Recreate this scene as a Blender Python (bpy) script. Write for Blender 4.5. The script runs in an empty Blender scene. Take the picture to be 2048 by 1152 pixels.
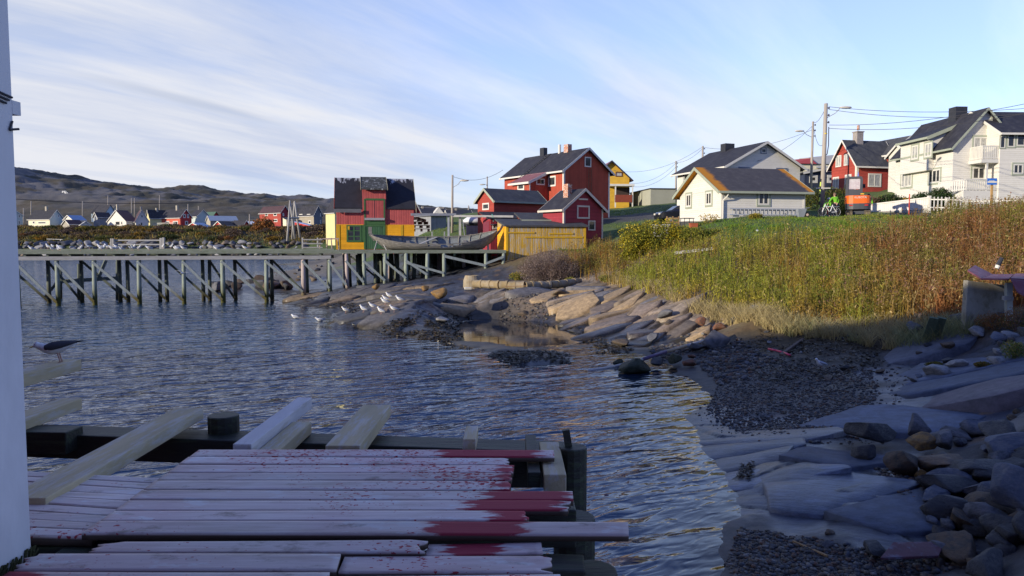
import bpy, bmesh, math, random
import numpy as np
from mathutils import Vector, Matrix, Euler

random.seed(7)
RNG = np.random.default_rng(11)
SC = bpy.context.scene
COL = SC.collection
R = math.radians

# ------------------------------------------------------------------ camera
F = 1450.0                       # focal length in pixels of the 2048 px wide photograph
EYE = 4.3                        # metres above the water
TH = math.atan((576 - 485) / F)  # camera pitched down
cam_d = bpy.data.cameras.new('camera')
cam = bpy.data.objects.new('camera', cam_d)
COL.objects.link(cam)
cam.location = (0, 0, EYE)
cam.rotation_euler = (math.pi / 2 - TH, 0, 0)
cam_d.sensor_width = 36.0
cam_d.lens = F / 2048 * 36.0
cam_d.clip_start = 0.05
cam_d.clip_end = 6000
SC.camera = cam

# ------------------------------------------------------------------ light
SUN_EL = R(13)
SUN_XY = Vector((-0.85, -0.527)).normalized()   # horizontal direction towards the sun
SUN_DIR = Vector((SUN_XY.x * math.cos(SUN_EL), SUN_XY.y * math.cos(SUN_EL), math.sin(SUN_EL)))
sd = bpy.data.lights.new('sun', 'SUN')
sd.energy = 3.0
sd.angle = R(0.6)
sd.color = (1.0, 0.89, 0.72)
sun = bpy.data.objects.new('sun', sd)
COL.objects.link(sun)
sun.rotation_euler = SUN_DIR.to_track_quat('Z', 'Y').to_euler()
sun.location = (-40, -30, 60)

W = bpy.data.worlds.new('World')
SC.world = W
W.use_nodes = True
nt = W.node_tree
nt.nodes.clear()


def nd(t, kind, **kw):
    n = t.nodes.new(kind)
    for k, v in kw.items():
        setattr(n, k, v)
    return n


def setin(n, **kw):
    for k, v in kw.items():
        n.inputs[k.replace('_', ' ')].default_value = v


out = nd(nt, 'ShaderNodeOutputWorld')
bg = nd(nt, 'ShaderNodeBackground')
bg.inputs['Strength'].default_value = 0.15
sky = nd(nt, 'ShaderNodeTexSky')
sky.sky_type = 'NISHITA'
sky.sun_disc = False
sky.sun_elevation = SUN_EL
sky.sun_rotation = math.atan2(SUN_XY.x, SUN_XY.y)
sky.altitude = 0
sky.air_density = 1.0
sky.dust_density = 0.6
sky.ozone_density = 2.0
tc = nd(nt, 'ShaderNodeTexCoord')
sep = nd(nt, 'ShaderNodeSeparateXYZ')
nt.links.new(tc.outputs['Generated'], sep.inputs[0])
zz = nd(nt, 'ShaderNodeMath', operation='ADD')
zz.inputs[1].default_value = 0.22
zabs = nd(nt, 'ShaderNodeMath', operation='ABSOLUTE')
nt.links.new(sep.outputs['Z'], zabs.inputs[0])
nt.links.new(zabs.outputs[0], zz.inputs[0])
dx = nd(nt, 'ShaderNodeMath', operation='DIVIDE')
dy = nd(nt, 'ShaderNodeMath', operation='DIVIDE')
nt.links.new(sep.outputs['X'], dx.inputs[0]); nt.links.new(zz.outputs[0], dx.inputs[1])
nt.links.new(sep.outputs['Y'], dy.inputs[0]); nt.links.new(zz.outputs[0], dy.inputs[1])
cmb = nd(nt, 'ShaderNodeCombineXYZ')
nt.links.new(dx.outputs[0], cmb.inputs['X']); nt.links.new(dy.outputs[0], cmb.inputs['Y'])
# thin veil clouds: two stretched noises over a cloud deck
mp = nd(nt, 'ShaderNodeMapping')
mp.vector_type = 'TEXTURE'
mp.inputs['Rotation'].default_value = (0, 0, R(42))
mp.inputs['Scale'].default_value = (2.3, 0.85, 1)
mp.inputs['Location'].default_value = (3.1, 1.7, 0)
nt.links.new(cmb.outputs[0], mp.inputs['Vector'])
n1 = nd(nt, 'ShaderNodeTexNoise')
setin(n1, Scale=0.75, Detail=7.0, Roughness=0.52, Distortion=0.5)
nt.links.new(mp.outputs[0], n1.inputs['Vector'])
mp2 = nd(nt, 'ShaderNodeMapping')
mp2.vector_type = 'TEXTURE'
mp2.inputs['Rotation'].default_value = (0, 0, R(46))
mp2.inputs['Scale'].default_value = (2.0, 0.42, 1)
nt.links.new(cmb.outputs[0], mp2.inputs['Vector'])
n2 = nd(nt, 'ShaderNodeTexNoise')
setin(n2, Scale=1.1, Detail=8.0, Roughness=0.6, Distortion=0.3)
nt.links.new(mp2.outputs[0], n2.inputs['Vector'])
m12 = nd(nt, 'ShaderNodeMath', operation='MULTIPLY_ADD')
m12.inputs[1].default_value = 0.35
nt.links.new(n2.outputs['Fac'], m12.inputs[0]); nt.links.new(n1.outputs['Fac'], m12.inputs[2])
# more veil to the west (left), clearer to the east
wx = nd(nt, 'ShaderNodeMath', operation='MULTIPLY_ADD')
wx.inputs[1].default_value = -0.30
nt.links.new(sep.outputs['X'], wx.inputs[0]); nt.links.new(m12.outputs[0], wx.inputs[2])
# and denser low down (long path through the deck)
wz = nd(nt, 'ShaderNodeMath', operation='MULTIPLY_ADD')
wz.inputs[1].default_value = -0.62
nt.links.new(zabs.outputs[0], wz.inputs[0]); nt.links.new(wx.outputs[0], wz.inputs[2])
ramp = nd(nt, 'ShaderNodeMapRange')
setin(ramp, From_Min=0.38, From_Max=0.76, To_Min=0.42, To_Max=1.0)
nt.links.new(wz.outputs[0], ramp.inputs['Value'])
ccol = nd(nt, 'ShaderNodeMixRGB')
ccol.inputs['Color1'].default_value = (1.85, 2.12, 2.80, 1)
ccol.inputs['Color2'].default_value = (2.85, 2.90, 3.10, 1)
cf = nd(nt, 'ShaderNodeMapRange'); setin(cf, From_Min=0.40, From_Max=0.62); nt.links.new(n2.outputs['Fac'], cf.inputs['Value']); nt.links.new(cf.outputs[0], ccol.inputs['Fac'])
# one long grey lens of cloud in the west
ml = nd(nt, 'ShaderNodeMapping'); ml.vector_type = 'TEXTURE'
ml.inputs['Location'].default_value = (-0.98, 2.31, 0)
ml.inputs['Rotation'].default_value = (0, 0, R(50.6))
ml.inputs['Scale'].default_value = (0.40, 0.050, 1)
nj = nd(nt, 'ShaderNodeVectorMath', operation='MULTIPLY_ADD')
nj.inputs[1].default_value = (0.05, 0.05, 0)
nt.links.new(n2.outputs['Color'], nj.inputs[0]); nt.links.new(cmb.outputs[0], nj.inputs[2])
nt.links.new(nj.outputs[0], ml.inputs['Vector'])
ll = nd(nt, 'ShaderNodeVectorMath', operation='LENGTH'); nt.links.new(ml.outputs[0], ll.inputs[0])
lr = nd(nt, 'ShaderNodeMapRange'); lr.interpolation_type = 'SMOOTHSTEP'
setin(lr, From_Min=1.15, From_Max=0.15, To_Min=0.0, To_Max=0.45)
nt.links.new(ll.outputs['Value'], lr.inputs['Value'])
lens = nd(nt, 'ShaderNodeMixRGB'); lens.inputs['Color2'].default_value = (1.35, 1.62, 2.25, 1)
nt.links.new(lr.outputs[0], lens.inputs['Fac']); nt.links.new(ccol.outputs[0], lens.inputs['Color1'])
ccol = lens
skyb = nd(nt, 'ShaderNodeMixRGB', blend_type='MULTIPLY')
skyb.inputs['Fac'].default_value = 1.0
skyb.inputs['Color2'].default_value = (.92, .91, 1.20, 1)
nt.links.new(sky.outputs[0], skyb.inputs['Color1'])
cmix = nd(nt, 'ShaderNodeMixRGB')
nt.links.new(ramp.outputs[0], cmix.inputs['Fac'])
nt.links.new(skyb.outputs[0], cmix.inputs['Color1'])
nt.links.new(ccol.outputs[0], cmix.inputs['Color2'])
# the sky behind (south-east) is clear and deeper blue, the veil lies ahead
yb = nd(nt, 'ShaderNodeMapRange')
yb.interpolation_type = 'SMOOTHSTEP'
setin(yb, From_Min=-0.55, From_Max=0.35, To_Min=0.0, To_Max=1.0)
nt.links.new(sep.outputs['Y'], yb.inputs['Value'])
ytint = nd(nt, 'ShaderNodeMixRGB')
ytint.inputs['Color1'].default_value = (0.50, 0.58, 0.82, 1)
ytint.inputs['Color2'].default_value = (1.0, 1.0, 1.0, 1)
nt.links.new(yb.outputs[0], ytint.inputs['Fac'])
ysc = nd(nt, 'ShaderNodeMixRGB', blend_type='MULTIPLY')
ysc.inputs['Fac'].default_value = 1.0
nt.links.new(cmix.outputs[0], ysc.inputs['Color1']); nt.links.new(ytint.outputs[0], ysc.inputs['Color2'])
# deeper blue overhead, well above the picture
zb = nd(nt, 'ShaderNodeMapRange')
zb.interpolation_type = 'SMOOTHSTEP'
setin(zb, From_Min=0.36, From_Max=0.75, To_Min=0.0, To_Max=1.0)
nt.links.new(sep.outputs['Z'], zb.inputs['Value'])
ztint = nd(nt, 'ShaderNodeMixRGB')
ztint.inputs['Color1'].default_value = (1, 1, 1, 1)
ztint.inputs['Color2'].default_value = (0.42, 0.55, 0.85, 1)
nt.links.new(zb.outputs[0], ztint.inputs['Fac'])
zsc = nd(nt, 'ShaderNodeMixRGB', blend_type='MULTIPLY')
zsc.inputs['Fac'].default_value = 1.0
nt.links.new(ysc.outputs[0], zsc.inputs['Color1']); nt.links.new(ztint.outputs[0], zsc.inputs['Color2'])
nt.links.new(zsc.outputs[0], bg.inputs['Color'])
nt.links.new(bg.outputs[0], out.inputs['Surface'])

SC.view_settings.view_transform = 'Standard'
SC.view_settings.look = 'None'
SC.view_settings.exposure = 0.95
SC.view_settings.gamma = 1.0
SC.view_settings.use_curve_mapping = False
SC.cycles.max_bounces = 6
SC.cycles.transparent_max_bounces = 12
SC.cycles.caustics_reflective = False
SC.cycles.caustics_refractive = False


# ------------------------------------------------------------------ pixel <-> world
def ray(px, py):
    a = (px - 1024) / F
    b = (576 - py) / F
    return (a, math.cos(TH) + b * math.sin(TH), -math.sin(TH) + b * math.cos(TH))


def at(px, py, Y):
    d = ray(px, py)
    t = Y / d[1]
    return Vector((d[0] * t, Y, EYE + d[2] * t))


def gnd(px, py, z):
    d = ray(px, py)
    t = (z - EYE) / d[2]
    return Vector((d[0] * t, d[1] * t, z))


def kx(px):
    d = ray(px, 470)
    return d[0] / d[1]


# ------------------------------------------------------------------ object helpers
def tag(o, label=None, cat=None, group=None, kind=None):
    if label: o['label'] = label
    if cat: o['category'] = cat; o['kind'] = 'thing'
    if group: o['group'] = group
    if kind: o['kind'] = kind
    return o


def thing(name, label, cat, loc=(0, 0, 0), rz=0.0, group=None):
    o = bpy.data.objects.new(name, None)
    o.empty_display_size = 0.2
    COL.objects.link(o)
    o.location = loc
    o.rotation_euler = (0, 0, rz)
    return tag(o, label, cat, group)


def copy_tree(o, parent=None):
    c = o.copy()
    COL.objects.link(c)
    if parent: c.parent = parent
    for ch in list(o.children):
        copy_tree(ch, c)
    return c


def np_mesh(name, V, Fc, mat, col=None, parent=None, smooth=False, attrs=None, loc=None):
    V = np.asarray(V, dtype=np.float32)
    Fc = np.asarray(Fc, dtype=np.int32)
    me = bpy.data.meshes.new(name)
    k = Fc.shape[1]
    me.vertices.add(len(V)); me.vertices.foreach_set('co', V.ravel())
    me.loops.add(Fc.size); me.loops.foreach_set('vertex_index', Fc.ravel())
    me.polygons.add(len(Fc))
    me.polygons.foreach_set('loop_start', np.arange(0, Fc.size, k, dtype=np.int32))
    me.polygons.foreach_set('loop_total', np.full(len(Fc), k, dtype=np.int32))
    me.update(calc_edges=True)
    if smooth: me.polygons.foreach_set('use_smooth', np.ones(len(Fc), dtype=bool))
    if col is not None:
        ca = me.color_attributes.new('Col', 'FLOAT_COLOR', 'POINT')
        c4 = np.ones((len(V), 4), dtype=np.float32); c4[:, :3] = col
        ca.data.foreach_set('color', c4.ravel())
    for nm, arr in (attrs or {}).items():
        at_ = me.attributes.new(nm, 'FLOAT', 'POINT')
        at_.data.foreach_set('value', np.asarray(arr, dtype=np.float32))
    me.materials.append(mat)
    o = bpy.data.objects.new(name, me)
    COL.objects.link(o)
    if parent: o.parent = parent
    if loc is not None: o.location = loc
    return o


class MB:
    """collects boxes, bars, tubes, polygons; build() links them as ONE mesh object"""

    def __init__(s):
        s.v = []; s.f = []; s.m = []

    def add(s, vs, fs, mi=0):
        b = len(s.v)
        s.v += [tuple(v) for v in vs]
        s.f += [tuple(i + b for i in f) for f in fs]
        s.m += [mi] * len(fs)
        return s

    def box(s, lo, hi, mi=0):
        x0, y0, z0 = lo; x1, y1, z1 = hi
        return s.add([(x0, y0, z0), (x1, y0, z0), (x1, y1, z0), (x0, y1, z0), (x0, y0, z1), (x1, y0, z1), (x1, y1, z1), (x0, y1, z1)],
                     [(0, 3, 2, 1), (4, 5, 6, 7), (0, 1, 5, 4), (1, 2, 6, 5), (2, 3, 7, 6), (3, 0, 4, 7)], mi)

    def bar(s, p, q, w, h, mi=0, up=(0, 0, 1)):
        """square section bar from p to q: w across, h along up"""
        p = Vector(p); q = Vector(q); d = (q - p).normalized()
        u = Vector(up)
        if abs(d.dot(u)) > 0.98: u = Vector((0, 1, 0))
        a = d.cross(u).normalized() * (w / 2); b = a.cross(d).normalized() * (h / 2)
        vs = []
        for c in (p, q):
            vs += [c - a - b, c + a - b, c + a + b, c - a + b]
        return s.add(vs, [(0, 1, 2, 3), (7, 6, 5, 4), (0, 4, 5, 1), (1, 5, 6, 2), (2, 6, 7, 3), (3, 7, 4, 0)], mi)

    def tube(s, p, q, r0, r1=None, n=8, mi=0, cap=True):
        r1 = r0 if r1 is None else r1
        p = Vector(p); q = Vector(q); d = (q - p).normalized()
        u = Vector((0, 0, 1)) if abs(d.z) < 0.9 else Vector((1, 0, 0))
        a = d.cross(u).normalized(); b = a.cross(d).normalized()
        vs = []
        for c, r in ((p, r0), (q, r1)):
            for i in range(n):
                t = 2 * math.pi * i / n
                vs.append(c + a * (math.cos(t) * r) + b * (math.sin(t) * r))
        fs = [(i, (i + 1) % n, n + (i + 1) % n, n + i) for i in range(n)]
        if cap: fs += [tuple(range(n))[::-1], tuple(range(n, 2 * n))]
        return s.add(vs, fs, mi)

    def path(s, pts, r, n=6, mi=0):
        for i in range(len(pts) - 1):
            s.tube(pts[i], pts[i + 1], r[i] if isinstance(r, (list, tuple)) else r, r[i + 1] if isinstance(r, (list, tuple)) else r, n, mi)
        return s

    def loft(s, rings, mi=0, cap=True):
        n = len(rings[0]); vs = [p for r in rings for p in r]; fs = []
        for k in range(len(rings) - 1):
            for i in range(n):
                j = (i + 1) % n
                fs.append((k * n + i, k * n + j, (k + 1) * n + j, (k + 1) * n + i))
        if cap: fs += [tuple(range(n))[::-1], tuple(range((len(rings) - 1) * n, len(rings) * n))]
        return s.add(vs, fs, mi)

    def prism(s, poly, d, mi=0):
        """poly: list of 3D points in one plane, d: extrusion vector"""
        n = len(poly); d = Vector(d)
        vs = [Vector(p) for p in poly] + [Vector(p) + d for p in poly]
        fs = [tuple(range(n)), tuple(range(2 * n - 1, n - 1, -1))] + [(i, n + i, n + (i + 1) % n, (i + 1) % n) for i in range(n)]
        return s.add(vs, fs, mi)

    def ball(s, c, r, n=10, mi=0, sc=(1, 1, 1)):
        rings = []
        for k in range(1, n // 2 + 1):
            t = math.pi * k / (n // 2 + 1)
            rings.append([(c[0] + r * sc[0] * math.sin(t) * math.cos(2 * math.pi * i / n), c[1] + r * sc[1] * math.sin(t) * math.sin(2 * math.pi * i / n),
                           c[2] - r * sc[2] * math.cos(t)) for i in range(n)])
        return s.loft(rings, mi)

    def xf(s, M):
        s.v = [tuple(M @ Vector(v)) for v in s.v]
        return s

    def build(s, name, mats, parent=None, smooth=False, bevel=0.0, M=None, loc=None):
        if not isinstance(mats, (list, tuple)): mats = [mats]
        me = bpy.data.meshes.new(name)
        me.from_pydata(s.v, [], s.f)
        for m in mats: me.materials.append(m)
        me.polygons.foreach_set('material_index', s.m)
        bm = bmesh.new(); bm.from_mesh(me)
        bmesh.ops.recalc_face_normals(bm, faces=bm.faces)
        bm.to_mesh(me); bm.free()
        if smooth: me.polygons.foreach_set('use_smooth', [True] * len(me.polygons))
        o = bpy.data.objects.new(name, me)
        COL.objects.link(o)
        if parent is not None: o.parent = parent
        if M is not None: o.matrix_local = M
        if loc is not None: o.location = loc
        if bevel:
            b = o.modifiers.new('bevel', 'BEVEL'); b.width = bevel; b.segments = 2; b.limit_method = 'ANGLE'
        return o


# ------------------------------------------------------------------ materials
_mc = {}


def lk(t, a, b): t.links.new(a, b)


def mat(name, col, rough=0.7, var=0.12, scale=3.0, col2=None, c2at=(0.45, 0.7), bump=0.0, bscale=None, stretch=(1, 1, 1), boards=None, bw=0.14, spec=0.3,
        metallic=0.0, coord='Object', fine=0.0):
    """procedural surface: noise-varied colour, optional second colour patches, optional boards (grooves + tone per board), bump"""
    key = name
    if key in _mc: return _mc[key]
    m = bpy.data.materials.new(name); m.use_nodes = True
    t = m.node_tree; p = t.nodes['Principled BSDF']
    p.inputs['Roughness'].default_value = rough
    p.inputs['Metallic'].default_value = metallic
    p.inputs['Specular IOR Level'].default_value = spec
    tc = nd(t, 'ShaderNodeTexCoord')
    oi = nd(t, 'ShaderNodeObjectInfo')
    off = nd(t, 'ShaderNodeVectorMath', operation='ADD')
    mpn = nd(t, 'ShaderNodeMapping'); mpn.inputs['Scale'].default_value = stretch
    rnd = nd(t, 'ShaderNodeVectorMath', operation='SCALE'); rnd.inputs[0].default_value = (13.1, 7.7, 5.3)
    lk(t, oi.outputs['Random'], rnd.inputs['Scale'])
    lk(t, tc.outputs[coord], off.inputs[0]); lk(t, rnd.outputs[0], off.inputs[1])
    lk(t, off.outputs[0], mpn.inputs['Vector'])
    n = nd(t, 'ShaderNodeTexNoise'); setin(n, Scale=scale, Detail=8.0, Roughness=0.62)
    lk(t, mpn.outputs[0], n.inputs['Vector'])
    mr = nd(t, 'ShaderNodeMapRange'); setin(mr, From_Min=0.3, From_Max=0.7, To_Min=1 - var, To_Max=1 + var)
    lk(t, n.outputs['Fac'], mr.inputs['Value'])
    c0 = nd(t, 'ShaderNodeRGB'); c0.outputs[0].default_value = (*col, 1)
    base = c0.outputs[0]
    if col2 is not None:
        n3 = nd(t, 'ShaderNodeTexNoise'); setin(n3, Scale=scale * 1.7, Detail=9.0, Roughness=0.68)
        lk(t, mpn.outputs[0], n3.inputs['Vector'])
        r3 = nd(t, 'ShaderNodeMapRange'); setin(r3, From_Min=c2at[0], From_Max=c2at[1], To_Min=0.0, To_Max=1.0)
        lk(t, n3.outputs['Fac'], r3.inputs['Value'])
        mx = nd(t, 'ShaderNodeMixRGB'); mx.inputs['Color2'].default_value = (*col2, 1)
        lk(t, r3.outputs[0], mx.inputs['Fac']); lk(t, base, mx.inputs['Color1'])
        base = mx.outputs[0]
    sc = nd(t, 'ShaderNodeVectorMath', operation='SCALE')
    lk(t, base, sc.inputs[0]); lk(t, mr.outputs[0], sc.inputs['Scale'])
    colr = sc.outputs[0]
    height = None
    if boards:
        sp = nd(t, 'ShaderNodeSeparateXYZ'); lk(t, tc.outputs['Object'], sp.inputs[0])
        if boards == 'h': co = sp.outputs['Z']
        elif boards == 'v':
            ad = nd(t, 'ShaderNodeMath', operation='ADD'); lk(t, sp.outputs['X'], ad.inputs[0]); lk(t, sp.outputs['Y'], ad.inputs[1]); co = ad.outputs[0]
        else: co = sp.outputs[boards.upper()]
        dv = nd(t, 'ShaderNodeMath', operation='DIVIDE'); lk(t, co, dv.inputs[0]); dv.inputs[1].default_value = bw
        fl = nd(t, 'ShaderNodeMath', operation='FLOOR'); lk(t, dv.outputs[0], fl.inputs[0])
        wn = nd(t, 'ShaderNodeTexWhiteNoise', noise_dimensions='1D'); lk(t, fl.outputs[0], wn.inputs['W'])
        wr = nd(t, 'ShaderNodeMapRange'); setin(wr, To_Min=1 - var * 0.8, To_Max=1 + var * 0.8); lk(t, wn.outputs['Value'], wr.inputs['Value'])
        s2 = nd(t, 'ShaderNodeVectorMath', operation='SCALE'); lk(t, colr, s2.inputs[0]); lk(t, wr.outputs[0], s2.inputs['Scale']); colr = s2.outputs[0]
        fr = nd(t, 'ShaderNodeMath', operation='FRACT'); lk(t, dv.outputs[0], fr.inputs[0])
        if boards == 'h':
            iv = nd(t, 'ShaderNodeMath', operation='SUBTRACT'); iv.inputs[0].default_value = 1.0; lk(t, fr.outputs[0], iv.inputs[1]); height = iv.outputs[0]
        else:
            pp = nd(t, 'ShaderNodeMath', operation='PINGPONG'); pp.inputs[1].default_value = 0.5; lk(t, fr.outputs[0], pp.inputs[0])
            gr = nd(t, 'ShaderNodeMapRange'); setin(gr, From_Min=0.0, From_Max=0.12); lk(t, pp.outputs[0], gr.inputs['Value']); height = gr.outputs[0]
    lk(t, colr, p.inputs['Base Color'])
    if height is not None:
        bm_ = nd(t, 'ShaderNodeBump'); setin(bm_, Strength=0.9, Distance=0.018)
        lk(t, height, bm_.inputs['Height']); lk(t, bm_.outputs[0], p.inputs['Normal'])
    if bump:
        n4 = nd(t, 'ShaderNodeTexNoise'); setin(n4, Scale=bscale or scale * 3, Detail=10.0, Roughness=0.65)
        lk(t, mpn.outputs[0], n4.inputs['Vector'])
        b4 = nd(t, 'ShaderNodeBump'); setin(b4, Strength=1.0, Distance=bump)
        lk(t, n4.outputs['Fac'], b4.inputs['Height'])
        if height is not None: lk(t, bm_.outputs[0], b4.inputs['Normal'])
        lk(t, b4.outputs[0], p.inputs['Normal'])
    _mc[key] = m
    return m


def vmat(name, rough=0.8, spec=0.2, bump=0.0, bscale=20.0, var=0.2, vscale=8.0, trans=0.0, wet=False):
    """surface coloured by the mesh's own colour attribute"""
    if name in _mc: return _mc[name]
    m = bpy.data.materials.new(name); m.use_nodes = True
    t = m.node_tree; p = t.nodes['Principled BSDF']
    p.inputs['Roughness'].default_value = rough
    p.inputs['Specular IOR Level'].default_value = spec
    a = nd(t, 'ShaderNodeAttribute'); a.attribute_name = 'Col'
    tc = nd(t, 'ShaderNodeTexCoord')
    n = nd(t, 'ShaderNodeTexNoise'); setin(n, Scale=vscale, Detail=9.0, Roughness=0.65)
    lk(t, tc.outputs['Object'], n.inputs['Vector'])
    mr = nd(t, 'ShaderNodeMapRange'); setin(mr, From_Min=0.3, From_Max=0.7, To_Min=1 - var, To_Max=1 + var)
    lk(t, n.outputs['Fac'], mr.inputs['Value'])
    s = nd(t, 'ShaderNodeVectorMath', operation='SCALE'); lk(t, a.outputs['Color'], s.inputs[0]); lk(t, mr.outputs[0], s.inputs['Scale'])
    lk(t, s.outputs[0], p.inputs['Base Color'])
    if bump:
        n4 = nd(t, 'ShaderNodeTexNoise'); setin(n4, Scale=bscale, Detail=10.0, Roughness=0.7)
        lk(t, tc.outputs['Object'], n4.inputs['Vector'])
        b4 = nd(t, 'ShaderNodeBump'); setin(b4, Strength=1.0, Distance=bump)
        lk(t, n4.outputs['Fac'], b4.inputs['Height']); lk(t, b4.outputs[0], p.inputs['Normal'])
    if wet:
        w = nd(t, 'ShaderNodeAttribute'); w.attribute_name = 'wet'
        mul = nd(t, 'ShaderNodeMath', operation='MULTIPLY_ADD'); lk(t, w.outputs['Fac'], mul.inputs[0]); mul.inputs[1].default_value = -0.55; mul.inputs[2].default_value = rough
        nn = nd(t, 'ShaderNodeMath', operation='MULTIPLY_ADD'); lk(t, n.outputs['Fac'], nn.inputs[0]); nn.inputs[1].default_value = 0.25; lk(t, mul.outputs[0], nn.inputs[2])
        lk(t, nn.outputs[0], p.inputs['Roughness'])
        cw_ = nd(t, 'ShaderNodeMath', operation='MULTIPLY'); lk(t, w.outputs['Fac'], cw_.inputs[0]); cw_.inputs[1].default_value = .36; lk(t, cw_.outputs[0], p.inputs['Coat Weight']); p.inputs['Coat Roughness'].default_value = .28
        # fine strata along the slabs
        ms = nd(t, 'ShaderNodeMapping'); ms.vector_type = 'TEXTURE'; ms.inputs['Rotation'].default_value = (0, 0, R(-36)); ms.inputs['Scale'].default_value = (1.4, .10, .3)
        lk(t, tc.outputs['Object'], ms.inputs['Vector'])
        ns = nd(t, 'ShaderNodeTexNoise'); setin(ns, Scale=2.2, Detail=8.0, Roughness=.7, Distortion=.3); lk(t, ms.outputs[0], ns.inputs['Vector'])
        rs = nd(t, 'ShaderNodeMapRange'); setin(rs, From_Min=.3, From_Max=.7, To_Min=.35, To_Max=1.65); lk(t, ns.outputs['Fac'], rs.inputs['Value'])
        on = nd(t, 'ShaderNodeMixRGB'); on.inputs['Color1'].default_value = (1, 1, 1, 1); lk(t, w.outputs['Fac'], on.inputs['Fac']); lk(t, rs.outputs[0], on.inputs['Color2'])
        mu = nd(t, 'ShaderNodeMixRGB', blend_type='MULTIPLY'); mu.inputs['Fac'].default_value = 1; lk(t, s.outputs[0], mu.inputs['Color1']); lk(t, on.outputs[0], mu.inputs['Color2'])
        lk(t, mu.outputs[0], p.inputs['Base Color'])
        bs = nd(t, 'ShaderNodeBump'); setin(bs, Strength=.8, Distance=.02); hm = nd(t, 'ShaderNodeMath', operation='MULTIPLY'); lk(t, ns.outputs['Fac'], hm.inputs[0]); lk(t, w.outputs['Fac'], hm.inputs[1])
        lk(t, hm.outputs[0], bs.inputs['Height']); lk(t, b4.outputs[0], bs.inputs['Normal']); lk(t, bs.outputs[0], p.inputs['Normal'])
    if trans:
        p.inputs['Subsurface Weight'].default_value = 0.0
        tr = nd(t, 'ShaderNodeBsdfTranslucent'); lk(t, s.outputs[0], tr.inputs['Color'])
        mx = nd(t, 'ShaderNodeMixShader'); mx.inputs[0].default_value = trans
        o = t.nodes['Material Output']
        lk(t, p.outputs[0], mx.inputs[1]); lk(t, tr.outputs[0], mx.inputs[2]); lk(t, mx.outputs[0], o.inputs['Surface'])
    _mc[name] = m
    return m


# ------------------------------------------------------------------ numpy noise
def _hash(ix, iy, s):
    h = (ix.astype(np.int64) * 374761393 + iy.astype(np.int64) * 668265263 + s * 2147483647) & 0xFFFFFFFF
    h = ((h ^ (h >> 13)) * 1274126177) & 0xFFFFFFFF
    h = (h ^ (h >> 16)) & 0xFFFFFFFF
    return h.astype(np.float64) / 4294967295.0


def vnoise(x, y, s=0):
    ix = np.floor(x); iy = np.floor(y); fx = x - ix; fy = y - iy
    fx = fx * fx * fx * (fx * (fx * 6 - 15) + 10); fy = fy * fy * fy * (fy * (fy * 6 - 15) + 10)
    a = _hash(ix, iy, s); b = _hash(ix + 1, iy, s); c = _hash(ix, iy + 1, s); d = _hash(ix + 1, iy + 1, s)
    return (a + (b - a) * fx) * (1 - fy) + (c + (d - c) * fx) * fy


def fbm(x, y, s=0, o=4, g=0.5):
    r = 0; a = 1.0; t = 0
    for i in range(o):
        r = r + a * vnoise(x * 2 ** i + i * 17.3, y * 2 ** i + i * 5.1, s + i); t += a; a *= g
    return r / t * 2 - 1


def worley(x, y, s=0):
    ix = np.floor(x); iy = np.floor(y)
    f1 = np.full(x.shape, 9.0); f2 = np.full(x.shape, 9.0); idh = np.zeros(x.shape); ox = np.zeros(x.shape); oy = np.zeros(x.shape)
    for i in (-1, 0, 1):
        for j in (-1, 0, 1):
            cx = ix + i; cy = iy + j
            px = cx + _hash(cx, cy, s + 1); py = cy + _hash(cx, cy, s + 2)
            d = np.hypot(x - px, y - py)
            n1 = d < f1
            f2 = np.where(n1, f1, np.minimum(f2, d))
            idh = np.where(n1, _hash(cx, cy, s + 3), idh); ox = np.where(n1, x - px, ox); oy = np.where(n1, y - py, oy)
            f1 = np.where(n1, d, f1)
    return f1, f2, idh, ox, oy


def sstep(a, b, x):
    t = np.clip((x - a) / (b - a), 0, 1)
    return t * t * (3 - 2 * t)

# ------------------------------------------------------------------ ground: one sheet from control points
ZN = {'W': 0, 'B': 1, 'P': 2, 'R': 3, 'T': 4, 'G': 5, 'S': 6, 'A': 7, 'K': 8, 'H': 9}
CP = []


def cp(px, py, z, zn): CP.append((*gnd(px, py, z), zn))
def cw(x, y, z, zn): CP.append((x, y, z, zn))


for a in [(-60, 5, -1.5), (-60, 60, -1.5), (-60, 130, -1.5), (-90, 90, -1.6), (-25, 8, -1.3), (-25, 30, -1.3), (-10, 12, -1.1), (-12, 28, -1.0), (0, 14, -.8), (-2, 8, -.9), (1.2, 9, -.6),
          (1.5, 12, -.5), (-6, 3, -1), (1.5, 5, -.6), (-1, 1, -.8), (-40, 45, -1.3), (-30, 58, -1.1), (-60, 180, -1), (-130, 180, -1.2), (-42, 110, -.8), (-110, 40, -1.5), (-35, 75, -.8), (-50, 150, -.8),
          (-45, 180, -.5), (-30, 120, -.2), (3.0, 3, -.3)]:
    cw(*a, 'W')
for a in [(1400, 1140, -.10), (1390, 1000, -.3), (1330, 900, -.25), (1250, 850, -.3), (1240, 790, -.25), (1130, 745, -.2), (1000, 760, -.4), (850, 760, -.6), (700, 760, -.8), (600, 680, -.6),
          (450, 640, -.7), (300, 620, -.9), (100, 620, -1), (1200, 1000, -.5), (1200, 1140, -.5), (1310, 770, -.15), (1420, 960, -.2), (1340, 830, -.15),
          (950, 648, -.22), (1050, 664, -.3), (1140, 682, -.2), (1100, 692, -.16), (1000, 682, -.18), (930, 665, -.1), (1190, 706, -.12), (890, 720, -.4), (1190, 730, -.2),
          (740, 668, -.25), (670, 645, -.25), (600, 625, -.3), (860, 690, -.12), (800, 690, -.25), (400, 588, -.4), (330, 590, -.5), (560, 590, -.15), (1000, 735, -.25), (1150, 770, -.25)]:
    cp(*a, 'W')
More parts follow.
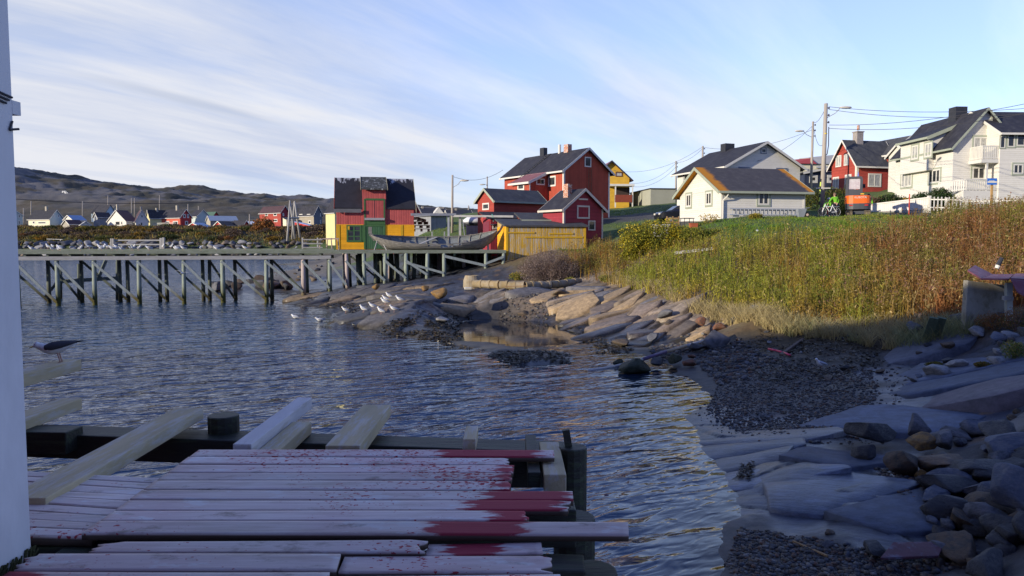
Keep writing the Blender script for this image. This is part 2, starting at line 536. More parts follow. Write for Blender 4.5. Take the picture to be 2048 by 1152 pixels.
# near slab, wet rock
for a in [(1475, 1015, .05), (1490, 960, .12), (1405, 872, .05), (1450, 850, .12), (1370, 822, .04), (1440, 900, .05), (1600, 930, .50), (1700, 945, .55), (1650, 1000, .36), (1800, 1050, .42), (1880, 1072, .36),
          (1540, 890, .32), (1560, 985, .22), (1720, 1010, .42), (1760, 940, .5), (1530, 850, .16), (1620, 1035, .18)]:
    cp(*a, 'R')
for a in [(1500, 1062, .05), (1600, 1100, .12), (1700, 1130, .15), (1480, 1125, .03), (1850, 1130, .2), (1900, 1190, .2), (1600, 1200, .05), (1750, 1180, .15), (1480, 1180, .0)]:
    cp(*a, 'P')
for a in [(1420, 1110, .0), (1440, 1160, .01)]: cp(*a, 'B')
for a in [(1800, 880, .45, 'P'), (1900, 950, .55, 'P'), (2000, 1000, .65, 'R'), (2040, 1100, .6, 'P'), (1950, 1080, .35, 'P'), (2200, 900, 1.2, 'R'), (2300, 1000, 1.2, 'R'), (2200, 1150, 1.0, 'R'), (2300, 760, 1.8, 'R'), (2250, 680, 2.5, 'S'),
          (1450, 800, .04, 'P'), (1500, 760, .25, 'P'), (1550, 820, .3, 'P'), (1600, 760, .42, 'P'), (1650, 850, .4, 'P'), (1420, 745, .12, 'P'), (1560, 700, .6, 'K'), (1650, 690, .85, 'K'), (1720, 770, .5, 'K'),
          (1740, 715, .8, 'K'), (1380, 705, .2, 'P'), (1480, 680, .6, 'K'), (1600, 665, .95, 'K'), (1780, 690, .95, 'K'), (1700, 800, .4, 'P'), (1480, 720, .4, 'P'), (1560, 760, .35, 'P'), (1700, 845, .4, 'P'), (1410, 690, .35, 'P'),
          (1800, 745, .72, 'R'), (1850, 795, .78, 'R'), (1950, 800, .85, 'R'), (2040, 830, .9, 'R'), (1900, 738, .9, 'K'), (1960, 755, .95, 'K'), (2000, 690, 1.45, 'R'), (1900, 700, 1.1, 'R'), (2040, 665, 1.9, 'R'), (1850, 845, .6, 'R'),
          (1980, 850, .72, 'R'), (1790, 715, .8, 'R'), (1780, 780, .62, 'R'), (2030, 760, 1.2, 'R'), (2000, 730, 1.2, 'R')]:
    cp(*a)
# lit outcrop
for a in [(1000, 585, 1.40, 'T'), (1100, 583, 1.40, 'T'), (1200, 582, 1.5, 'T'), (1050, 610, .8, 'T'), (1150, 608, 1.0, 'T'), (1250, 608, 1.15, 'T'), (1330, 612, 1.25, 'T'), (1390, 622, 1.2, 'T'), (1150, 636, .3, 'T'), (1250, 640, .6, 'T'),
          (1340, 645, .7, 'T'), (1420, 635, 1.0, 'T'), (1280, 690, .06, 'R'), (1345, 668, .35, 'R'), (1400, 670, .4, 'T'), (960, 603, .9, 'T'), (930, 592, 1.2, 'T'), (900, 583, 1.3, 'R'), (1230, 692, .04, 'R'), (1090, 640, .1, 'R'),
          (985, 628, .2, 'P'), (905, 632, .15, 'R'), (1200, 668, .12, 'R'), (1260, 668, .2, 'R'), (1050, 632, .2, 'P'), (1130, 655, .05, 'R'), (1320, 700, .08, 'P'), (940, 628, .12, 'K'), (1170, 690, .03, 'K'), (1220, 702, .02, 'K'),
          (1120, 574, 1.5, 'T'), (1020, 572, 1.5, 'T'), (1220, 572, 1.7, 'T'), (1280, 592, 1.55, 'T'),
          (900, 690, .04, 'K'), (830, 672, .10, 'K'), (862, 655, .22, 'K'), (880, 640, .25, 'R'), (960, 700, .02, 'K'), (1040, 712, .16, 'K'), (1120, 713, .12, 'K'), (1080, 703, .05, 'K'), (990, 716, .1, 'K'), (1150, 714, .04, 'R'), (1075, 716, .2, 'R')]:
    cp(*a)
# gull rock and the rock under the pier
for a in [(800, 590, 1.2, 'T'), (760, 608, 1.0, 'R'), (720, 632, .5, 'R'), (712, 650, .12, 'R'), (820, 618, .95, 'R'), (860, 598, 1.2, 'T'), (865, 625, .65, 'R'), (800, 648, .35, 'R'), (840, 600, 1.15, 'R'), (690, 625, .15, 'R'),
          (790, 605, 1.1, 'T'), (780, 640, .5, 'R'), (650, 590, .6, 'R'), (600, 597, .32, 'R'), (565, 602, .04, 'R'), (700, 583, .9, 'R'), (640, 604, .22, 'R'), (690, 606, .2, 'K'), (740, 598, .6, 'K'),
          (750, 578, 1.1, 'R'), (800, 572, 1.3, 'R'), (900, 568, 1.5, 'R'), (960, 563, 1.6, 'R'), (615, 606, .06, 'K'), (670, 598, .5, 'R')]:
    cp(*a)
for a in [(-14, 60, .6, 'R'), (-8, 60, 1.4, 'R'), (-3, 60, 2.8, 'R'), (-1.5, 62, 3.3, 'G'), (-12, 72, 1.4, 'R'), (-5, 72, 4.3, 'G'), (-8.5, 72, 3.3, 'G'), (-17, 75, .6, 'R'), (-22, 62, .0, 'R'), (-26, 80, .3, 'B'), (-22, 92, 1.2, 'B'), (-14, 92, 3.0, 'G'), (-19, 68, .2, 'R'),
          (-30, 100, .3, 'B'), (-32, 140, .6, 'B'), (-40, 170, .3, 'B'), (-26, 120, 3, 'H')]:
    cw(*a)
for a in [(480, 570, .5, 'R'), (430, 577, .05, 'K'), (520, 566, .6, 'R'), (550, 573, .3, 'R'), (455, 572, .25, 'R'), (640, 520, .8, 'B'), (590, 526, .3, 'B')]: cp(*a)
# far shore and the heath behind
for px in (-250, -100, 40, 150, 260, 370, 480, 560):
    k = kx(px)
    cw(k * 194, 194, -.1, 'W'); cw(k * 197, 197, .5, 'H'); cw(k * 202, 202, 4.4, 'G'); cw(k * 205.5, 205.5, 5.6, 'H'); cw(k * 210, 210, 7.6, 'H'); cw(k * 226, 226, 8.6, 'H'); cw(k * 255, 255, 10.6, 'H'); cw(k * 290, 290, 13, 'H')
for px in (640, 700):
    k = kx(px)
    cw(k * 185, 185, .6, 'B'); cw(k * 200, 200, 3.6, 'G'); cw(k * 209, 209, 6.6, 'H'); cw(k * 226, 226, 7.8, 'H'); cw(k * 280, 280, 11, 'H')
for px, py in ((-300, 300), (-120, 322), (-30, 330), (30, 342), (62, 348), (100, 354), (150, 363), (190, 366), (235, 374), (280, 379), (322, 387), (345, 380), (372, 377), (405, 379), (450, 394), (490, 396), (520, 394), (560, 399), (610, 397), (650, 400), (700, 405)):
    p = at(px, py, 650 + 20 * math.sin(px)); cw(p.x, p.y, p.z, 'H')
    q = at(px, py + 12 + 6 * math.sin(px * .7), 560); cw(q.x, q.y, q.z, 'H')
    q = at(px, max(py + 20, 412 + 6 * math.sin(px * .31)), 360); cw(q.x, q.y, q.z, 'H')
    cw(p.x * 1.8, p.y * 1.8, p.z * .6, 'H')
# the long ridge off to the west that keeps the hillside in shade
for x, y, z in ((-560, 470, 108), (-650, 560, 130), (-490, 540, 92), (-800, 700, 170), (-700, 480, 150), (-540, 400, 100), (-450, 330, 55)): cw(x, y, z, 'H')
for x, y, z in ((-300, 160, 0), (-400, 225, 4), (-250, 140, -1), (-200, 190, -.5), (-200, 110, -1)): cw(x, y, z, 'W')
for x, y, z in ((-260, 205, 3), (-350, 250, 8)): cw(x, y, z, 'H')
# right bank
for a in [(1200, 576, 1.6, 'S'), (1300, 584, 1.75, 'S'), (1400, 600, 1.6, 'S'), (1500, 642, 1.2, 'S'), (1600, 652, 1.15, 'S'), (1700, 662, 1.15, 'S'), (1800, 668, 1.25, 'S'), (1880, 660, 1.5, 'S'), (1250, 562, 2.0, 'S'), (1960, 645, 1.9, 'S'), (1450, 618, 1.3, 'S')]:
    cp(*a)
for a in [(2, 50, 2.0, 'S'), (5.5, 50, 2.5, 'S'), (3, 56, 3.6, 'S'), (6, 57, 3.8, 'S'), (8, 60, 4.6, 'G'), (10, 62, 5.2, 'G'), (9.5, 54, 4.5, 'S'), (12, 51, 5.4, 'G'), (14.5, 50, 5.85, 'G'), (20, 56, 6.2, 'G'), (15, 58, 6.1, 'A'), (11, 58, 5.6, 'G'),
          (24, 57, 6.35, 'A'), (30, 57, 6.35, 'A'), (36, 53, 6.2, 'A'), (42, 48, 6.0, 'A'), (20, 64, 6.5, 'A'), (20, 50, 6.0, 'G'), (27, 51, 6.1, 'G'), (16, 47, 5.7, 'G'), (20, 45.5, 5.6, 'G'), (24, 45, 5.6, 'G'), (33, 46, 5.8, 'S'), (29, 42, 5.5, 'S'),
          (10.5, 47, 4.3, 'S'), (12, 41, 3.6, 'S'), (16, 40, 4.3, 'S'), (20, 39, 4.5, 'S'), (24, 38, 4.9, 'S'), (15, 33, 2.6, 'S'), (19, 33, 3.3, 'S'), (22, 31, 3.7, 'S'), (18, 27, 2.6, 'S'), (20, 24, 2.9, 'S'), (24, 30, 4.3, 'S'),
          (27, 37, 5.4, 'S'), (36, 42, 5.9, 'S'), (34, 36, 5.8, 'S'), (30, 30, 5.2, 'S'), (27, 22, 4.2, 'S'), (8, 43.5, 2.6, 'S'), (7, 38.5, 1.7, 'S'),
          (29, 61.5, 6.7, 'G'), (36, 60, 7.2, 'G'), (36, 68, 8.2, 'G'), (50, 62, 8.3, 'G'), (35, 76, 9.4, 'G'), (33, 64, 7.9, 'G'), (27, 66, 7.6, 'G'), (35, 86, 10, 'G'), (44, 56, 7.0, 'G'), (42, 70, 9, 'G'),
          (18, 72, 6.9, 'G'), (28, 74, 7.4, 'G'), (24, 84, 9, 'G'), (15, 100, 9, 'G'), (8.5, 74, 6.7, 'A'), (14, 75, 6.8, 'A'), (20, 71, 6.9, 'A'), (11, 66, 5.7, 'G'), (14, 84, 7.9, 'G'), (15, 68, 6.3, 'G'),
          (4, 66, 4.8, 'G'), (8, 68, 5.5, 'G'), (0, 74, 4.6, 'G'), (-2, 66, 3.5, 'G'), (-6, 80, 6.0, 'G'), (-9.5, 82, 5.6, 'G'), (-7, 95, 6.8, 'G'), (-13, 105, 7.5, 'G'), (0, 95, 7.4, 'G'), (-5, 130, 9.5, 'G'), (5, 130, 10, 'G'), (-20, 135, 8, 'G'), (-13, 84, 4.0, 'G'),
          (30, 130, 13, 'G'), (60, 120, 14, 'G'), (0, 250, 14, 'G'), (100, 200, 18, 'G'), (60, 60, 9, 'G'), (60, 40, 7, 'S'), (45, 30, 6, 'S'), (40, 20, 5, 'S'), (25, 12, 3, 'S'), (20, 6, 2, 'R'), (12, 3, 1.3, 'R'), (8, 3.5, .8, 'P'), (5, 4, .3, 'P'),
          (60, 500, 22, 'H'), (300, 500, 30, 'H'), (300, 1000, 30, 'H'), (0, 1000, 22, 'H'), (-10, 500, 22, 'H')]:
    cw(*a)

CPA = np.array([(c[0], c[1], c[2]) for c in CP])
CPZ = np.array([ZN[c[3]] for c in CP])
APX = 6.0


def uv(x, y):
    yy = np.maximum(y + APX, 1.5)
    return np.arctan2(x, yy), np.log(yy)


CU, CV = uv(CPA[:, 0], CPA[:, 1])
_e = 0.02


def _phi(r2): return np.sqrt(r2 + _e * _e)


_A = _phi((CU[:, None] - CU[None]) ** 2 + (CV[:, None] - CV[None]) ** 2) + np.eye(len(CU)) * -0.004
# height is solved on z scaled by distance, which keeps far hills from swamping the near shore
_sc = (CPA[:, 1] + APX)
_Wt = np.linalg.solve(_A, CPA[:, 2] / _sc)


def base_h(x, y):
    u, v = uv(x, y)
    o = np.zeros(u.shape)
    for i in range(len(CU)):
        o += _Wt[i] * _phi((u - CU[i]) ** 2 + (v - CV[i]) ** 2)
    return o * np.maximum(y + APX, 1.5)


def zones(x, y):
    """soft weights of the ground kinds: nearest control points after a little warping"""
    u, v = uv(x, y)
    wu = fbm(x * 1.1, y * 1.1, 5, 3) * .010 + fbm(u * 60, v * 60, 8, 3) * .008
    wv = fbm(x * 1.1 + 40, y * 1.1, 6, 3) * .016 + fbm(u * 60 + 9, v * 60, 9, 3) * .012
    u = u + wu; v = v + wv
    best = np.full((10,) + u.shape, 1e9)
    for i in range(len(CU)):
        d = ((u - CU[i]) ** 2 + (v - CV[i]) ** 2)
        k = CPZ[i]
        best[k] = np.minimum(best[k], d)
    best = np.sqrt(best)
    m = best.min(axis=0)
    w = np.exp(-(best - m) / 0.010)
    return w / w.sum(axis=0)


CRK = {}


def detail(x, y, w, z0):
    rk = w[3]; tk = w[4]; d = np.zeros(x.shape)
    # smooth slabs, long cracks
    ca, sa = math.cos(R(-38)), math.sin(R(-38))
    a = x * ca + y * sa; b = -x * sa + y * ca
    wx_ = fbm(x * .8, y * .8, 31, 3) * .5; wy_ = fbm(x * .8, y * .8, 32, 3) * .35
    f1, f2, ih, ox, oy = worley((a + wx_ * .22) / 2.6, (b + wy_ * .22) / .95, 43)
    crack = 1 - sstep(0.0, 0.055, f2 - f1); crkc = 1 - sstep(0.02, 0.10, f2 - f1)
    near = sstep(34, 22, y)
    d += rk * near * (-.04 - .5 * crack * .05 + (ih - .5) * .08 + (oy * (.25 - .5 * ih) + ox * (ih * 7 % 1 - .5) * .35) * .10 + fbm(a * 1.3, b * 4.0, 41, 4) * .022)
    g1, g2, _a, _b, _c = worley((a * .9 + b * .4 + wx_ * .3) / 1.5, (b - a * .15 + wy_ * .3) / .62, 47)
    CRK['near'] = rk * near * np.maximum(crkc, .75 * (1 - sstep(.012, .06, g2 - g1)))
    # blocky fractured rock further out
    wx2 = fbm(x * .6, y * .6, 51, 3) * .6; wy2 = fbm(x * .6, y * .6, 52, 3) * .6
    f1, f2, ih, ox, oy = worley((x + wx2 * .5 + .5 * y) / 2.3, (y + wy2 * .5 - .2 * x) / 1.15, 60)
    g1, g2, jh, px_, py_ = worley((x + wy2 * .5 + .4 * y) / .9, (y + wx2 * .5) / .5, 61)
    blk = (ih - .5) * .36 + (ox * (ih * 7 % 1 - .5) + oy * (.30 - ih)) * .75 - (1 - sstep(0, .06, f2 - f1)) * .16
    blk2 = (jh - .5) * .15 + (px_ * (jh - .5) + py_ * (jh * 7 % 1 - .5)) * .24 - (1 - sstep(0, .09, g2 - g1)) * .06
    far = 1 - near
    CRK['tone'] = (tk + .5 * rk * far) * ((ih - .5) * .55 + (jh - .5) * .5)
    CRK['far'] = (tk + rk * far) * np.maximum(1 - sstep(.01, .10, f2 - f1), .7 * (1 - sstep(.01, .12, g2 - g1)))
    d += (tk * .9 + rk * far * .55) * (blk * .35 + blk2 * .5 - .06) + (tk + rk * far) * fbm(x * .9, y * .9, 55, 4) * .09
    d += w[2] * (fbm(x * 2.2, y * 2.2, 70, 4) * .05) + w[8] * (fbm(x * 1.5, y * 1.5, 72, 4) * .10)
    d += (w[5] + w[6]) * fbm(x * .5, y * .5, 74, 4) * .18
    d += w[9] * (fbm(x / 14, y / 14, 76, 5) * 1.5) * sstep(200, 280, y)
    far_h = sstep(300, 420, y) * w[9]
    rid = 1 - np.abs(fbm(x / 60, y / 60, 80, 5)) * 2
    d += far_h * (rid * 2.6 + fbm(x / 25, y / 25, 82, 5) * 2.4 + (1 - np.abs(fbm(x / 9, y / 9, 83, 4)) * 2) * .9)
    d += w[0] * fbm(x * .5, y * .5, 78, 3) * .12
    return d


def terr(x, y):
    sca = np.isscalar(x)
    x = np.atleast_1d(np.asarray(x, float)); y = np.atleast_1d(np.asarray(y, float))
    w = zones(x, y); z = base_h(x, y)
    z = z + detail(x, y, w, z)
    return float(z[0]) if sca else z


def gz(x, y): return terr(float(x), float(y))


def fan(n_a, a0, a1, vv):
    aa = np.linspace(a0, a1, n_a)
    n_v = len(vv)
    U, V_ = np.meshgrid(aa, vv)
    rr = np.exp(V_)
    X = np.tan(U) * rr; Y = rr - APX
    idx = np.arange(n_a * n_v).reshape(n_v, n_a)
    Q = np.stack([idx[:-1, :-1], idx[:-1, 1:], idx[1:, 1:], idx[1:, :-1]], -1).reshape(-1, 4)
    return X.ravel(), Y.ravel(), Q


GX, GY, GQ = fan(760, R(-62), R(54), np.concatenate([np.linspace(math.log(7.0), math.log(52), 720), np.linspace(math.log(52), math.log(1500), 500)[1:]]))
_w = zones(GX, GY)
_b = base_h(GX, GY)
_z = _b + detail(GX, GY, _w, _b)
PAL = np.array([(.040, .038, .030), (.15, .135, .115), (.075, .070, .066), (.055, .064, .092), (.30, .215, .135), (.085, .125, .028), (.13, .10, .045), (.055, .055, .058), (.030, .024, .016), (.070, .055, .032)])
PAL2 = np.array([(.03, .03, .025), (.10, .09, .08), (.04, .038, .038), (.032, .037, .054), (.15, .135, .125), (.055, .095, .02), (.10, .06, .025), (.045, .045, .05), (.055, .042, .02), (.038, .036, .022)])
mixn = np.clip(.5 + .9 * fbm(GX * .9, GY * .9, 90, 5) + .25 * fbm(GX * 6, GY * 6, 91, 2), 0, 1)
farm = sstep(180, 260, GY)
mixn = mixn * (1 - farm) + farm * np.clip(.5 + 1.3 * fbm(GX / 22, GY / 22, 93, 6), 0, 1)
gc = np.einsum('zn,zc->nc', _w, PAL) * (1 - mixn[:, None]) + np.einsum('zn,zc->nc', _w, PAL2) * mixn[:, None]
# bare grey rock showing through the heath
rockm = (_w[9] * sstep(.02, .16, fbm(GX / 18, GY / 18, 95, 7)) * sstep(320, 400, GY))[:, None]
gc = gc * (1 - rockm) + np.array([.105, .10, .10]) * rockm
gc = gc * (1 + CRK['tone'][:, None])
crk = np.clip(CRK['near'] * .85 + CRK['far'] * .8, 0, 1)[:, None]
gc = gc * (1 - crk) + np.array([.022, .018, .012]) * crk
# weed and algae band along the tide line
tide = (sstep(.75, .22, _z) * sstep(-1.2, -.1, _z) * np.clip(_w[3] + _w[4] * 1.2 + _w[2] * .3, 0, 1) * sstep(24, 30, GY) * (.6 + .4 * sstep(-.2, .2, fbm(GX * 1.2, GY * 1.2, 97, 4))))[:, None]
gc = gc * (1 - tide) + np.array([.026, .021, .012]) * tide
# rust-coloured streaks on the slabs
rust = (sstep(.35, .6, fbm(GX * 1.1, GY * 2.5, 99, 5)) * _w[3] * .7)[:, None]
gc = gc * (1 - rust) + np.array([.20, .12, .05]) * rust
wet = np.clip(sstep(1.0, .1, _z) * (_w[3] + .7 * _w[8] + .3 * _w[2]) + .5 * _w[3], 0, 1)
ground = np_mesh('ground', np.stack([GX, GY, _z], 1), GQ, vmat('ground_surface', rough=.84, spec=.5, bump=.03, bscale=9, var=.35, vscale=5.0, wet=True), col=gc, smooth=False, attrs={'wet': wet})
tag(ground, kind='structure')

# ------------------------------------------------------------------ water
wm = bpy.data.materials.new('sea_water'); wm.use_nodes = True
t = wm.node_tree; t.nodes.clear()
o_ = nd(t, 'ShaderNodeOutputMaterial')
gl = nd(t, 'ShaderNodeBsdfGlossy'); gl.inputs['Roughness'].default_value = 0.06; gl.inputs['Color'].default_value = (1, 1, 1, 1)
tr = nd(t, 'ShaderNodeBsdfTransparent'); tr.inputs['Color'].default_value = (.30, .40, .46, 1)
df = nd(t, 'ShaderNodeBsdfDiffuse'); df.inputs['Color'].default_value = (.024, .060, .120, 1)
dm = nd(t, 'ShaderNodeMixShader')
fr = nd(t, 'ShaderNodeFresnel'); fr.inputs['IOR'].default_value = 1.55
mx = nd(t, 'ShaderNodeMixShader')
dep = nd(t, 'ShaderNodeAttribute'); dep.attribute_name = 'depth'
tcw = nd(t, 'ShaderNodeTexCoord')
calm = nd(t, 'ShaderNodeAttribute'); calm.attribute_name = 'calm'


def wave_noise(rot, sc, scale, detail, rough, dist):
    m = nd(t, 'ShaderNodeMapping'); m.vector_type = 'TEXTURE'; m.inputs['Rotation'].default_value = (0, 0, R(rot)); m.inputs['Scale'].default_value = sc
    lk(t, tcw.outputs['Object'], m.inputs['Vector'])
    n = nd(t, 'ShaderNodeTexNoise'); setin(n, Scale=scale, Detail=detail, Roughness=rough, Distortion=dist)
    lk(t, m.outputs[0], n.inputs['Vector'])
    return n.outputs['Fac']


na = wave_noise(20, (2.1, .78, 1), 1.15, 1.2, .45, .5)
nb = wave_noise(34, (1.9, .80, 1), 3.6, 1.6, .5, .6)
s1 = nd(t, 'ShaderNodeMath', operation='MULTIPLY'); lk(t, na, s1.inputs[0]); s1.inputs[1].default_value = .29
s2 = nd(t, 'ShaderNodeMath', operation='MULTIPLY_ADD'); lk(t, nb, s2.inputs[0]); s2.inputs[1].default_value = .10; lk(t, s1.outputs[0], s2.inputs[2])
s3 = nd(t, 'ShaderNodeMath', operation='MULTIPLY'); lk(t, s2.outputs[0], s3.inputs[0]); lk(t, calm.outputs['Fac'], s3.inputs[1])
bp = nd(t, 'ShaderNodeBump'); setin(bp, Strength=1.0, Distance=1.0); lk(t, s3.outputs[0], bp.inputs['Height'])
for n in (gl, fr): lk(t, bp.outputs[0], n.inputs['Normal'])
lk(t, dep.outputs['Fac'], dm.inputs[0]); lk(t, tr.outputs[0], dm.inputs[1]); lk(t, df.outputs[0], dm.inputs[2])
lk(t, fr.outputs[0], mx.inputs[0]); lk(t, dm.outputs[0], mx.inputs[1]); lk(t, gl.outputs[0], mx.inputs[2]); lk(t, mx.outputs[0], o_.inputs['Surface'])
WX, WY, WQ = fan(420, R(-66), R(50), np.linspace(math.log(APX + .4), math.log(222 + APX), 420))
wd = -base_h(WX, WY)
poolc = gnd(1030, 662, 0)
pool = np.clip(1 - (((WX - poolc.x) / 4.6) ** 2 + ((WY - poolc.y) / 6.0) ** 2) ** 2, 0, 1)
calm_a = (.30 + .70 * sstep(.05, .75, wd)) * (1 - .96 * sstep(0.0, .35, pool))
dep_a = 1 - np.exp(-np.clip(wd, 0, 5) * 2.6)
dep_a = dep_a * (1 - .8 * pool)   # clear brown-bottomed tide pool
WZ = fbm(WX * .35 + WY * .1, WY * .6, 120, 3) * .03 * calm_a
water = np_mesh('water', np.stack([WX, WY, WZ], 1), WQ, wm, smooth=True, attrs={'calm': calm_a, 'depth': dep_a})
tag(water, kind='structure')

# ------------------------------------------------------------------ fractured bedrock: blocks split along joints, one mass of rock
from mathutils.bvhtree import BVHTree


def clip_poly(poly, nx, ny, c):
    o = []
    for i in range(len(poly)):
        a = poly[i]; b = poly[(i + 1) % len(poly)]
        da = a[0] * nx + a[1] * ny - c; db = b[0] * nx + b[1] * ny - c
        if da <= 0: o.append(a)
        if da * db < 0:
            t_ = da / (da - db); o.append((a[0] + (b[0] - a[0]) * t_, a[1] + (b[1] - a[1]) * t_))
    return o


def pip(x, y, poly):
    ins = False; j = len(poly) - 1
    for i in range(len(poly)):
        xi, yi = poly[i]; xj, yj = poly[j]
        if (yi > y) != (yj > y) and x < (xj - xi) * (y - yi) / (yj - yi + 1e-9) + xi: ins = not ins
        j = i
    return ins


BV = []; BF = []; BC = []; BW = []


def fracture(poly_px, z0, ang, sx, sy, pal, seed, step, tilt, gap=.035, chamfer=.07, tide_on=True, lift=.05, drop=.06, thin=.22):
    """poly_px: (px, py, z) outline on the ground; cells sx by sy metres, long side turned by ang degrees"""
    rg = np.random.default_rng(seed)
    W_ = [gnd(a, b, z)[:2] for a, b, z in poly_px]
    ca, sa = math.cos(R(ang)), math.sin(R(ang))
    loc = lambda x, y: ((x * ca + y * sa) / sx, (-x * sa + y * ca) / sy)
    inv = lambda a, b: (a * sx * ca - b * sy * sa, a * sx * sa + b * sy * ca)
    L = [loc(*p) for p in W_]
    a0, a1 = int(min(p[0] for p in L)) - 2, int(max(p[0] for p in L)) + 2; b0, b1 = int(min(p[1] for p in L)) - 2, int(max(p[1] for p in L)) + 2
    P = {(i, j): (i + rg.uniform(-.1, 1.1) + .4 * (j % 2), j + rg.uniform(.05, .95)) for i in range(a0, a1 + 1) for j in range(b0, b1 + 1)}
    P = {k: v for k, v in P.items() if rg.random() > thin}
    for (i, j), p in P.items():
        if not pip(*p, L): continue
        poly = [(p[0] - 1.8, p[1] - 1.8), (p[0] + 1.8, p[1] - 1.8), (p[0] + 1.8, p[1] + 1.8), (p[0] - 1.8, p[1] + 1.8)]
        for di in (-2, -1, 0, 1, 2):
            for dj in (-2, -1, 0, 1, 2):
                q = P.get((i + di, j + dj))
                if q is None or (di == 0 and dj == 0): continue
                nx, ny = q[0] - p[0], q[1] - p[1]; poly = clip_poly(poly, nx, ny, (q[0] ** 2 + q[1] ** 2 - p[0] ** 2 - p[1] ** 2) / 2)
                if len(poly) < 3: break
            if len(poly) < 3: break
        if len(poly) < 3: continue
        wp_ = np.array([inv(*v) for v in poly]); c = wp_.mean(0)
        # irregular broken outline: extra points along the edges
        ed = []
        for k in range(len(wp_)):
            a = wp_[k]; b = wp_[(k + 1) % len(wp_)]; n_ = max(1, int(np.hypot(*(b - a)) / (.28 * max(sx, sy) / 1.4)))
            for m in range(n_): ed.append(a + (b - a) * m / n_)
        e_ = np.array(ed); jn = fbm(e_[:, 0] * 3.1 / sy, e_[:, 1] * 3.1 / sy, seed, 3)
        d_ = e_ - c; l_ = np.hypot(d_[:, 0], d_[:, 1]) + 1e-6
        e_ = c + d_ * ((l_ - gap * sy * (1 + .8 * rg.random()) + jn * .05 * sy) / l_)[:, None]
        z = base_h(e_[:, 0], e_[:, 1]); A_ = np.column_stack([e_ - c, np.ones(len(e_))]); co = np.linalg.lstsq(A_, z, rcond=None)[0]
        co[:2] = np.clip(co[:2], -.7, .7); co[0] += rg.normal() * tilt; co[1] += rg.normal() * tilt * .8; co[2] += (rg.random() - .45) * step + lift
        if co[2] < -.12: continue
        n = len(e_); b = len(BV)
        inner = c + (e_ - c) * (1 - chamfer * (.7 + .6 * rg.random((n, 1))) * min(1, .9 / max(.3, l_.mean())))
        mid_ = c + (e_ - c) * .55
        zo = (e_ - c) @ co[:2] + co[2]; zi = (inner - c) @ co[:2] + co[2]; zm = (mid_ - c) @ co[:2] + co[2] + .03 * sy * fbm(mid_[:, 0] * 2, mid_[:, 1] * 2, seed + 3, 2) + .015
        zi = zi + .02 * sy * fbm(inner[:, 0] * 4, inner[:, 1] * 4, seed + 4, 2)
        for (pt, zz_) in ((e_, zo - .45 - .2 * sy), (e_, zo - (.4 + rg.random(n)) * drop * sy), (inner, zi), (mid_, zm)): BV.extend((x, y, q) for (x, y), q in zip(pt, zz_))
        BV.append((c[0], c[1], co[2] + .02))
        for r_ in range(3):
            for k in range(n): BF.append((b + r_ * n + k, b + r_ * n + (k + 1) % n, b + (r_ + 1) * n + (k + 1) % n, b + (r_ + 1) * n + k))
        for k in range(n): BF.append((b + 3 * n + k, b + 3 * n + (k + 1) % n, b + 4 * n, b + 4 * n))
        col = np.array(pal[min(len(pal) - 1, int(np.clip(fbm(np.array([c[0] * .35]), np.array([c[1] * .35]), seed + 9, 2)[0] * .9 + .5 + rg.normal() * .18, 0, .999) * len(pal)))]) * (.75 + .5 * rg.random())
        zt_ = co[2]; wt = .9 if zt_ < .45 else .25
        if tide_on and zt_ < .62: k_ = np.clip((.62 - zt_) / .30, 0, 1); col = col * (1 - k_ * .8) + np.array([.034, .034, .040]) * k_ * .8
        for ring in range(4):
            for k in range(n):
                cc_ = col * (.9 + .2 * rg.random()); zz_ = BV[b + ring * n + k][2]
                if tide_on and zz_ < .18: cc_ = np.array([.024, .018, .010]) * (.6 + .8 * rg.random())
                BC.append(cc_ * (.8 if ring < 1 else 1)); BW.append(wt)
        BC.append(col); BW.append(wt)


TANP = [(.115, .11, .115), (.17, .155, .145), (.235, .185, .135), (.33, .235, .13), (.19, .145, .11)]
DRKP = [(.050, .054, .066), (.075, .078, .09), (.11, .10, .095), (.085, .08, .08)]
BLUP = [(.070, .088, .128), (.088, .104, .145), (.062, .076, .112), (.092, .098, .122)]
fracture([(905, 578, 1.4), (1010, 581, 1.45), (1200, 580, 1.5), (1275, 590, 1.5), (1385, 612, 1.3), (1425, 632, 1.1), (1415, 655, .75), (1350, 668, .4), (1290, 692, .06), (1225, 696, .04), (1160, 655, .1), (1085, 643, .12), (1125, 622, .5), (1030, 612, .6), (985, 616, .5), (915, 605, .9)], 1, 24, 1.75, .82, TANP, 701, .26, .10)
fracture([(880, 584, 1.2), (845, 586, 1.25), (790, 589, 1.2), (742, 604, .9), (700, 632, .35), (705, 655, .06), (770, 655, .2), (830, 652, .3), (880, 630, .5), (890, 600, 1.0)], 1, 16, 2.1, 1.0, DRKP + [(.20, .15, .095)], 702, .20, .07)
fracture([(560, 602, .04), (640, 585, .6), (740, 574, 1.1), (850, 568, 1.4), (880, 580, 1.2), (800, 586, 1.1), (745, 598, .7), (690, 608, .25), (600, 612, .04)], 1, 14, 2.2, 1.0, DRKP + [(.19, .14, .09)], 703, .22, .07)
fracture([(1360, 818, .03), (1455, 838, .12), (1540, 872, .3), (1640, 890, .46), (1770, 925, .52), (1840, 1000, .46), (1905, 1075, .35), (1780, 1088, .30), (1640, 1058, .15), (1480, 1020, .05), (1478, 975, .08), (1400, 890, .03)], .3, -30, 2.1, 1.05, BLUP, 704, .045, .012, gap=.012, chamfer=.035, tide_on=False, lift=.02, drop=.022, thin=.12)
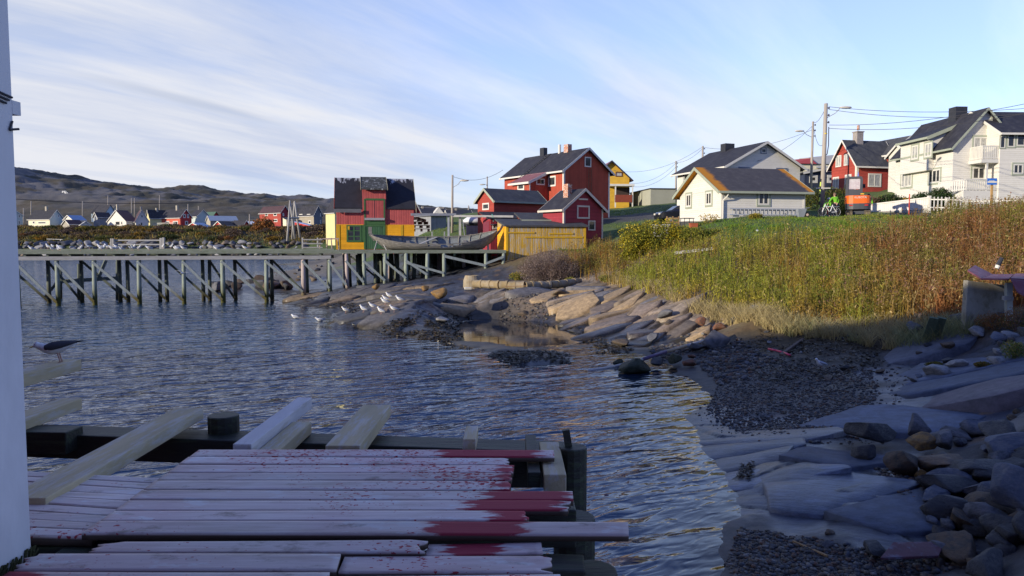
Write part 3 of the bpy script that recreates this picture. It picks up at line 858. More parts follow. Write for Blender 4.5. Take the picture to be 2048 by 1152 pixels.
fracture([(1765, 708, .8), (1900, 690, 1.1), (2000, 668, 1.6), (2060, 660, 2.0), (2075, 830, 1.0), (1990, 858, .75), (1840, 842, .65), (1790, 800, .62), (1760, 750, .7)], .8, -20, 2.8, 1.7, BLUP + [(.10, .085, .095)], 705, .06, .012, gap=.010, chamfer=.03, tide_on=False, lift=.02, drop=.016, thin=.12)
BVA = np.array(BV); BFA = np.array(BF)
rockmat = vmat('bedrock_surface', rough=.80, spec=.5, bump=.022, bscale=14, var=.42, vscale=4.5, wet=True)
bedrock = np_mesh('rock_ground', BVA, BFA, rockmat, col=np.array(BC), smooth=False, attrs={'wet': np.array(BW)})
tag(bedrock, kind='structure')
_bvh = BVHTree.FromPolygons([tuple(v) for v in BVA], [tuple(dict.fromkeys(f)) for f in BFA.tolist()])
_gz0 = gz


def gz(x, y):
    z = _gz0(x, y); h = _bvh.ray_cast(Vector((x, y, 30)), Vector((0, 0, -1)))
    return max(z, h[0].z) if h[0] is not None else z

# ------------------------------------------------------------------ shared building materials
WHITE = mat('white_paint', (.64, .62, .56), .6, .05, 2.0)
WHITE_H = mat('white_boarding', (.66, .635, .57), .6, .05, 1.5, boards='h', bw=.16)
CREAM_H = mat('cream_boarding', (.72, .66, .48), .65, .06, 1.5, boards='h', bw=.18)
RED_V = mat('red_board_wall', (.36, .062, .034), .7, .14, 1.5, boards='v', bw=.16)
RED_H = mat('red_clapboard_wall', (.34, .055, .038), .7, .12, 1.5, boards='h', bw=.15)
DRED_H = mat('crimson_clapboard_wall', (.26, .028, .042), .7, .14, 1.5, boards='h', bw=.15)
DRED_V = mat('crimson_board_wall', (.27, .028, .042), .7, .16, 1.5, boards='v', bw=.15)
ROOF_D = mat('black_felt_roof', (.026, .026, .036), .75, .25, 1.2, col2=(.05, .05, .055), bump=.01)
ROOF_G = mat('grey_felt_roof', (.06, .062, .07), .8, .2, 1.4, col2=(.09, .09, .085), bump=.01)
ROOF_R = mat('maroon_sheet_roof', (.20, .07, .075), .55, .12, 1.0, boards='x', bw=.22)
GLASS = mat('window_glass', (.022, .026, .032), .08, .3, .8, col2=(.07, .07, .065), spec=.5)
CURT = mat('curtained_glass', (.42, .42, .40), .3, .25, 3.0, col2=(.14, .14, .15), c2at=(.5, .6), stretch=(6, 6, .6), spec=.5)
TRIMG = mat('sage_trim_paint', (.33, .36, .28), .6, .08, 3.0)
TRIMB = mat('slate_blue_trim_paint', (.13, .16, .22), .6, .08, 3.0)
NAVY = mat('navy_board_wall', (.030, .040, .075), .7, .15, 1.5, boards='v', bw=.16)
CONC = mat('weathered_concrete', (.33, .31, .27), .9, .14, 2.2, col2=(.20, .19, .15), bump=.02)
BRICKM = mat('painted_brick', (.40, .15, .08), .85, .2, 5.0, col2=(.55, .50, .44), c2at=(.5, .56), bump=.01)
DARKM = mat('dark_metal', (.03, .032, .04), .45, .2, 3)
YEL_H = mat('yellow_clapboard_wall', (.62, .38, .045), .7, .1, 1.5, boards='h', bw=.17)
GREYV = mat('grey_board_wall', (.25, .26, .28), .75, .12, 1.5, boards='v', bw=.18)


class House:
    """near corner C; front wall runs right along local x, left wall runs away along local y"""

    def __init__(s, name, label, cpx, cpy, Y, phi, pxL=None, pxR=None, eave=None, ridge=None, kind='front', wall=WHITE_H, roof=ROOF_D, trim=WHITE, LA=None, LB=None,
                 oe=.35, og=.3, sink=1.5, root=None, cat='house', tk=.12, group=None, wall_left=None, base_z=None):
        s.C = at(cpx, cpy, Y)
        if base_z is not None: s.C.z = base_z
        s.phi = R(phi); s.b = Vector((math.cos(s.phi), math.sin(s.phi), 0)); s.a = Vector((-math.sin(s.phi), math.cos(s.phi), 0))
        s.LB = LB if LB else s.solve(s.C, s.b, pxR)
        s.LA = LA if LA else s.solve(s.C, s.a, pxL)
        z0 = s.C.z
        s.he = at(cpx, eave, Y).z - z0
        s.kind = kind
        if kind == 'front': A = s.C + s.b * (s.LB / 2)
        elif kind == 'left': A = s.C + s.a * (s.LA / 2)
        elif kind == 'mono': A = s.C + s.a * s.LA
        elif kind == 'monox': A = s.C + s.b * s.LB
        else: A = s.C
        s.hr = at(1024, ridge, A.y).z - z0 if ridge else s.he
        s.M = Matrix.Translation(s.C) @ Matrix.Rotation(s.phi, 4, 'Z')
        if root is None:
            s.root = thing(name, label, cat, s.C, s.phi, group); s.rel = Matrix.Identity(4); s.rootM = s.M
        else:
            s.root = root.root; s.rootM = root.rootM; s.rel = s.rootM.inverted() @ s.M
        he, hr, LA, LB = s.he, s.hr, s.LA, s.LB
        m = MB(); z = -sink
        if kind == 'front':
            m.prism([(0, 0, z), (LB, 0, z), (LB, 0, he), (LB / 2, 0, hr - .02), (0, 0, he)], (0, LA, 0))
        elif kind == 'left':
            m.prism([(0, 0, z), (0, LA, z), (0, LA, he), (0, LA / 2, hr - .02), (0, 0, he)], (LB, 0, 0))
        elif kind == 'mono':
            m.prism([(0, 0, z), (0, LA, z), (0, LA, hr), (0, 0, he)], (LB, 0, 0))
        elif kind == 'monox':
            m.prism([(0, 0, z), (LB, 0, z), (LB, 0, hr), (0, 0, he)], (0, LA, 0))
        else:
            m.box((0, 0, z), (LB, LA, he))
        mats = [wall]
        s.wall = s.part(m, 'wall', mats)
        if wall_left is not None:
            q = MB(); 
            if kind == 'left': q.prism([(-.012, 0, 0), (-.012, LA, 0), (-.012, LA, he), (-.012, LA / 2, hr - .05), (-.012, 0, he)], (.008, 0, 0))
            else: q.box((-.012, 0, 0), (-.004, LA, he))
            s.part(q, 'side_wall', wall_left)
        # roof
        r = MB(); bbs = []; gts = []
        if kind in ('front', 'left'):
            Wc, L = (LB, LA) if kind == 'front' else (LA, LB)
            T = (lambda rr, c, zz: (c, rr, zz)) if kind == 'front' else (lambda rr, c, zz: (rr, c, zz))
            tp = (hr - he) / (Wc / 2); ze = he - oe * tp
            for sgn in (0, 1):
                c0, cm = (-oe, Wc / 2) if not sgn else (Wc + oe, Wc / 2)
                poly = [T(-og, c0, ze), T(-og, cm, hr), T(-og, cm, hr + tk), T(-og, c0, ze + tk)]
                d = Vector(T(L + og, 0, 0)) - Vector(T(-og, 0, 0))
                r.prism(poly, d)
                for rr in ((-og - .035, L + og + .005) if s.C.y < 150 else (-og - .035,)):
                    bbs.append(MB()); bbs[-1].prism([T(rr, c0, ze - .12), T(rr, cm, hr - .10), T(rr, cm, hr + tk + .02), T(rr, c0, ze + tk + .02)], Vector(T(.03, 0, 0)) - Vector(T(0, 0, 0)))
                cg = c0 - .05 if not sgn else c0 + .05
                if not (sgn and s.C.y > 150): gts.append(MB().bar(T(-og, cg, ze + .02), T(L + og, cg, ze + .02), .10, .16))
            s.slope = tp
        elif kind == 'mono':
            tp = (hr - he) / LA
            r.prism([(-og, -oe, he - oe * tp), (-og, LA + oe, hr + oe * tp), (-og, LA + oe, hr + oe * tp + tk), (-og, -oe, he - oe * tp + tk)], (LB + 2 * og, 0, 0))
            gts.append(MB().bar((-og, -oe - .03, he - oe * tp + .05), (LB + og, -oe - .03, he - oe * tp + .05), .04, .16))
        elif kind == 'monox':
            tp = (hr - he) / LB
            r.prism([(-oe, -og, he - oe * tp), (LB + oe, -og, hr + oe * tp), (LB + oe, -og, hr + oe * tp + tk), (-oe, -og, he - oe * tp + tk)], (0, LA + 2 * og, 0))
            bbs.append(MB()); bbs[-1].prism([(-oe, -og - .035, he - oe * tp - .1), (LB + oe, -og - .035, hr + oe * tp - .1), (LB + oe, -og - .035, hr + oe * tp + tk + .02), (-oe, -og - .035, he - oe * tp + tk + .02)], (0, .03, 0))
        else:
            r.box((-og, -og, he), (LB + og, LA + og, he + tk))
        s.roof = s.part(r, 'roof', roof)
        for bb in bbs if trim else (): s.sub(bb, 'bargeboard', trim, s.roof)
        for gt in gts if trim else (): s.sub(gt, 'gutter', trim, s.roof)

    def solve(s, P, u, px):
        k = kx(px)
        return (k * P.y - P.x) / (u.x - k * u.y)

    def part(s, m, name, mats, **kw):
        return m.build(name, mats, s.root, M=s.rel, **kw)

    def sub(s, m, name, mats, parent, **kw):
        return m.build(name, mats, parent, **kw)

    # wall faces: origin, direction u (local), outward n (local)
    def face(s, f):
        if f == 'front': return Vector((0, 0, 0)), Vector((1, 0, 0)), Vector((0, -1, 0))
        if f == 'left': return Vector((0, 0, 0)), Vector((0, 1, 0)), Vector((-1, 0, 0))
        return Vector((s.LB, 0, 0)), Vector((0, 1, 0)), Vector((1, 0, 0))

    def hit(s, f, px, py, off=0.0):
        o, u, n = s.face(f)
        Rm = s.M.to_3x3()
        O = s.M @ (o + n * off); N = Rm @ n; U = Rm @ u
        d = Vector(ray(px, py)); E = Vector((0, 0, EYE))
        t = (O - E).dot(N) / d.dot(N)
        P = E + d * t
        return (P - O).dot(U), P.z - s.C.z

    def rect(s, f, x0, y0, x1, y1, off=0.0):
        ym = (y0 + y1) / 2; xm = (x0 + x1) / 2
        ua = s.hit(f, x0, ym, off)[0]; ub = s.hit(f, x1, ym, off)[0]
        zt = s.hit(f, xm, y0, off)[1]; zb = s.hit(f, xm, y1, off)[1]
        return min(ua, ub), max(ua, ub), zb, zt

    def fbox(s, m, f, u0, u1, z0, z1, w0, w1, mi=0):
        o, u, n = s.face(f)
        A = o + u * u0 + n * w0; B = o + u * u1 + n * w1
        return m.box((min(A.x, B.x), min(A.y, B.y), z0), (max(A.x, B.x), max(A.y, B.y), z1), mi)

    def win(s, f, x0, y0, x1, y1, cols=2, rows=1, frame=WHITE, glass=GLASS, casing=None, fw=None, name='window', off=0.0, uvz=None):
        u0, u1, z0, z1 = uvz if uvz else s.rect(f, x0, y0, x1, y1, off)
        w = u1 - u0; h = z1 - z0
        fw = fw or min(.13, w * .13)
        m = MB(); g = MB()
        cs = MB()
        if casing:
            cw_ = fw
            s.fbox(cs, f, u0 - cw_, u1 + cw_, z1, z1 + cw_ * 1.1, off, off + .05); s.fbox(cs, f, u0 - cw_, u1 + cw_, z0 - cw_ * 1.1, z0, off, off + .05)
            s.fbox(cs, f, u0 - cw_, u0, z0, z1, off, off + .045); s.fbox(cs, f, u1, u1 + cw_, z0, z1, off, off + .045)
        s.fbox(m, f, u0, u1, z1 - fw, z1, off, off + .055); s.fbox(m, f, u0, u1, z0, z0 + fw, off, off + .06)
        s.fbox(m, f, u0, u0 + fw, z0 + fw, z1 - fw, off, off + .05); s.fbox(m, f, u1 - fw, u1, z0 + fw, z1 - fw, off, off + .05)
        for i in range(1, cols):
            c = u0 + w * i / cols; s.fbox(m, f, c - fw * .4, c + fw * .4, z0 + fw, z1 - fw, off, off + .045)
        for i in range(1, rows):
            c = z0 + h * i / rows; s.fbox(m, f, u0 + fw, u1 - fw, c - fw * .3, c + fw * .3, off, off + .04)
        wo = s.part(m, name, frame)
        s.fbox(g, f, u0 + fw * .5, u1 - fw * .5, z0 + fw * .5, z1 - fw * .5, off + .002, off + .02)
        s.sub(g, 'pane', glass, wo)
        if casing: s.sub(cs, 'casing', casing, wo)
        return wo

    def panel(s, f, x0, y0, x1, y1, m_, name, w=.03, uvz=None, parent=None, w0=0.0):
        u0, u1, z0, z1 = uvz if uvz else s.rect(f, x0, y0, x1, y1)
        q = MB(); s.fbox(q, f, u0, u1, z0, z1, w0, w0 + w)
        return s.part(q, name, m_) if parent is None else s.sub(q, name, m_, parent)

    def corner(s, m_, w=.14, f='front', right=True):
        """white corner boards on the near corner and the far right corner"""
        q = MB()
        q.box((-.03, -.03, -.3), (w, -.002, s.he)); q.box((-.03, -.002, -.3), (-.002, w, s.he))
        s.part(q, 'corner_board', m_)
        if right: s.part(MB().box((s.LB - w, -.03, -.3), (s.LB + .03, -.002, s.he)), 'corner_board', m_)

    def chimney(s, px0, px1, pytop, r_frac, size=.6, m_=DARKM, h=None, cap=None, name='chimney', c_off=0.0):
        """stands on the ridge at fraction r_frac of its length"""
        if s.kind == 'front': p = Vector((s.LB / 2 + c_off, s.LA * r_frac, s.hr))
        else: p = Vector((s.LB * r_frac, s.LA / 2 + c_off, s.hr))
        P = s.M @ p
        wdt = (px1 - px0) / F * P.y if px0 is not None else size
        top = at(1024, pytop, P.y).z - s.C.z if h is None else s.hr + h
        q = MB(); q.box((p.x - wdt * .45, p.y - size / 2, p.z - .7), (p.x + wdt * .45, p.y + size / 2, top))
        if cap: q.box((p.x - wdt * .52, p.y - size * .6, top), (p.x + wdt * .52, p.y + size * .6, top + .1))
        return s.sub(q, name, m_, s.roof)


# ------------------------------------------------------------------ the red houses in the middle
big = House('red_house', 'tall dark red house with black roof, white bargeboards and a ladder down its gable', 1127, 440, 72, 35, 1009, 1218, 338, 298, 'front', RED_V, ROOF_D, oe=.4, og=.35, base_z=5.2)
big.corner(WHITE, .16)
big.win('front', 1169, 314, 1182, 334, 1)
big.win('left', 1097, 352, 1112, 373, 1, fw=.16)
big.chimney(1084, 1094, 296, .70, .7, DARKM)
big.chimney(1130, 1141, 289, .30, .7, BRICKM)
q = MB(); q.tube((big.LB / 2 - .1, big.LA * .42, big.hr - .3), (big.LB / 2 - .1, big.LA * .42, big.hr + .9), .16, n=8); big.sub(q, 'stove_pipe', WHITE, big.roof)
q = MB()  # roof ladder down the west slope
for k in range(14):
    c = big.LB / 2 - .1 - k * .30; z = big.hr - (big.LB / 2 - c) * big.slope + .17
    q.bar((c, big.LA * .58 - .22, z), (c, big.LA * .58 + .22, z), .05, .04)
for s_ in (-.22, .22):
    q.bar((big.LB / 2 - .1, big.LA * .58 + s_, big.hr + .12), (big.LB / 2 - 4.0, big.LA * .58 + s_, big.hr - 3.9 * big.slope + .15), .04, .04)
big.sub(q, 'roof_ladder', ROOF_G, big.roof)
q = MB()  # ladder fixed to the gable
uL, zL = big.hit('front', 1179, 336)
for s_ in (-.2, .2): q.bar((uL + s_, -.10, .6), (uL + s_, -.10, zL), .04, .04, up=(0, 1, 0))
for k in range(int((zL - .8) / .3)): q.bar((uL - .2, -.10, .9 + k * .3), (uL + .2, -.10, .9 + k * .3), .03, .03)
big.part(q, 'wall_ladder', mat('rusty_iron', (.20, .09, .05), .7, .2, 5))
# lean-to annex on the lit long wall
y1 = big.solve(big.C, big.a, 1096); Pj = big.C + big.a * y1
x1 = big.solve(Pj, -big.b, 1059); Pk = Pj - big.b * x1
y2 = y1 + big.solve(Pk, big.a, 1025)
zt = big.he - .1; zo = at(1024, 363, Pk.y).z - big.C.z
q = MB(); q.prism([(0, y1, -1), (-x1, y1, -1), (-x1, y1, zo), (0, y1, zt)], (0, y2 - y1, 0)); an = big.part(q, 'annex', RED_V)
q = MB(); e = .35; sl = (zt - zo) / x1
q.prism([(0, y1 - .3, zt + .02), (-x1 - e, y1 - .3, zo - e * sl), (-x1 - e, y1 - .3, zo - e * sl + .12), (0, y1 - .3, zt + .14)], (0, y2 - y1 + .6, 0)); big.sub(q, 'annex_roof', mat('maroon_annex_roof', (.22, .085, .085), .55, .1, 1.0, boards='y', bw=.25), an)
q = MB(); q.prism([(0, y1 - .335, zt - .15), (-x1 - e, y1 - .335, zo - e * sl - .14), (-x1 - e, y1 - .335, zo - e * sl + .14), (0, y1 - .335, zt + .16)], (0, .03, 0))
q.bar((-x1 - e - .03, y1 - .3, zo - e * sl + .02), (-x1 - e - .03, y2 + .3, zo - e * sl + .02), .05, .2)
q.box((-x1 - .03, y1 - .03, -.3), (-x1 + .1, y1 - .002, zo)); big.sub(q, 'annex_trim', WHITE, an)


def loc_win(h, plane, px0, py0, px1, py1, frame, fw):
    """window on a wall plane given in house coordinates: ('x'|'y', value)"""
    ax, val = plane
    n = Vector((-1, 0, 0)) if ax == 'x' else Vector((0, -1, 0))
    O = h.M @ (Vector((val, 0, 0)) if ax == 'x' else Vector((0, val, 0))); N = h.M.to_3x3() @ n
    def hp(px, py):
        d = Vector(ray(px, py)); E = Vector((0, 0, EYE)); tt = (O - E).dot(N) / d.dot(N)
        return h.M.inverted() @ (E + d * tt)
    ym = (py0 + py1) / 2; xm = (px0 + px1) / 2
    A = hp(px0, ym); B = hp(px1, ym); zt = hp(xm, py0).z; zb = hp(xm, py1).z
    i = 1 if ax == 'x' else 0
    u0, u1 = sorted((A[i], B[i]))
    m = MB(); g = MB()
    def bx(mm, a, b, c, d, w0, w1):
        if ax == 'x': mm.box((val - w1, a, c), (val - w0, b, d))
        else: mm.box((a, val - w1, c), (b, val - w0, d))
    bx(m, u0, u1, zt - fw, zt, 0, .05); bx(m, u0, u1, zb, zb + fw, 0, .055); bx(m, u0, u0 + fw, zb + fw, zt - fw, 0, .05); bx(m, u1 - fw, u1, zb + fw, zt - fw, 0, .05)
    w = h.part(m, 'window', frame); bx(g, u0 + fw * .5, u1 - fw * .5, zb + fw * .5, zt - fw * .5, .002, .02); h.sub(g, 'pane', GLASS, w)
    return w


loc_win(big, ('x', -x1), 1035.5, 363, 1049, 381, WHITE, .18)
loc_win(big, ('y', y1), 1072, 357, 1089, 370, WHITE, .12)
q = MB(); q.box((-3.2, y2 - .5, zo - 2.0), (-x1 - .1, y2 + 2.6, zo - 1.1)); big.part(q, 'balcony', WHITE)
q = MB(); q.prism([(-.0, y1 - 2.4, 2.3), (-1.6, y1 - 2.4, 1.7), (-1.6, y1 - 2.4, 1.82), (0, y1 - 2.4, 2.42)], (0, 2.1, 0)); big.part(q, 'porch_roof', ROOF_G)

sm = House('red_house', 'low red house with grey roof, one white window in its bright gable', 988, 440, 64, 35, 955.6, 1088, 399, 379, 'left', RED_H, ROOF_G, TRIMG, oe=.3, og=.22, base_z=3.6)
sm.win('left', 965.6, 406, 978.8, 420, 1, fw=.13)
q = MB(); q.box((.002 - .03, -.03, -.3), (.1, -.002, sm.he)); sm.part(q, 'corner_board', RED_H)
gb = House('red_shed', 'crimson gabled shed with white bargeboards, closed loft hatch and a brick chimney', 1127.5, 462, 58, 35, 1086, 1205, 416, 380, 'front', DRED_H, ROOF_D, mat('off_white_trim', (.58, .52, .44), .7, .1, 3), oe=.3, og=.25, base_z=4.0)
OFFW = _mc['off_white_trim']
gb.corner(OFFW, .12)
w_ = gb.win('front', 1153.7, 411, 1178.7, 437.5, 1, frame=OFFW, glass=DRED_V, name='loft_hatch')
gb.win('front', 1176, 441, 1190, 461, 1, frame=OFFW)
gb.panel('front', 1157, 397, 1175, 400, OFFW, 'lintel', .06)
gb.chimney(1135, 1147, 368, .42, .6, BRICKM, c_off=-.75)
mid = House('red_shed', 'low red lean-to under a flat grey roof between yellow shed and crimson gable', 1047, 470, 59, 14, 1034, 1150, 441, 429, 'mono', RED_V, ROOF_G, TRIMG, oe=.2, og=.2, base_z=3.8)
edg = House('red_shed', 'small dark red outhouse with a black lean-to roof left of the yellow shed', 981, 470, 61, 20, 966, 1040, 437, 427, 'mono', DRED_V, ROOF_D, None, oe=.25, og=.3, base_z=3.7)
edg.win('front', 984.5, 449, 994, 458.5, 1, fw=.12)
q = MB(); q.box((-.03, -1.0, 2.05), (1.0, .02, 2.13)); edg.part(q, 'awning', ROOF_D)
q = MB(); u0, u1, z0, z1 = edg.rect('left', 967, 443, 979, 468); edg.fbox(q, 'left', u0, u1, z0, z1, 0, .04); edg.part(q, 'door', mat('maroon_door', (.17, .03, .05), .7, .1, 2))
YWEATH = mat('peeling_yellow_boards', (.50, .30, .03), .85, .22, 1.6, col2=(.40, .36, .29), c2at=(.47, .56), boards='v', bw=.15, stretch=(7, 7, .55), bump=.006)
YEL = mat('mustard_board_wall', (.72, .34, .012), .75, .12, 1.5, boards='h', bw=.2)
ys = House('yellow_shed', 'long yellow shed with peeling boards and low grey roof at the wharf end', 1013, 502, 56, 13, 995, 1171, 452.5, 441, 'mono', YWEATH, ROOF_G, None, oe=.18, og=.2, base_z=3.6, wall_left=YEL, cat='shed')
YB = mat('mustard_batten', (.55, .33, .02), .8, .1, 3)
for r_ in ((1013, 464, 1069, 467), (1098, 466, 1146, 469), (1050, 473, 1166, 476)): ys.panel('front', *r_, YB, 'batten', .05)
ys.corner(YB, .14)

yh = House('yellow_house', 'yellow gabled house with a dark porch and maroon roof behind the tall red house', 1186, 416, 100, 4, None, 1257.5, 356, 323, 'front', YEL_H, ROOF_R, DARKM, LA=9, oe=.4, og=.4)
yh.win('front', 1231, 344, 1245, 353.5, 1, frame=mat('brown_frame', (.12, .05, .03), .7), glass=CURT)
yh.panel('front', 1229, 375, 1259, 404, mat('porch_shade_paint', (.05, .035, .03), .8), 'porch_shade_panel', .03)  # dark panel paints the shaded opening of the porch onto the wall
u0, u1, z0, z1 = yh.rect('front', 1212, 370, 1263, 374)
q = MB(); q.box((u0, -1.8, z0), (u1, 0, z1)); yh.part(q, 'porch_roof', WHITE)
for uu in (u0 + .9, u1 - .3): yh.part(MB().box((uu, -1.7, 0), (uu + .15, -1.55, z0)), 'porch_post', WHITE)
q = MB(); q.box((u0 + .9, -1.75, .7), (u1 - .3, -1.70, 1.7)); yh.part(q, 'porch_railing', mat('rust_red_railing', (.22, .05, .03), .8))

fr_ = House('red_house', 'small bright red building far off between yellow house and grey block', 1277, 407, 130, 20, 1266, 1330, 389, 378, 'front', RED_V, ROOF_G, WHITE, oe=.2, og=.2, cat='building')
gk = House('grey_building', 'grey green flat roofed block left of the white garage', 1301, 411, 96, 8, None, 1350, 378, None, 'flat', mat('grey_green_render', (.34, .34, .27), .9, .06, 1.2), ROOF_D, None, LA=9, oe=.1, og=.12, cat='building')

# ------------------------------------------------------------------ garage with lichen on its roof
LICH = mat('garage_roof_felt', (.060, .056, .062), .85, .16, 1.6, col2=(.085, .08, .08), bump=.008)
t = LICH.node_tree; p = t.nodes['Principled BSDF']
src = p.inputs['Base Color'].links[0].from_socket
tc_ = nd(t, 'ShaderNodeTexCoord'); sx = nd(t, 'ShaderNodeSeparateXYZ'); lk(t, tc_.outputs['Object'], sx.inputs[0])
gar = House('white_garage', 'small white boarded garage with a lichen-stained dark roof and ladder hung on its front', 1442.5, 438, 52, 11, 1359, 1607.5, 379, 338, 'left', WHITE_H, LICH, TRIMG, oe=.45, og=.45, cat='garage')
nl = nd(t, 'ShaderNodeTexNoise'); setin(nl, Scale=1.6, Detail=8.0, Roughness=.7); lk(t, tc_.outputs['Object'], nl.inputs['Vector'])
e1 = nd(t, 'ShaderNodeMapRange'); setin(e1, From_Min=.9, From_Max=-.35, To_Min=0.0, To_Max=1.0); lk(t, sx.outputs['X'], e1.inputs['Value'])
e2 = nd(t, 'ShaderNodeMapRange'); setin(e2, From_Min=gar.LB - .5, From_Max=gar.LB + .5, To_Min=0.0, To_Max=.9); lk(t, sx.outputs['X'], e2.inputs['Value'])
ea = nd(t, 'ShaderNodeMath', operation='MAXIMUM'); lk(t, e1.outputs[0], ea.inputs[0]); lk(t, e2.outputs[0], ea.inputs[1])
eb = nd(t, 'ShaderNodeMath', operation='ADD'); lk(t, ea.outputs[0], eb.inputs[0]); lk(t, nl.outputs['Fac'], eb.inputs[1])
ec = nd(t, 'ShaderNodeMapRange'); setin(ec, From_Min=.85, From_Max=1.15); lk(t, eb.outputs[0], ec.inputs['Value'])
em = nd(t, 'ShaderNodeMixRGB'); em.inputs['Color2'].default_value = (.50, .20, .015, 1)
lk(t, ec.outputs[0], em.inputs['Fac']); lk(t, src, em.inputs['Color1']); lk(t, em.outputs[0], p.inputs['Base Color'])
for r_ in ((1373, 388, 1383, 414), (1412.5, 384, 1424, 410)): gar.win('left', *r_, 2, casing=TRIMG)
gar.win('front', 1516, 385, 1538, 410, 2, casing=TRIMG)
gar.corner(WHITE, .12)
q = MB(); zz_ = gar.he - .25
q.path([(.35, -gar.root.scale.x * .5, zz_ + .1), (.25, -.3, zz_ - .3), (.08, -.09, zz_ - .5), (.08, -.09, -.3)], .05); gar.part(q, 'downspout', WHITE)
q = MB(); q.box((.05, -.02, gar.he - .02), (gar.LB - .05, .0, gar.he + .0)); 
q = MB(); q.box((-.02, .1, gar.he + .02), (-.002, gar.LA - .1, gar.he + .06)); gar.part(q, 'trim_strip', WHITE)

wh = House('white_house', 'white house with black roof and square dark chimney behind the garage', 1452, 432, 70, 18, 1353, 1597, 330, 286, 'front', WHITE_H, ROOF_D, WHITE, oe=.5, og=.45)
wh.chimney(1449, 1472, 288, .68, .9, DARKM)
wh.win('front', 1522.5, 297, 1532, 306, 1, casing=TRIMB)
for r_ in ((1479, 337, 1498, 362), (1554, 339, 1572, 364)): wh.win('front', *r_, 2, casing=TRIMB)
wh.win('left', 1368, 349, 1378, 364, 1, casing=TRIMB)

nv = House('navy_house', 'navy blue boarded house with white fascia between two utility poles', 1608, 388, 88, 12, 1596, 1672, 346, 333, 'monox', NAVY, ROOF_D, WHITE, oe=.4, og=.4)
nv.win('front', 1618.5, 350, 1635, 366, 1, fw=.3)
nv.win('front', 1654, 350, 1668, 366, 1, fw=.3)
fb = House('cream_building', 'large cream building with red and grey roof panels far behind the navy house', 1588, 380, 120, 10, None, 1690, 328, None, 'flat', CREAM_H, ROOF_G, None, LA=10, og=.1, cat='building')
q = MB(); q.prism([(-.4, -.4, fb.he + .05), (fb.LB * .40, -.4, fb.he + .05), (fb.LB * .40, 1.5, fb.he + 1.2), (-.4, 1.5, fb.he + 0.75)], (0, 3, .2)); fb.part(q, 'roof_panel', mat('red_sheet_roof', (.40, .06, .05), .6, .08, 1))
q = MB(); q.prism([(fb.LB * .40, -.3, fb.he - .6), (fb.LB, -.3, fb.he - .6), (fb.LB, 2, fb.he + 2.0), (fb.LB * .40, 2, fb.he + 1.35)], (0, 3, .2)); fb.part(q, 'sheet_roof', mat('pale_grey_sheet_roof', (.36, .36, .35), .6, .08, 1))
for x_ in (1600, 1607, 1614): fb.win('front', x_, 337, x_ + 4, 343, 1)

rh = House('red_house', 'red house with white window frames and grey brick chimney behind the excavator', 1712, 390, 76, 14, 1660, 1787, 326, 282, 'left', RED_H, ROOF_G, WHITE, oe=.35, og=.35)
rh.corner(WHITE, .22, right=False)
for r_ in ((1672, 311, 1683, 334), (1688.5, 308, 1698, 331), (1666, 354, 1678, 378), (1690, 349, 1703, 377)): rh.win('left', *r_, 2, glass=CURT)
rh.win('front', 1736, 347, 1762, 374, 2, glass=CURT, fw=.14)
rh.chimney(1735, 1751, 265, .34, .7, mat('grey_chimney_brick', (.30, .27, .25), .9, .2, 5.0), cap=True)
rh2 = House('x', '', 1774, 385, 77.0, 14, None, 1848, 308, 274, 'front', RED_H, ROOF_G, WHITE, LA=5.5, oe=.3, og=.35, root=rh)
q = MB(); q.tube((rh.LB * .34, rh.LA / 2, rh.hr + 1.2), (rh.LB * .34, rh.LA / 2, rh.hr + 1.7), .14); rh.sub(q, 'chimney_pot', BRICKM, rh.roof)

bw_ = House('white_house', 'large white house with balcony, brown door and big black chimney beyond the picket fence', 1903, 402, 62, 3, 1787, 2021, 289, 219, 'front', WHITE_H, ROOF_D, TRIMG, oe=.4, og=.4, sink=3)
bw_.chimney(1928, 1954, 215, .42, 1.0, DARKM)
bw_.win('left', 1803, 347, 1824, 374, 3, casing=TRIMG, glass=CURT); bw_.win('left', 1858, 339, 1881, 366, 3, casing=TRIMG)
bw_.win('front', 1947, 274, 1975, 298, 2, casing=TRIMG, glass=CURT); bw_.win('front', 1983, 234, 1993, 245, 1, casing=TRIMG); bw_.win('front', 1944, 334, 1970, 359, 2, casing=TRIMG)
# wall dormer on the long side
ya = bw_.hit('left', 1869, 285)[0]; yb = bw_.hit('left', 1811, 300)[0]; zd = bw_.hit('left', 1869, 275)[1]
q = MB(); q.prism([(-.46, ya, bw_.he - 1.9), (-.46, ya, zd), (1.7, ya, zd + .95), (1.9, ya, bw_.he - .5), (.1, ya, bw_.he - 1.9)], (0, yb - ya, 0)); dm_ = bw_.part(q, 'dormer', WHITE_H)
q = MB(); q.prism([(-.8, ya - .25, zd - .1), (2.3, ya - .25, zd + 1.2), (2.3, ya - .25, zd + 1.32), (-.8, ya - .25, zd + .04)], (0, yb - ya + .5, 0)); bw_.sub(q, 'dormer_roof', ROOF_D, dm_)
q = MB(); q.prism([(-.84, ya - .29, zd - .26), (2.3, ya - .29, zd + 1.0), (2.3, ya - .29, zd + 1.34), (-.84, ya - .29, zd + .06)], (0, .03, 0)); q.bar((-.84, ya - .25, zd - .06), (-.84, yb + .25, zd - .06), .06, .2); bw_.sub(q, 'dormer_fascia', TRIMG, dm_)
for r_ in ((1824, 291, 1837, 319), (1850, 286, 1864, 314)): bw_.win('left', *r_, 2, casing=TRIMG, glass=CURT, off=.46)
# balcony, porch and door at the gable end
u0, u1, z0, z1 = bw_.rect('front', 1940, 297, 2022, 322); bd = 1.5
RAILW = WHITE


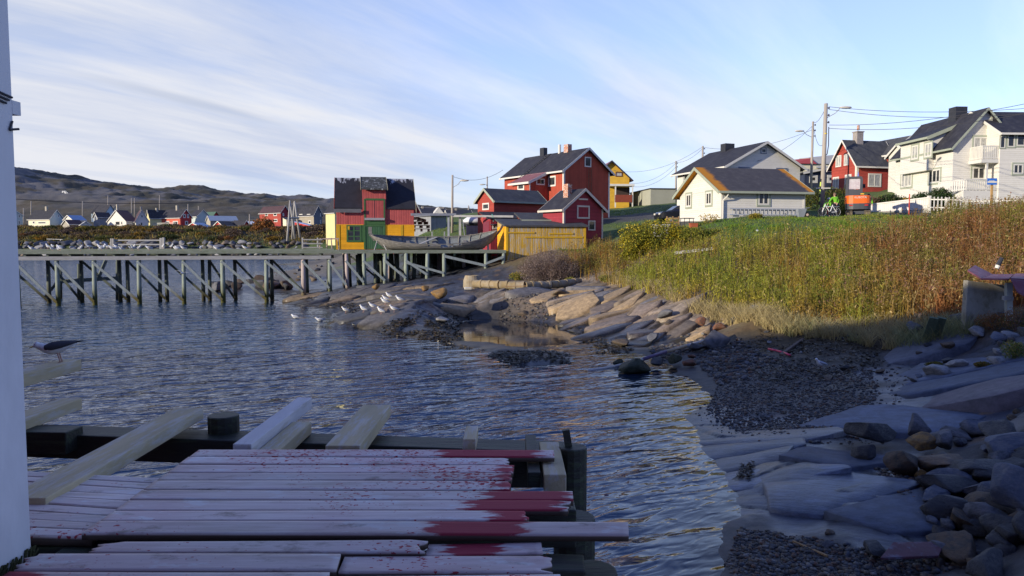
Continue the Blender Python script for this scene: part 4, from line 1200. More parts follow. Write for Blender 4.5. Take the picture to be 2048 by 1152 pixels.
def railing(m, pts, h, gap=.12, sw=.07, z=0.0):
    for i in range(len(pts) - 1):
        p = Vector(pts[i]); q_ = Vector(pts[i + 1]); L = (q_ - p).length; d = (q_ - p) / L
        m.bar(p + Vector((0, 0, h)), q_ + Vector((0, 0, h)), .06, .09); m.bar(p + Vector((0, 0, .1)), q_ + Vector((0, 0, .1)), .05, .07)
        n = int(L / gap)
        for k in range(n + 1):
            c = p + d * (L * k / max(n, 1)); m.bar(c, c + Vector((0, 0, h)), sw, .022, up=(d.y, -d.x, 0))


q = MB(); railing(q, [(u0, -.05, z0), (u0, -bd, z0), (u1, -bd, z0)], z1 - z0, .16, .11); bal = bw_.part(q, 'balcony_railing', WHITE)
q = MB(); q.box((u0 - .1, -bd - .08, z0 - .32), (u1 + .1, 0, z0 - .03)); bw_.part(q, 'balcony_floor', WHITE)
up = bw_.hit('front', 1974, 350, bd)[0]
q = MB(); q.box((up - .08, -bd, -.6), (up + .08, -bd + .16, z0 - .32)); bw_.part(q, 'porch_post', WHITE)
dr = bw_.panel('front', 1991, 331, 2006, 371, mat('brown_wood_door', (.30, .10, .03), .5, .2, 2, stretch=(8, 8, 1)), 'door', .05)
u0, u1, z0, z1 = bw_.rect('front', 1908, 362, 1971, 383)
q = MB(); railing(q, [(u0 - 1.6, -.4, z0 - .2), (u0, -bd, z0), (u1, -bd, z0)], z1 - z0, .16, .11); bw_.part(q, 'porch_railing', WHITE)
q = MB(); q.box((u0 - .2, -bd - .02, -1.5), (u1 + 2.4, -.02, z0 - .04)); bw_.part(q, 'porch_base', mat('white_base_wall', (.62, .60, .55), .8, .08, 1.5))
q = MB()  # steps down to the right
for k in range(6): q.box((u1 + 2.4 + k * .28, -bd + .1, -1.5), (u1 + 2.7 + k * .28, -.2, z0 - .05 - k * .17))
bw_.part(q, 'stairs', CONC)
q = MB(); q.bar((u1 + 2.3, -bd, z0 + .9), (u1 + 4.4, -bd, z0 - .4), .04, .05); q.bar((u1 + 2.3, -bd, z0), (u1 + 2.3, -bd, z0 + .9), .04, .04); q.bar((u1 + 4.4, -bd, z0 - 1.4), (u1 + 4.4, -bd, z0 - .4), .04, .04); bw_.part(q, 'handrail', DARKM)
wing = House('x', '', 1996, 400, 60.5, 3, None, 2140, 262, 226, 'left', WHITE_H, ROOF_D, WHITE, LA=6.5, oe=.5, og=.35, root=bw_, sink=3)
for r_ in ((2000, 272, 2010, 296), (2015, 268, 2029, 294), (2033, 264, 2050, 292), (2056, 262, 2072, 291)): wing.win('front', *r_, 1, casing=TRIMG)
wing.win('front', 2026, 328, 2046, 348, 2, casing=TRIMG)
ext = House('x', '', 1812, 400, 71.5, 3, None, 1850, 304, 290, 'left', WHITE_H, ROOF_D, WHITE, LA=3.2, oe=.4, og=.2, root=bw_, sink=3)

# ------------------------------------------------------------------ village across the water
BLUEH = mat('pale_blue_boarding', (.40, .50, .55), .7, .06, 1.0)
TEALW = mat('pale_teal_boarding', (.46, .53, .50), .7, .06, 1.0)
ROOF_B = mat('blue_sheet_roof', (.10, .19, .38), .5, .1, 1.0)
ROOF_M = mat('brown_maroon_roof', (.075, .04, .045), .7, .2, 1.0)
ROOF_GR = mat('green_sheet_roof', (.07, .13, .09), .6, .15, 1.0)
SALM = mat('salmon_red_wall', (.50, .105, .06), .7, .08, 1.0)
GREIGE = mat('greige_boarding', (.34, .30, .23), .75, .08, 1.0)
SLATEW = mat('slate_boarding', (.15, .16, .18), .75, .08, 1.0)
PYEL = mat('pale_yellow_wall', (.62, .56, .28), .75, .08, 1.0)
STONEW = mat('beige_block_wall', (.36, .33, .27), .9, .1, 1.0)
BRED = mat('bright_red_wall', (.42, .035, .03), .7, .1, 1.0)
V = 'houses of the village across the water'
vil = [
    # label, cpx, cpy, Y, phi, pxL, pxR, eave, ridge, kind, wall, roof, wall_left, chimneys[(px0,px1,py,frac)], windows
    ('tall pale teal gabled house half hidden by the white corner board', 10, 459, 228, 3, None, 47, 430, 418, 'front', TEALW, ROOF_D, None, [], [('front', 36, 429, 41, 436), ('front', 36, 441, 41, 449)], 9),
    ('cream house with black roof and pale teal gable at the left of the village', 100, 452, 225, 36, 58, 128, 437, 420, 'front', TEALW, ROOF_D, CREAM_H, [(89, 93, 413, .45)], [('front', 107, 429, 110, 435), ('front', 115, 429, 119, 435), ('left', 65, 442, 70, 448), ('left', 76, 443, 92, 448)], None),
    ('small white hut with a blue roof', 147, 448, 222, 20, 128, 172, 440, 431, 'left', WHITE_H, ROOF_B, None, [], [], None),
    ('low brown hut with a dark roof in front of the blue roofed hut', 139, 458, 214, 24, 126, 165, 448, 440, 'left', STONEW, ROOF_M, None, [], [], None),
    ('tiny white gabled shed among the orange shrubs', 163, 458, 212, 4, None, 182, 449, 443, 'front', WHITE_H, WHITE, None, [], [], 4),
    ('blue gabled house with a dark blue roof high behind the others', 212, 438, 268, 33, 184, 232, 424, 410, 'front', BLUEH, ROOF_D, None, [], [], None),
    ('pale cream gable peeping over the white house', 225, 432, 285, 14, 221, 239, 420, 413, 'front', CREAM_H, ROOF_G, None, [], [], None),
    ('pale grey garage with a dark roof left of the white twin gables', 196, 452, 234, 16, 188, 222, 434, 425, 'left', GREYV, ROOF_D, None, [], [], None),
    ('white house with a wide front gable and brown roof', 253, 458, 224, 22, 216, 274, 442, 421, 'left', WHITE_H, ROOF_M, None, [(250, 253, 409, .1)], [('left', 231, 442, 240, 451), ('left', 242, 442, 245, 450)], None),
    ('white house with narrow gable and dark windows beside its brown roofed neighbour', 272, 459, 223, 5, None, 298, 441, 420, 'front', WHITE_H, ROOF_M, None, [(258, 262, 413, .2)], [('front', 281, 429, 287, 436), ('front', 280, 444, 286, 452)], 8),
    ('pale yellow house with a black roof behind the white deck', 300, 449, 240, 24, 294, 336, 434, 420, 'left', PYEL, ROOF_D, None, [(317, 321, 416, .5)], [], None),
    ('salmon red house with black roof and white deck in front', 361, 459, 224, 36, 324, 384, 434, 419, 'front', BRED, ROOF_D, SALM, [(348, 352, 411, .45)], [('left', 331, 442, 339, 450), ('left', 346, 442, 356, 454), ('front', 366, 428, 371, 436), ('front', 374, 428, 378, 436), ('front', 370, 442, 376, 450)], None),
    ('pale teal gabled house with a black roof behind the red boathouses', 394, 441, 250, 30, 381, 420, 432, 420, 'front', TEALW, ROOF_D, None, [], [], None),
    ('dark red gabled hut with a green roof', 426, 438, 262, 34, 410, 439, 432, 424, 'front', BRED, ROOF_GR, None, [], [], None),
    ('small red hut with a blue roof', 402, 461, 216, 20, 373, 421, 454, 446, 'left', BRED, ROOF_B, None, [], [], None),
    ('long beige barn with a pale blue grey roof', 421, 455, 238, 9, 417, 476, 441, 432, 'left', STONEW, mat('blue_grey_sheet_roof', (.25, .31, .40), .6, .08, 1.0), None, [], [], 8),
    ('red boathouse with white trimmed doors in its gable', 446, 460, 217, 24, 429, 468, 451, 443, 'left', BRED, ROOF_D, None, [], [('left', 436, 449, 440, 455)], None),
    ('plain red shed with dark roof right of the red boathouse', 487, 461, 219, 38, 464, 498, 450, 441, 'front', BRED, ROOF_D, None, [], [], None),
    ('long low shed with a white roof in front of the dark wood', 482, 455, 236, 8, 478, 521, 448, 443, 'left', GREYV, mat('white_sheet_roof', (.62, .65, .68), .5, .05, 1.0), None, [], [], 6),
    ('tall red house with brown roof and two rows of white windows', 562, 450, 240, 34, 520, 579, 424, 412, 'front', mat('shaded_red_wall', (.30, .03, .04), .7, .1, 1.0), ROOF_M, RED_H, [], [('left', 530, 425, 536, 432), ('left', 547, 425, 554, 432), ('left', 530, 438, 536, 444), ('left', 548, 438, 555, 444), ('front', 565, 426, 568, 432)], None),
    ('small cream lean-to right of the tall red house', 573, 455, 224, 12, 570, 592, 439, 435, 'mono', CREAM_H, ROOF_D, None, [], [], 5),
    ('greige house with slate gable and a black roof with white bargeboards', 628, 457, 222, 34, 596, 645, 429, 412, 'front', SLATEW, ROOF_D, GREIGE, [], [('left', 599, 428, 605, 432), ('left', 614, 428, 621, 432), ('left', 617, 441, 622, 448), ('front', 640, 426, 642, 433), ('front', 640, 440, 642, 447)], None),
    ('red hut with a blue tarpaulin roof near the A-frame poles', 620, 460, 214, 30, 590, 627, 451, 444, 'mono', BRED, mat('blue_tarpaulin', (.20, .32, .62), .45, .15, 2.0, col2=(.5, .55, .65)), None, [], [], None),
    ('pale yellow house wall with a black roof left of the mustard boathouse', 670, 460, 190, 28, 652, 700, 423, 398, 'front', PYEL, ROOF_D, None, [], [], None),
    ('dark red gable just right of the mustard boathouse', 818, 440, 110, 8, None, 843, 428, 404, 'front', DRED_H, ROOF_D, None, [], [], 6),
    ('dark roofed house with a white gabled dormer beyond the grey shed', 840, 440, 140, 8, None, 895, 428, 417, 'left', CREAM_H, ROOF_D, None, [(882, 894, 414, .9), (848, 852, 413, .2)], [], 8),
    ('big grey windowless shed behind the pallet stack', 862, 458, 92, 28, 826, 893, 432, None, 'flat', GREYV, mat('grey_shed_roof', (.17, .18, .21), .7, .1, 1), None, [], [], None),
    ('long white house with a dark roof behind the street lamp', 898, 442, 135, 6, None, 945, 433, 421, 'left', WHITE_H, ROOF_D, None, [(915, 919, 417, .4)], [], 8),
]
vh = []
for (lb, cx, cy, Y, ph, pl, pr, ev, rg, kd, wl, rf, wlf, chs, wins, la) in vil:
    h = House('village_house', lb, cx, cy, Y, ph - math.degrees(math.atan(kx(cx))), pl, pr, ev, rg, kd, wl, rf, WHITE if Y < 260 else None, LA=la, oe=.3, og=.3, sink=4, wall_left=wlf, cat='hut' if ('hut' in lb or 'shed' in lb) else 'house', group=V)
    for c in chs: h.chimney(c[0], c[1], c[2], c[3], .7, STONEW)
    for w in wins: h.win(*w, 1, fw=.22)
    vh.append(h)
h = vh[25]
q = MB(); q.prism([(h.LB * .45, -1.2, h.he + .0), (h.LB * .85, -1.2, h.he), (h.LB * .65, -1.2, h.he + 1.3)], (0, 2.5, 0)); dmr = h.part(q, 'dormer', WHITE)
h = vh[11]   # white deck in front of the salmon house
q = MB(); railing(q, [(-2.4, h.LA + 1.0, .9), (-2.4, -1.0, .9)], 1.1, .5, .12); q.box((-2.5, -1.0, .6), (-.05, h.LA + 1, .9))
for k in range(6): q.box((-2.45, -1 + k * (h.LA + 1.8) / 5, -1.5), (-2.25, -.8 + k * (h.LA + 1.8) / 5, .6))
h.part(q, 'deck', WHITE)

# ------------------------------------------------------------------ the wharf
def zpost(name, top, low, zl0, zl1):
    """timber that turns weedy towards the tide line (object origin at water level)"""
    m = mat(name, top, .85, .22, 2.0, bump=.012, stretch=(6, 6, .8))
    t = m.node_tree; p = t.nodes['Principled BSDF']
    if 'zl' in m: return m
    src = p.inputs['Base Color'].links[0].from_socket
    g = nd(t, 'ShaderNodeNewGeometry'); s_ = nd(t, 'ShaderNodeSeparateXYZ'); lk(t, g.outputs['Position'], s_.inputs[0])
    n_ = nd(t, 'ShaderNodeTexNoise'); setin(n_, Scale=2.5, Detail=5.0); lk(t, g.outputs['Position'], n_.inputs['Vector'])
    a_ = nd(t, 'ShaderNodeMath', operation='MULTIPLY_ADD'); lk(t, n_.outputs['Fac'], a_.inputs[0]); a_.inputs[1].default_value = .8; lk(t, s_.outputs['Z'], a_.inputs[2])
    r_ = nd(t, 'ShaderNodeMapRange'); setin(r_, From_Min=zl1 + .4, From_Max=zl0 + .4); lk(t, a_.outputs[0], r_.inputs['Value'])
    mx = nd(t, 'ShaderNodeMixRGB'); mx.inputs['Color2'].default_value = (*low, 1); lk(t, r_.outputs[0], mx.inputs['Fac']); lk(t, src, mx.inputs['Color1']); lk(t, mx.outputs[0], p.inputs['Base Color'])
    m['zl'] = 1
    return m


PILE = zpost('weathered_green_pile', (.25, .29, .24), (.085, .085, .02), .5, 1.5)
PILE2 = zpost('weathered_pink_pile', (.42, .35, .33), (.12, .10, .03), .4, 1.2)
PILED = zpost('dark_inner_pile', (.13, .15, .12), (.05, .045, .02), .4, 1.4)  # darker pile wood, with the shade under the wharf put into its colour
BRACE = zpost('pale_brace_timber', (.25, .29, .29), (.13, .105, .03), .4, 1.1)
DECKW = mat('wharf_planks', (.30, .31, .26), .85, .2, 2.5, col2=(.22, .25, .17), boards='x', bw=.15, bump=.01)
BEAM = mat('wharf_beam', (.20, .225, .18), .85, .2, 1.5, col2=(.16, .19, .12), c2at=(.5, .65), stretch=(.6, 4, 4), bump=.01)
BEAMP = mat('pale_grey_beam', (.34, .34, .34), .85, .15, 1.5, col2=(.28, .28, .25), stretch=(.6, 4, 4))
DZ = 3.72
WA = math.atan(.2)


def wy(x): return 48.5 + (x + 34) * .2
def wpx(px, off=0.0):
    k = kx(px); y = (48.5 + 34 * .2) / (1 - .2 * k)
    return Vector((k * y - off * .196, y + off * .98, 0))


wharf = thing('wharf', 'long wooden wharf on weathered piles with diagonal braces', 'wharf', (0, 0, 0))
wd_ = Vector((math.cos(WA), math.sin(WA), 0)); wn_ = Vector((-math.sin(WA), math.cos(WA), 0))
XL, XM, XR = Vector((-46, wy(-46), 0)), wpx(664), wpx(1012)


def slab(m, P, Q, d0, d1, z0, z1):
    a = P + wn_ * d0; b = Q + wn_ * d0; c = Q + wn_ * d1; d = P + wn_ * d1
    m.prism([(v.x, v.y, z0) for v in (a, b, c, d)], (0, 0, z1 - z0))


q = MB(); slab(q, XL, XM, .05, 2.6, DZ - .10, DZ - .02); q.build('narrow_deck', DECKW, wharf)
q = MB(); slab(q, XM, XR, .05, 13.0, DZ - .10, DZ - .02); q.build('broad_deck', DECKW, wharf)
q = MB(); slab(q, XL, XM, 0, .16, DZ - .20, DZ + .03); q.build('edge_beam', BEAM, wharf)
q = MB(); slab(q, XM + wd_ * .01, XR, -.01, .16, DZ - .22, DZ + .02); q.build('edge_beam', BEAM, wharf)
q = MB(); slab(q, XL, XM, 2.5, 2.66, DZ - .2, DZ + .12); q.build('edge_beam', BEAM, wharf)
q = MB(); slab(q, XL, XM - wd_ * .1, -.06, .14, DZ - .62, DZ - .36); q.build('stringer', BEAMP, wharf)
q = MB(); slab(q, XL, XM, 2.35, 2.5, DZ - .6, DZ - .36); q.build('stringer', PILED, wharf)
x = -45.0
while x < XM.x:      # short cross joists that show in the gap under the deck
    P = Vector((x, wy(x), 0)); q = MB(); slab(q, P, P + wd_ * .14, .10, 2.4, DZ - .36, DZ - .10); q.build('joist', PILED, wharf); x += 1.35
fp = [-60, 30, 110, 185, 275, 365, 443, 531, 605, 658, 692, 727, 770, 812, 855, 888, 972, 1008]
fpos = []
for i, px in enumerate(fp):
    P = wpx(px, .12); tz = gz(P.x, P.y); zb = tz - .35 if tz > -.1 else -1.3
    lean = random.uniform(-.06, .06); r_ = random.uniform(.135, .165)
    q = MB(); q.tube((P.x + lean, P.y, zb), (P.x, P.y, DZ - (.36 if px < 660 else .2)), r_ * 1.08, r_ * .92, 10)
    q.build('pile', PILE2 if px in (605, 692) else PILE, wharf, smooth=True); fpos.append((P, max(tz, 0)))
for i in range(len(fp) - 1):
    P, pz = fpos[i]; Q, qz = fpos[i + 1]
    if i == len(fp) - 3: continue
    up = i == len(fp) - 2
    a = Vector((P.x, P.y - .22, (DZ - .75) if not up else pz + .35)); b = Vector((Q.x, Q.y - .22, (qz + .25) if not up else DZ - .5))
    if fp[i] in (855, 888): continue
    q = MB(); q.bar(a, b, .07, .17); q.build('brace', BRACE, wharf)
P, pz = fpos[15]; Q, qz = fpos[16]
q = MB(); q.bar((P.x + .1, P.y - .22, DZ - .45), (Q.x, Q.y - .22, qz + .2), .07, .2); q.build('brace', BRACE, wharf)
P, pz = fpos[13]; Q, qz = fpos[15]
q = MB(); q.bar((P.x, P.y - .20, DZ - .9), (Q.x, Q.y - .20, qz + .3), .07, .17); q.build('brace', BRACE, wharf)
bp_ = []
for px in (-40, 55, 125, 205, 222, 290, 303, 380, 395, 448, 525, 593, 598, 645, 705, 745):
    P = wpx(px + 8, 2.4); tz = gz(P.x, P.y); zb = tz - .3 if tz > -.1 else -1.3
    q = MB(); q.tube((P.x + random.uniform(-.1, .1), P.y, zb), (P.x, P.y, DZ - .36), .15, .13, 8); q.build('pile', PILED, wharf, smooth=True); bp_.append((P, max(tz, 0)))
for i in range(0, len(bp_) - 4):
    P, pz = bp_[i]; Q, qz = bp_[min(i + (2 if i in (2, 4, 6) else 1), len(bp_) - 1)]
    if (Q - P).length < 1.2: continue
    q = MB(); q.bar((P.x, P.y - .2, DZ - .6), (Q.x, Q.y - .2, qz + .2), .07, .16); q.build('brace', PILED, wharf)
for row, off in enumerate((3.4, 4.8, 6.6, 8.4, 10.4, 12.4)):  # dark inner piles, rows added to deepen the darkness under the boathouse
    for k in range(10):
        P = XM + wd_ * (.8 + k * 1.28 + random.uniform(-.3, .3)) + wn_ * off; tz = gz(P.x, P.y)
        q = MB(); q.tube((P.x + random.uniform(-.15, .15), P.y, tz - .3), (P.x, P.y, DZ - .1), .17, .15, 7); q.build('pile', PILED if (k + row) % 7 else PILE2, wharf, smooth=True)
for k in range(5):
    P = XM + wd_ * (1.2 + k * 2.5) + wn_ * 4.8; Q = XM + wd_ * (3.4 + k * 2.4) + wn_ * 4.9
    q = MB(); q.bar((P.x, P.y, DZ - .5), (Q.x, Q.y, gz(Q.x, Q.y) + .3), .06, .15); q.build('brace', PILED, wharf)
# old timbers standing in the water behind the wharf
old = thing('timber_frame', 'broken dark timber frame standing in the water behind the wharf', 'frame', at(150, 590, 55).xy.to_3d())
o0 = old.location.copy()
def rel(px, py, Y): return at(px, py, Y) - o0
q = MB(); q.bar(rel(118, 563, 55), rel(240, 556, 55), .2, .28); q.build('beam', PILED, old)
q = MB(); q.bar(rel(195, 560, 55), rel(212, 520, 55.5), .16, .22); q.build('strut', PILED, old)
for px, pt in ((121, 540), (158, 528), (235, 520)):
    q = MB(); q.tube(rel(px, 625, 55), rel(px, pt, 55), .14, .12, 8); q.build('pile', PILED, old)
q = MB(); q.bar(rel(88, 597, 54), rel(118, 560, 54.5), .16, .2); q.build('strut', PILED, old)

# ------------------------------------------------------------------ mustard and red boathouse on the wharf
UPR = mat('faded_red_boards', (.42, .085, .080), .75, .12, 1.5, boards='v', bw=.2)
GRN = mat('bottle_green_paint', (.050, .125, .045), .7, .15, 3)
GRNB = mat('green_boards', (.040, .105, .050), .75, .15, 2, boards='x', bw=.2)
RDROP = mat('boathouse_felt_roof', (.022, .022, .030), .85, .25, 1.4, bump=.012)
t = RDROP.node_tree; p = t.nodes['Principled BSDF']; src = p.inputs['Base Color'].links[0].from_socket
bt = House('boathouse', 'boathouse with mustard lower walls, red upper boards and a hoist dormer on the wharf', 674, 498, 60.5, 12, None, 828, 416, 358, 'left', UPR, RDROP, None, LA=5.6, oe=.08, og=.16, sink=.0, cat='boathouse', base_z=DZ)
tc_ = nd(t, 'ShaderNodeTexCoord'); sx = nd(t, 'ShaderNodeSeparateXYZ'); lk(t, tc_.outputs['Object'], sx.inputs[0])
mpz = nd(t, 'ShaderNodeMapping'); mpz.inputs['Scale'].default_value = (1, .35, .35); lk(t, tc_.outputs['Object'], mpz.inputs['Vector'])
nl = nd(t, 'ShaderNodeTexNoise'); setin(nl, Scale=3.2, Detail=4.0, Roughness=.6); lk(t, mpz.outputs[0], nl.inputs['Vector'])
e1 = nd(t, 'ShaderNodeMapRange'); setin(e1, From_Min=bt.hr - .75, From_Max=bt.hr + .1, To_Min=0.0, To_Max=.26); lk(t, sx.outputs['Z'], e1.inputs['Value'])
eb = nd(t, 'ShaderNodeMath', operation='ADD'); lk(t, e1.outputs[0], eb.inputs[0]); lk(t, nl.outputs['Fac'], eb.inputs[1])
ec = nd(t, 'ShaderNodeMapRange'); setin(ec, From_Min=.70, From_Max=.78); lk(t, eb.outputs[0], ec.inputs['Value'])
em = nd(t, 'ShaderNodeMixRGB'); em.inputs['Color2'].default_value = (.36, .37, .40, 1); lk(t, ec.outputs[0], em.inputs['Fac']); lk(t, src, em.inputs['Color1']); lk(t, em.outputs[0], p.inputs['Base Color'])
zl = bt.hit('front', 740, 449)[1]
q = MB(); q.box((-.03, -.05, 0), (bt.LB + .03, -.002, zl)); lw = bt.part(q, 'lower_wall', YEL)
q = MB(); q.box((-.05, -.05, 0), (-.002, bt.LA, zl)); bt.part(q, 'side_lower_wall', YEL)
for px0, px1 in ((674, 680), (801, 806), (768.5, 773)): bt.panel('front', px0, 450, px1, 498, YB, 'batten', .03, w0=.05)
ud0, ud1, zda, zdb = bt.rect('front', 725, 381, 772, 449)
tpd = .34; d_out = .10
zrf = zdb + .12
q = MB(); q.prism([(ud0, -d_out, zl), (ud0, -d_out, zdb), (ud0, bt.LA / 2, zdb + .9), (ud0, bt.LA / 2, zl)], (ud1 - ud0, 0, 0)); dmw = bt.part(q, 'dormer', UPR)
q = MB(); q.prism([(ud0 - .12, -.5, zdb + .02), (ud0 - .12, bt.LA / 2 + .05, bt.hr + .14), (ud0 - .12, bt.LA / 2 + .05, bt.hr + .24), (ud0 - .12, -.5, zdb + .13)], (ud1 - ud0 + .24, 0, 0))
RMOSS = mat('lichen_spotted_roof', (.05, .052, .048), .9, .3, 2.0, col2=(.30, .31, .31), c2at=(.54, .62), bump=.02)
bt.sub(q, 'dormer_roof', RMOSS, dmw)
TRY = mat('pale_yellow_edge_board', (.42, .38, .24), .8, .1, 3)
for u_ in (ud0 - .14, ud1 + .12):
    q = MB(); q.prism([(u_, -.52, zdb + .0), (u_, bt.LA / 2, bt.hr + .16), (u_, bt.LA / 2, bt.hr + .27), (u_, -.52, zdb + .15)], (.03, 0, 0)); bt.sub(q, 'dormer_edge_board', TRY, dmw)
for px0, px1, py0, py1 in ((728, 731, 398, 449), (767, 770, 398, 449), (731, 767, 397, 401)): bt.panel('front', px0, py0, px1, py1, GRN, 'door_frame', .05, w0=d_out)
lo = bt.panel('front', 731, 401, 767, 436, mat('loft_door_red', (.38, .075, .072), .75, .1, 2, boards='x', bw=.3), 'loft_door', .025, w0=d_out)
bt.panel('front', 748.2, 401, 749.2, 436, DARKM, 'door_gap', .006, parent=lo, w0=d_out + .025)
bt.panel('front', 729, 436, 769, 440.5, mat('grey_sill_board', (.32, .32, .33), .8, .1, 3), 'loft_sill', .22, w0=d_out)
bt.panel('front', 731, 441, 767, 449, GRN, 'green_panel', .03, w0=d_out)
dr = bt.panel('front', 731, 453, 767, 498, GRNB, 'door', .03, w0=.05)
for px0, px1, py0, py1 in ((727.5, 731, 449, 498), (767, 770.5, 449, 498), (731, 767, 449, 453)): bt.panel('front', px0, py0, px1, py1, GRN, 'door_frame', .06, w0=.05)
bt.win('front', 693, 450, 723, 484, 2, 3, frame=GRN, fw=.14, off=.05)
bt.panel('front', 723, 450, 727.5, 484, GRN, 'shutter', .03, w0=.05)
q = MB(); q.bar((-.2, -.33, bt.he - .23), (ud0 - .1, -.33, bt.he - .23), .04, .30); bt.sub(q, 'eave_board', mat('weathered_eave_board', (.13, .13, .14), .85, .15, 2), bt.roof)
for sgn in (0, 1):
    for gx_ in (-.2, bt.LB + .17):
        c0 = -.28 if not sgn else bt.LA + .28
        q = MB(); q.prism([(gx_, c0, bt.he - .28 * bt.slope - .1), (gx_, bt.LA / 2, bt.hr - .08), (gx_, bt.LA / 2, bt.hr + .14), (gx_, c0, bt.he - .28 * bt.slope + .14)], (.03, 0, 0)); bt.sub(q, 'bargeboard', RED_V if gx_ < 0 else TRY, bt.roof)
q = MB(); q.box((.9, -.2, zl - .45), (1.05, -.05, zl - .15)); bt.part(q, 'wall_lamp', YB)

# ------------------------------------------------------------------ old clinker boat on the wharf
GREYW = mat('silver_grey_boat_wood', (.23, .215, .19), .85, .3, 2.0, col2=(.12, .115, .11), stretch=(.5, 5, 5), bump=.012)
GREYW2 = mat('blue_grey_boat_lining', (.22, .24, .24), .85, .25, 2.0, col2=(.12, .13, .13), stretch=(.5, 5, 5), bump=.01)
b0 = wpx(742, 1.75); b1 = wpx(1001, 1.9)
bl = (b1 - b0).length; bc = (b0 + b1) / 2; ba = math.atan2(b1.y - b0.y, b1.x - b0.x)
boat = thing('clinker_boat', 'derelict grey clinker rowing boat heeled over on the wharf edge', 'boat', (bc.x, bc.y, DZ), ba)
HEEL = Matrix.Rotation(R(15), 4, 'X')


def hull_pt(s_, tt):
    """s_ -1..1 along the boat, tt -1..1 gunwale to gunwale (negative is the near side)"""
    e = abs(s_)
    hb = 1.12 * (1 - e ** 2.4) ** .75 + .03
    keel = .10 + .75 * max(0, (e - .72) / .28) ** 2.0
    sheer = .74 + (.80 if s_ > 0 else .42) * e ** 2.6
    a = abs(tt)
    y = hb * math.sin(a * math.pi / 2) ** .9 * (1 if tt > 0 else -1)
    z = keel + (sheer - keel) * a ** 1.7
    return HEEL @ Vector((s_ * bl / 2 * (.94 + .06 * a ** 2), y, z))


NS = 30
sl_ = [-1 + 2 * i / NS for i in range(NS + 1)]
tj = [0, .28, .46, .62, .76, .88, 1.0]
for side, nm in ((-1, 'near'), (1, 'far')):
    q = MB()
    for j in range(6):
        for i in range(NS):
            if side < 0 and j == 5 and -.15 < sl_[i] < .45 and i % 3 != 0: continue        # missing planks of the top strake
            if side < 0 and j == 4 and .02 < sl_[i] < .22: continue
            lap = .022
            o1 = hull_pt(sl_[i], side * tj[j]); o2 = hull_pt(sl_[i + 1], side * tj[j]); o3 = hull_pt(sl_[i + 1], side * min(1, tj[j + 1] + .02)); o4 = hull_pt(sl_[i], side * min(1, tj[j + 1] + .02))
            nrm = (o2 - o1).cross(o4 - o1).normalized() * (1 if side > 0 else 1)
            if nrm.y * side < 0: nrm = -nrm
            a_ = [o1 + nrm * (lap + .022), o2 + nrm * (lap + .022), o3 + nrm * .022, o4 + nrm * .022]; b_ = [o1 + nrm * lap, o2 + nrm * lap, o3, o4]
            q.add(a_ + b_, [(0, 1, 2, 3), (7, 6, 5, 4), (0, 4, 5, 1), (2, 6, 7, 3), (0, 3, 7, 4), (1, 5, 6, 2)])
    q.build('planking', [GREYW if side < 0 else GREYW2], boat)
for side in (-1, 1):
    q = MB(); pts = [hull_pt(s_, side) + Vector((0, 0, .02)) for s_ in sl_ if not (side < 0 and .12 < s_ < .3)]
    for i in range(len(pts) - 1): q.bar(pts[i], pts[i + 1], .07, .06)
    q.build('gunwale', GREYW, boat)
q = MB(); pts = [hull_pt(-1, 0) + Vector((0, 0, -.08)), hull_pt(-1, .6) * 1.0, hull_pt(-1, 1) + Vector((-.06, .05, .1)), hull_pt(-1, 1) + Vector((-.05, .1, .62))]
for i in range(3): q.bar(pts[i], pts[i + 1], .10, .26, up=(1, 0, 0))
q.build('stem', GREYW, boat)
q = MB(); pts = [hull_pt(.9, 0), hull_pt(.97, 0) + Vector((.1, 0, .1)), hull_pt(1, .7) + Vector((.12, 0, 0)), hull_pt(1, 1) + Vector((.26, .02, .05)), hull_pt(1, 1) + Vector((.46, .02, .42))]
for i in range(4): q.bar(pts[i], pts[i + 1], .10, .16, up=(1, 0, 0))
q.build('stem', mat('dark_stem_wood', (.12, .09, .08), .85, .2, 3), boat)
q = MB(); q.path([hull_pt(s_, 0) + Vector((0, 0, -.05)) for s_ in sl_[2:-2]], .06, 6); q.build('keel', GREYW, boat)
for s_ in (-.7, -.5, -.3, -.12, .08, .25, .42, .6, .76):
    q = MB(); pts = [hull_pt(s_, tt) + Vector((0, 0, .04)) for tt in np.linspace(-.85 if s_ < 0 or s_ > .4 else -.6, 1.03, 9)]
    for i in range(8): q.bar(pts[i], pts[i + 1], .08, .06)
    q.build('frame_rib', GREYW, boat)
for s_ in (-.45, -.02, .5):
    q = MB(); q.bar(hull_pt(s_, -.62) + Vector((0, 0, .1)), hull_pt(s_ + .02, .66) + Vector((0, 0, .05)), .26, .045); q.build('thwart', GREYW, boat)
for s_ in (-.02, .18):
    q = MB(); q.bar(hull_pt(s_, .95), hull_pt(s_, 1) + Vector((0, .02, .42)), .09, .07); q.build('rowlock_post', BEAMP, boat)
q = MB(); q.bar(hull_pt(-.35, -.4) + Vector((0, 0, .25)), hull_pt(.05, .75) + Vector((0, 0, .25)), .3, .03); q.build('loose_board', BEAMP, boat)
q = MB(); q.bar(hull_pt(-.25, -.7) + Vector((0, 0, .3)), hull_pt(.12, -.5) + Vector((0, 0, .22)), .2, .03); q.build('loose_board', GREYW, boat)
for sx_, in ((-1.0,),):
    for dx_ in (-.35, .55):
        q = MB(); P = hull_pt(-.93, -.3); q.bar((P.x + dx_ * .2, P.y - .15, P.z + .35), (P.x + dx_, P.y - .35, .0), .05, .07); q.build('prop', BEAMP, boat)
q = MB(); q.bar((bl / 2 * .86, -.2, .0), (bl / 2 * .86, -.1, .75), .14, .12); q.build('prop', BEAMP, boat)

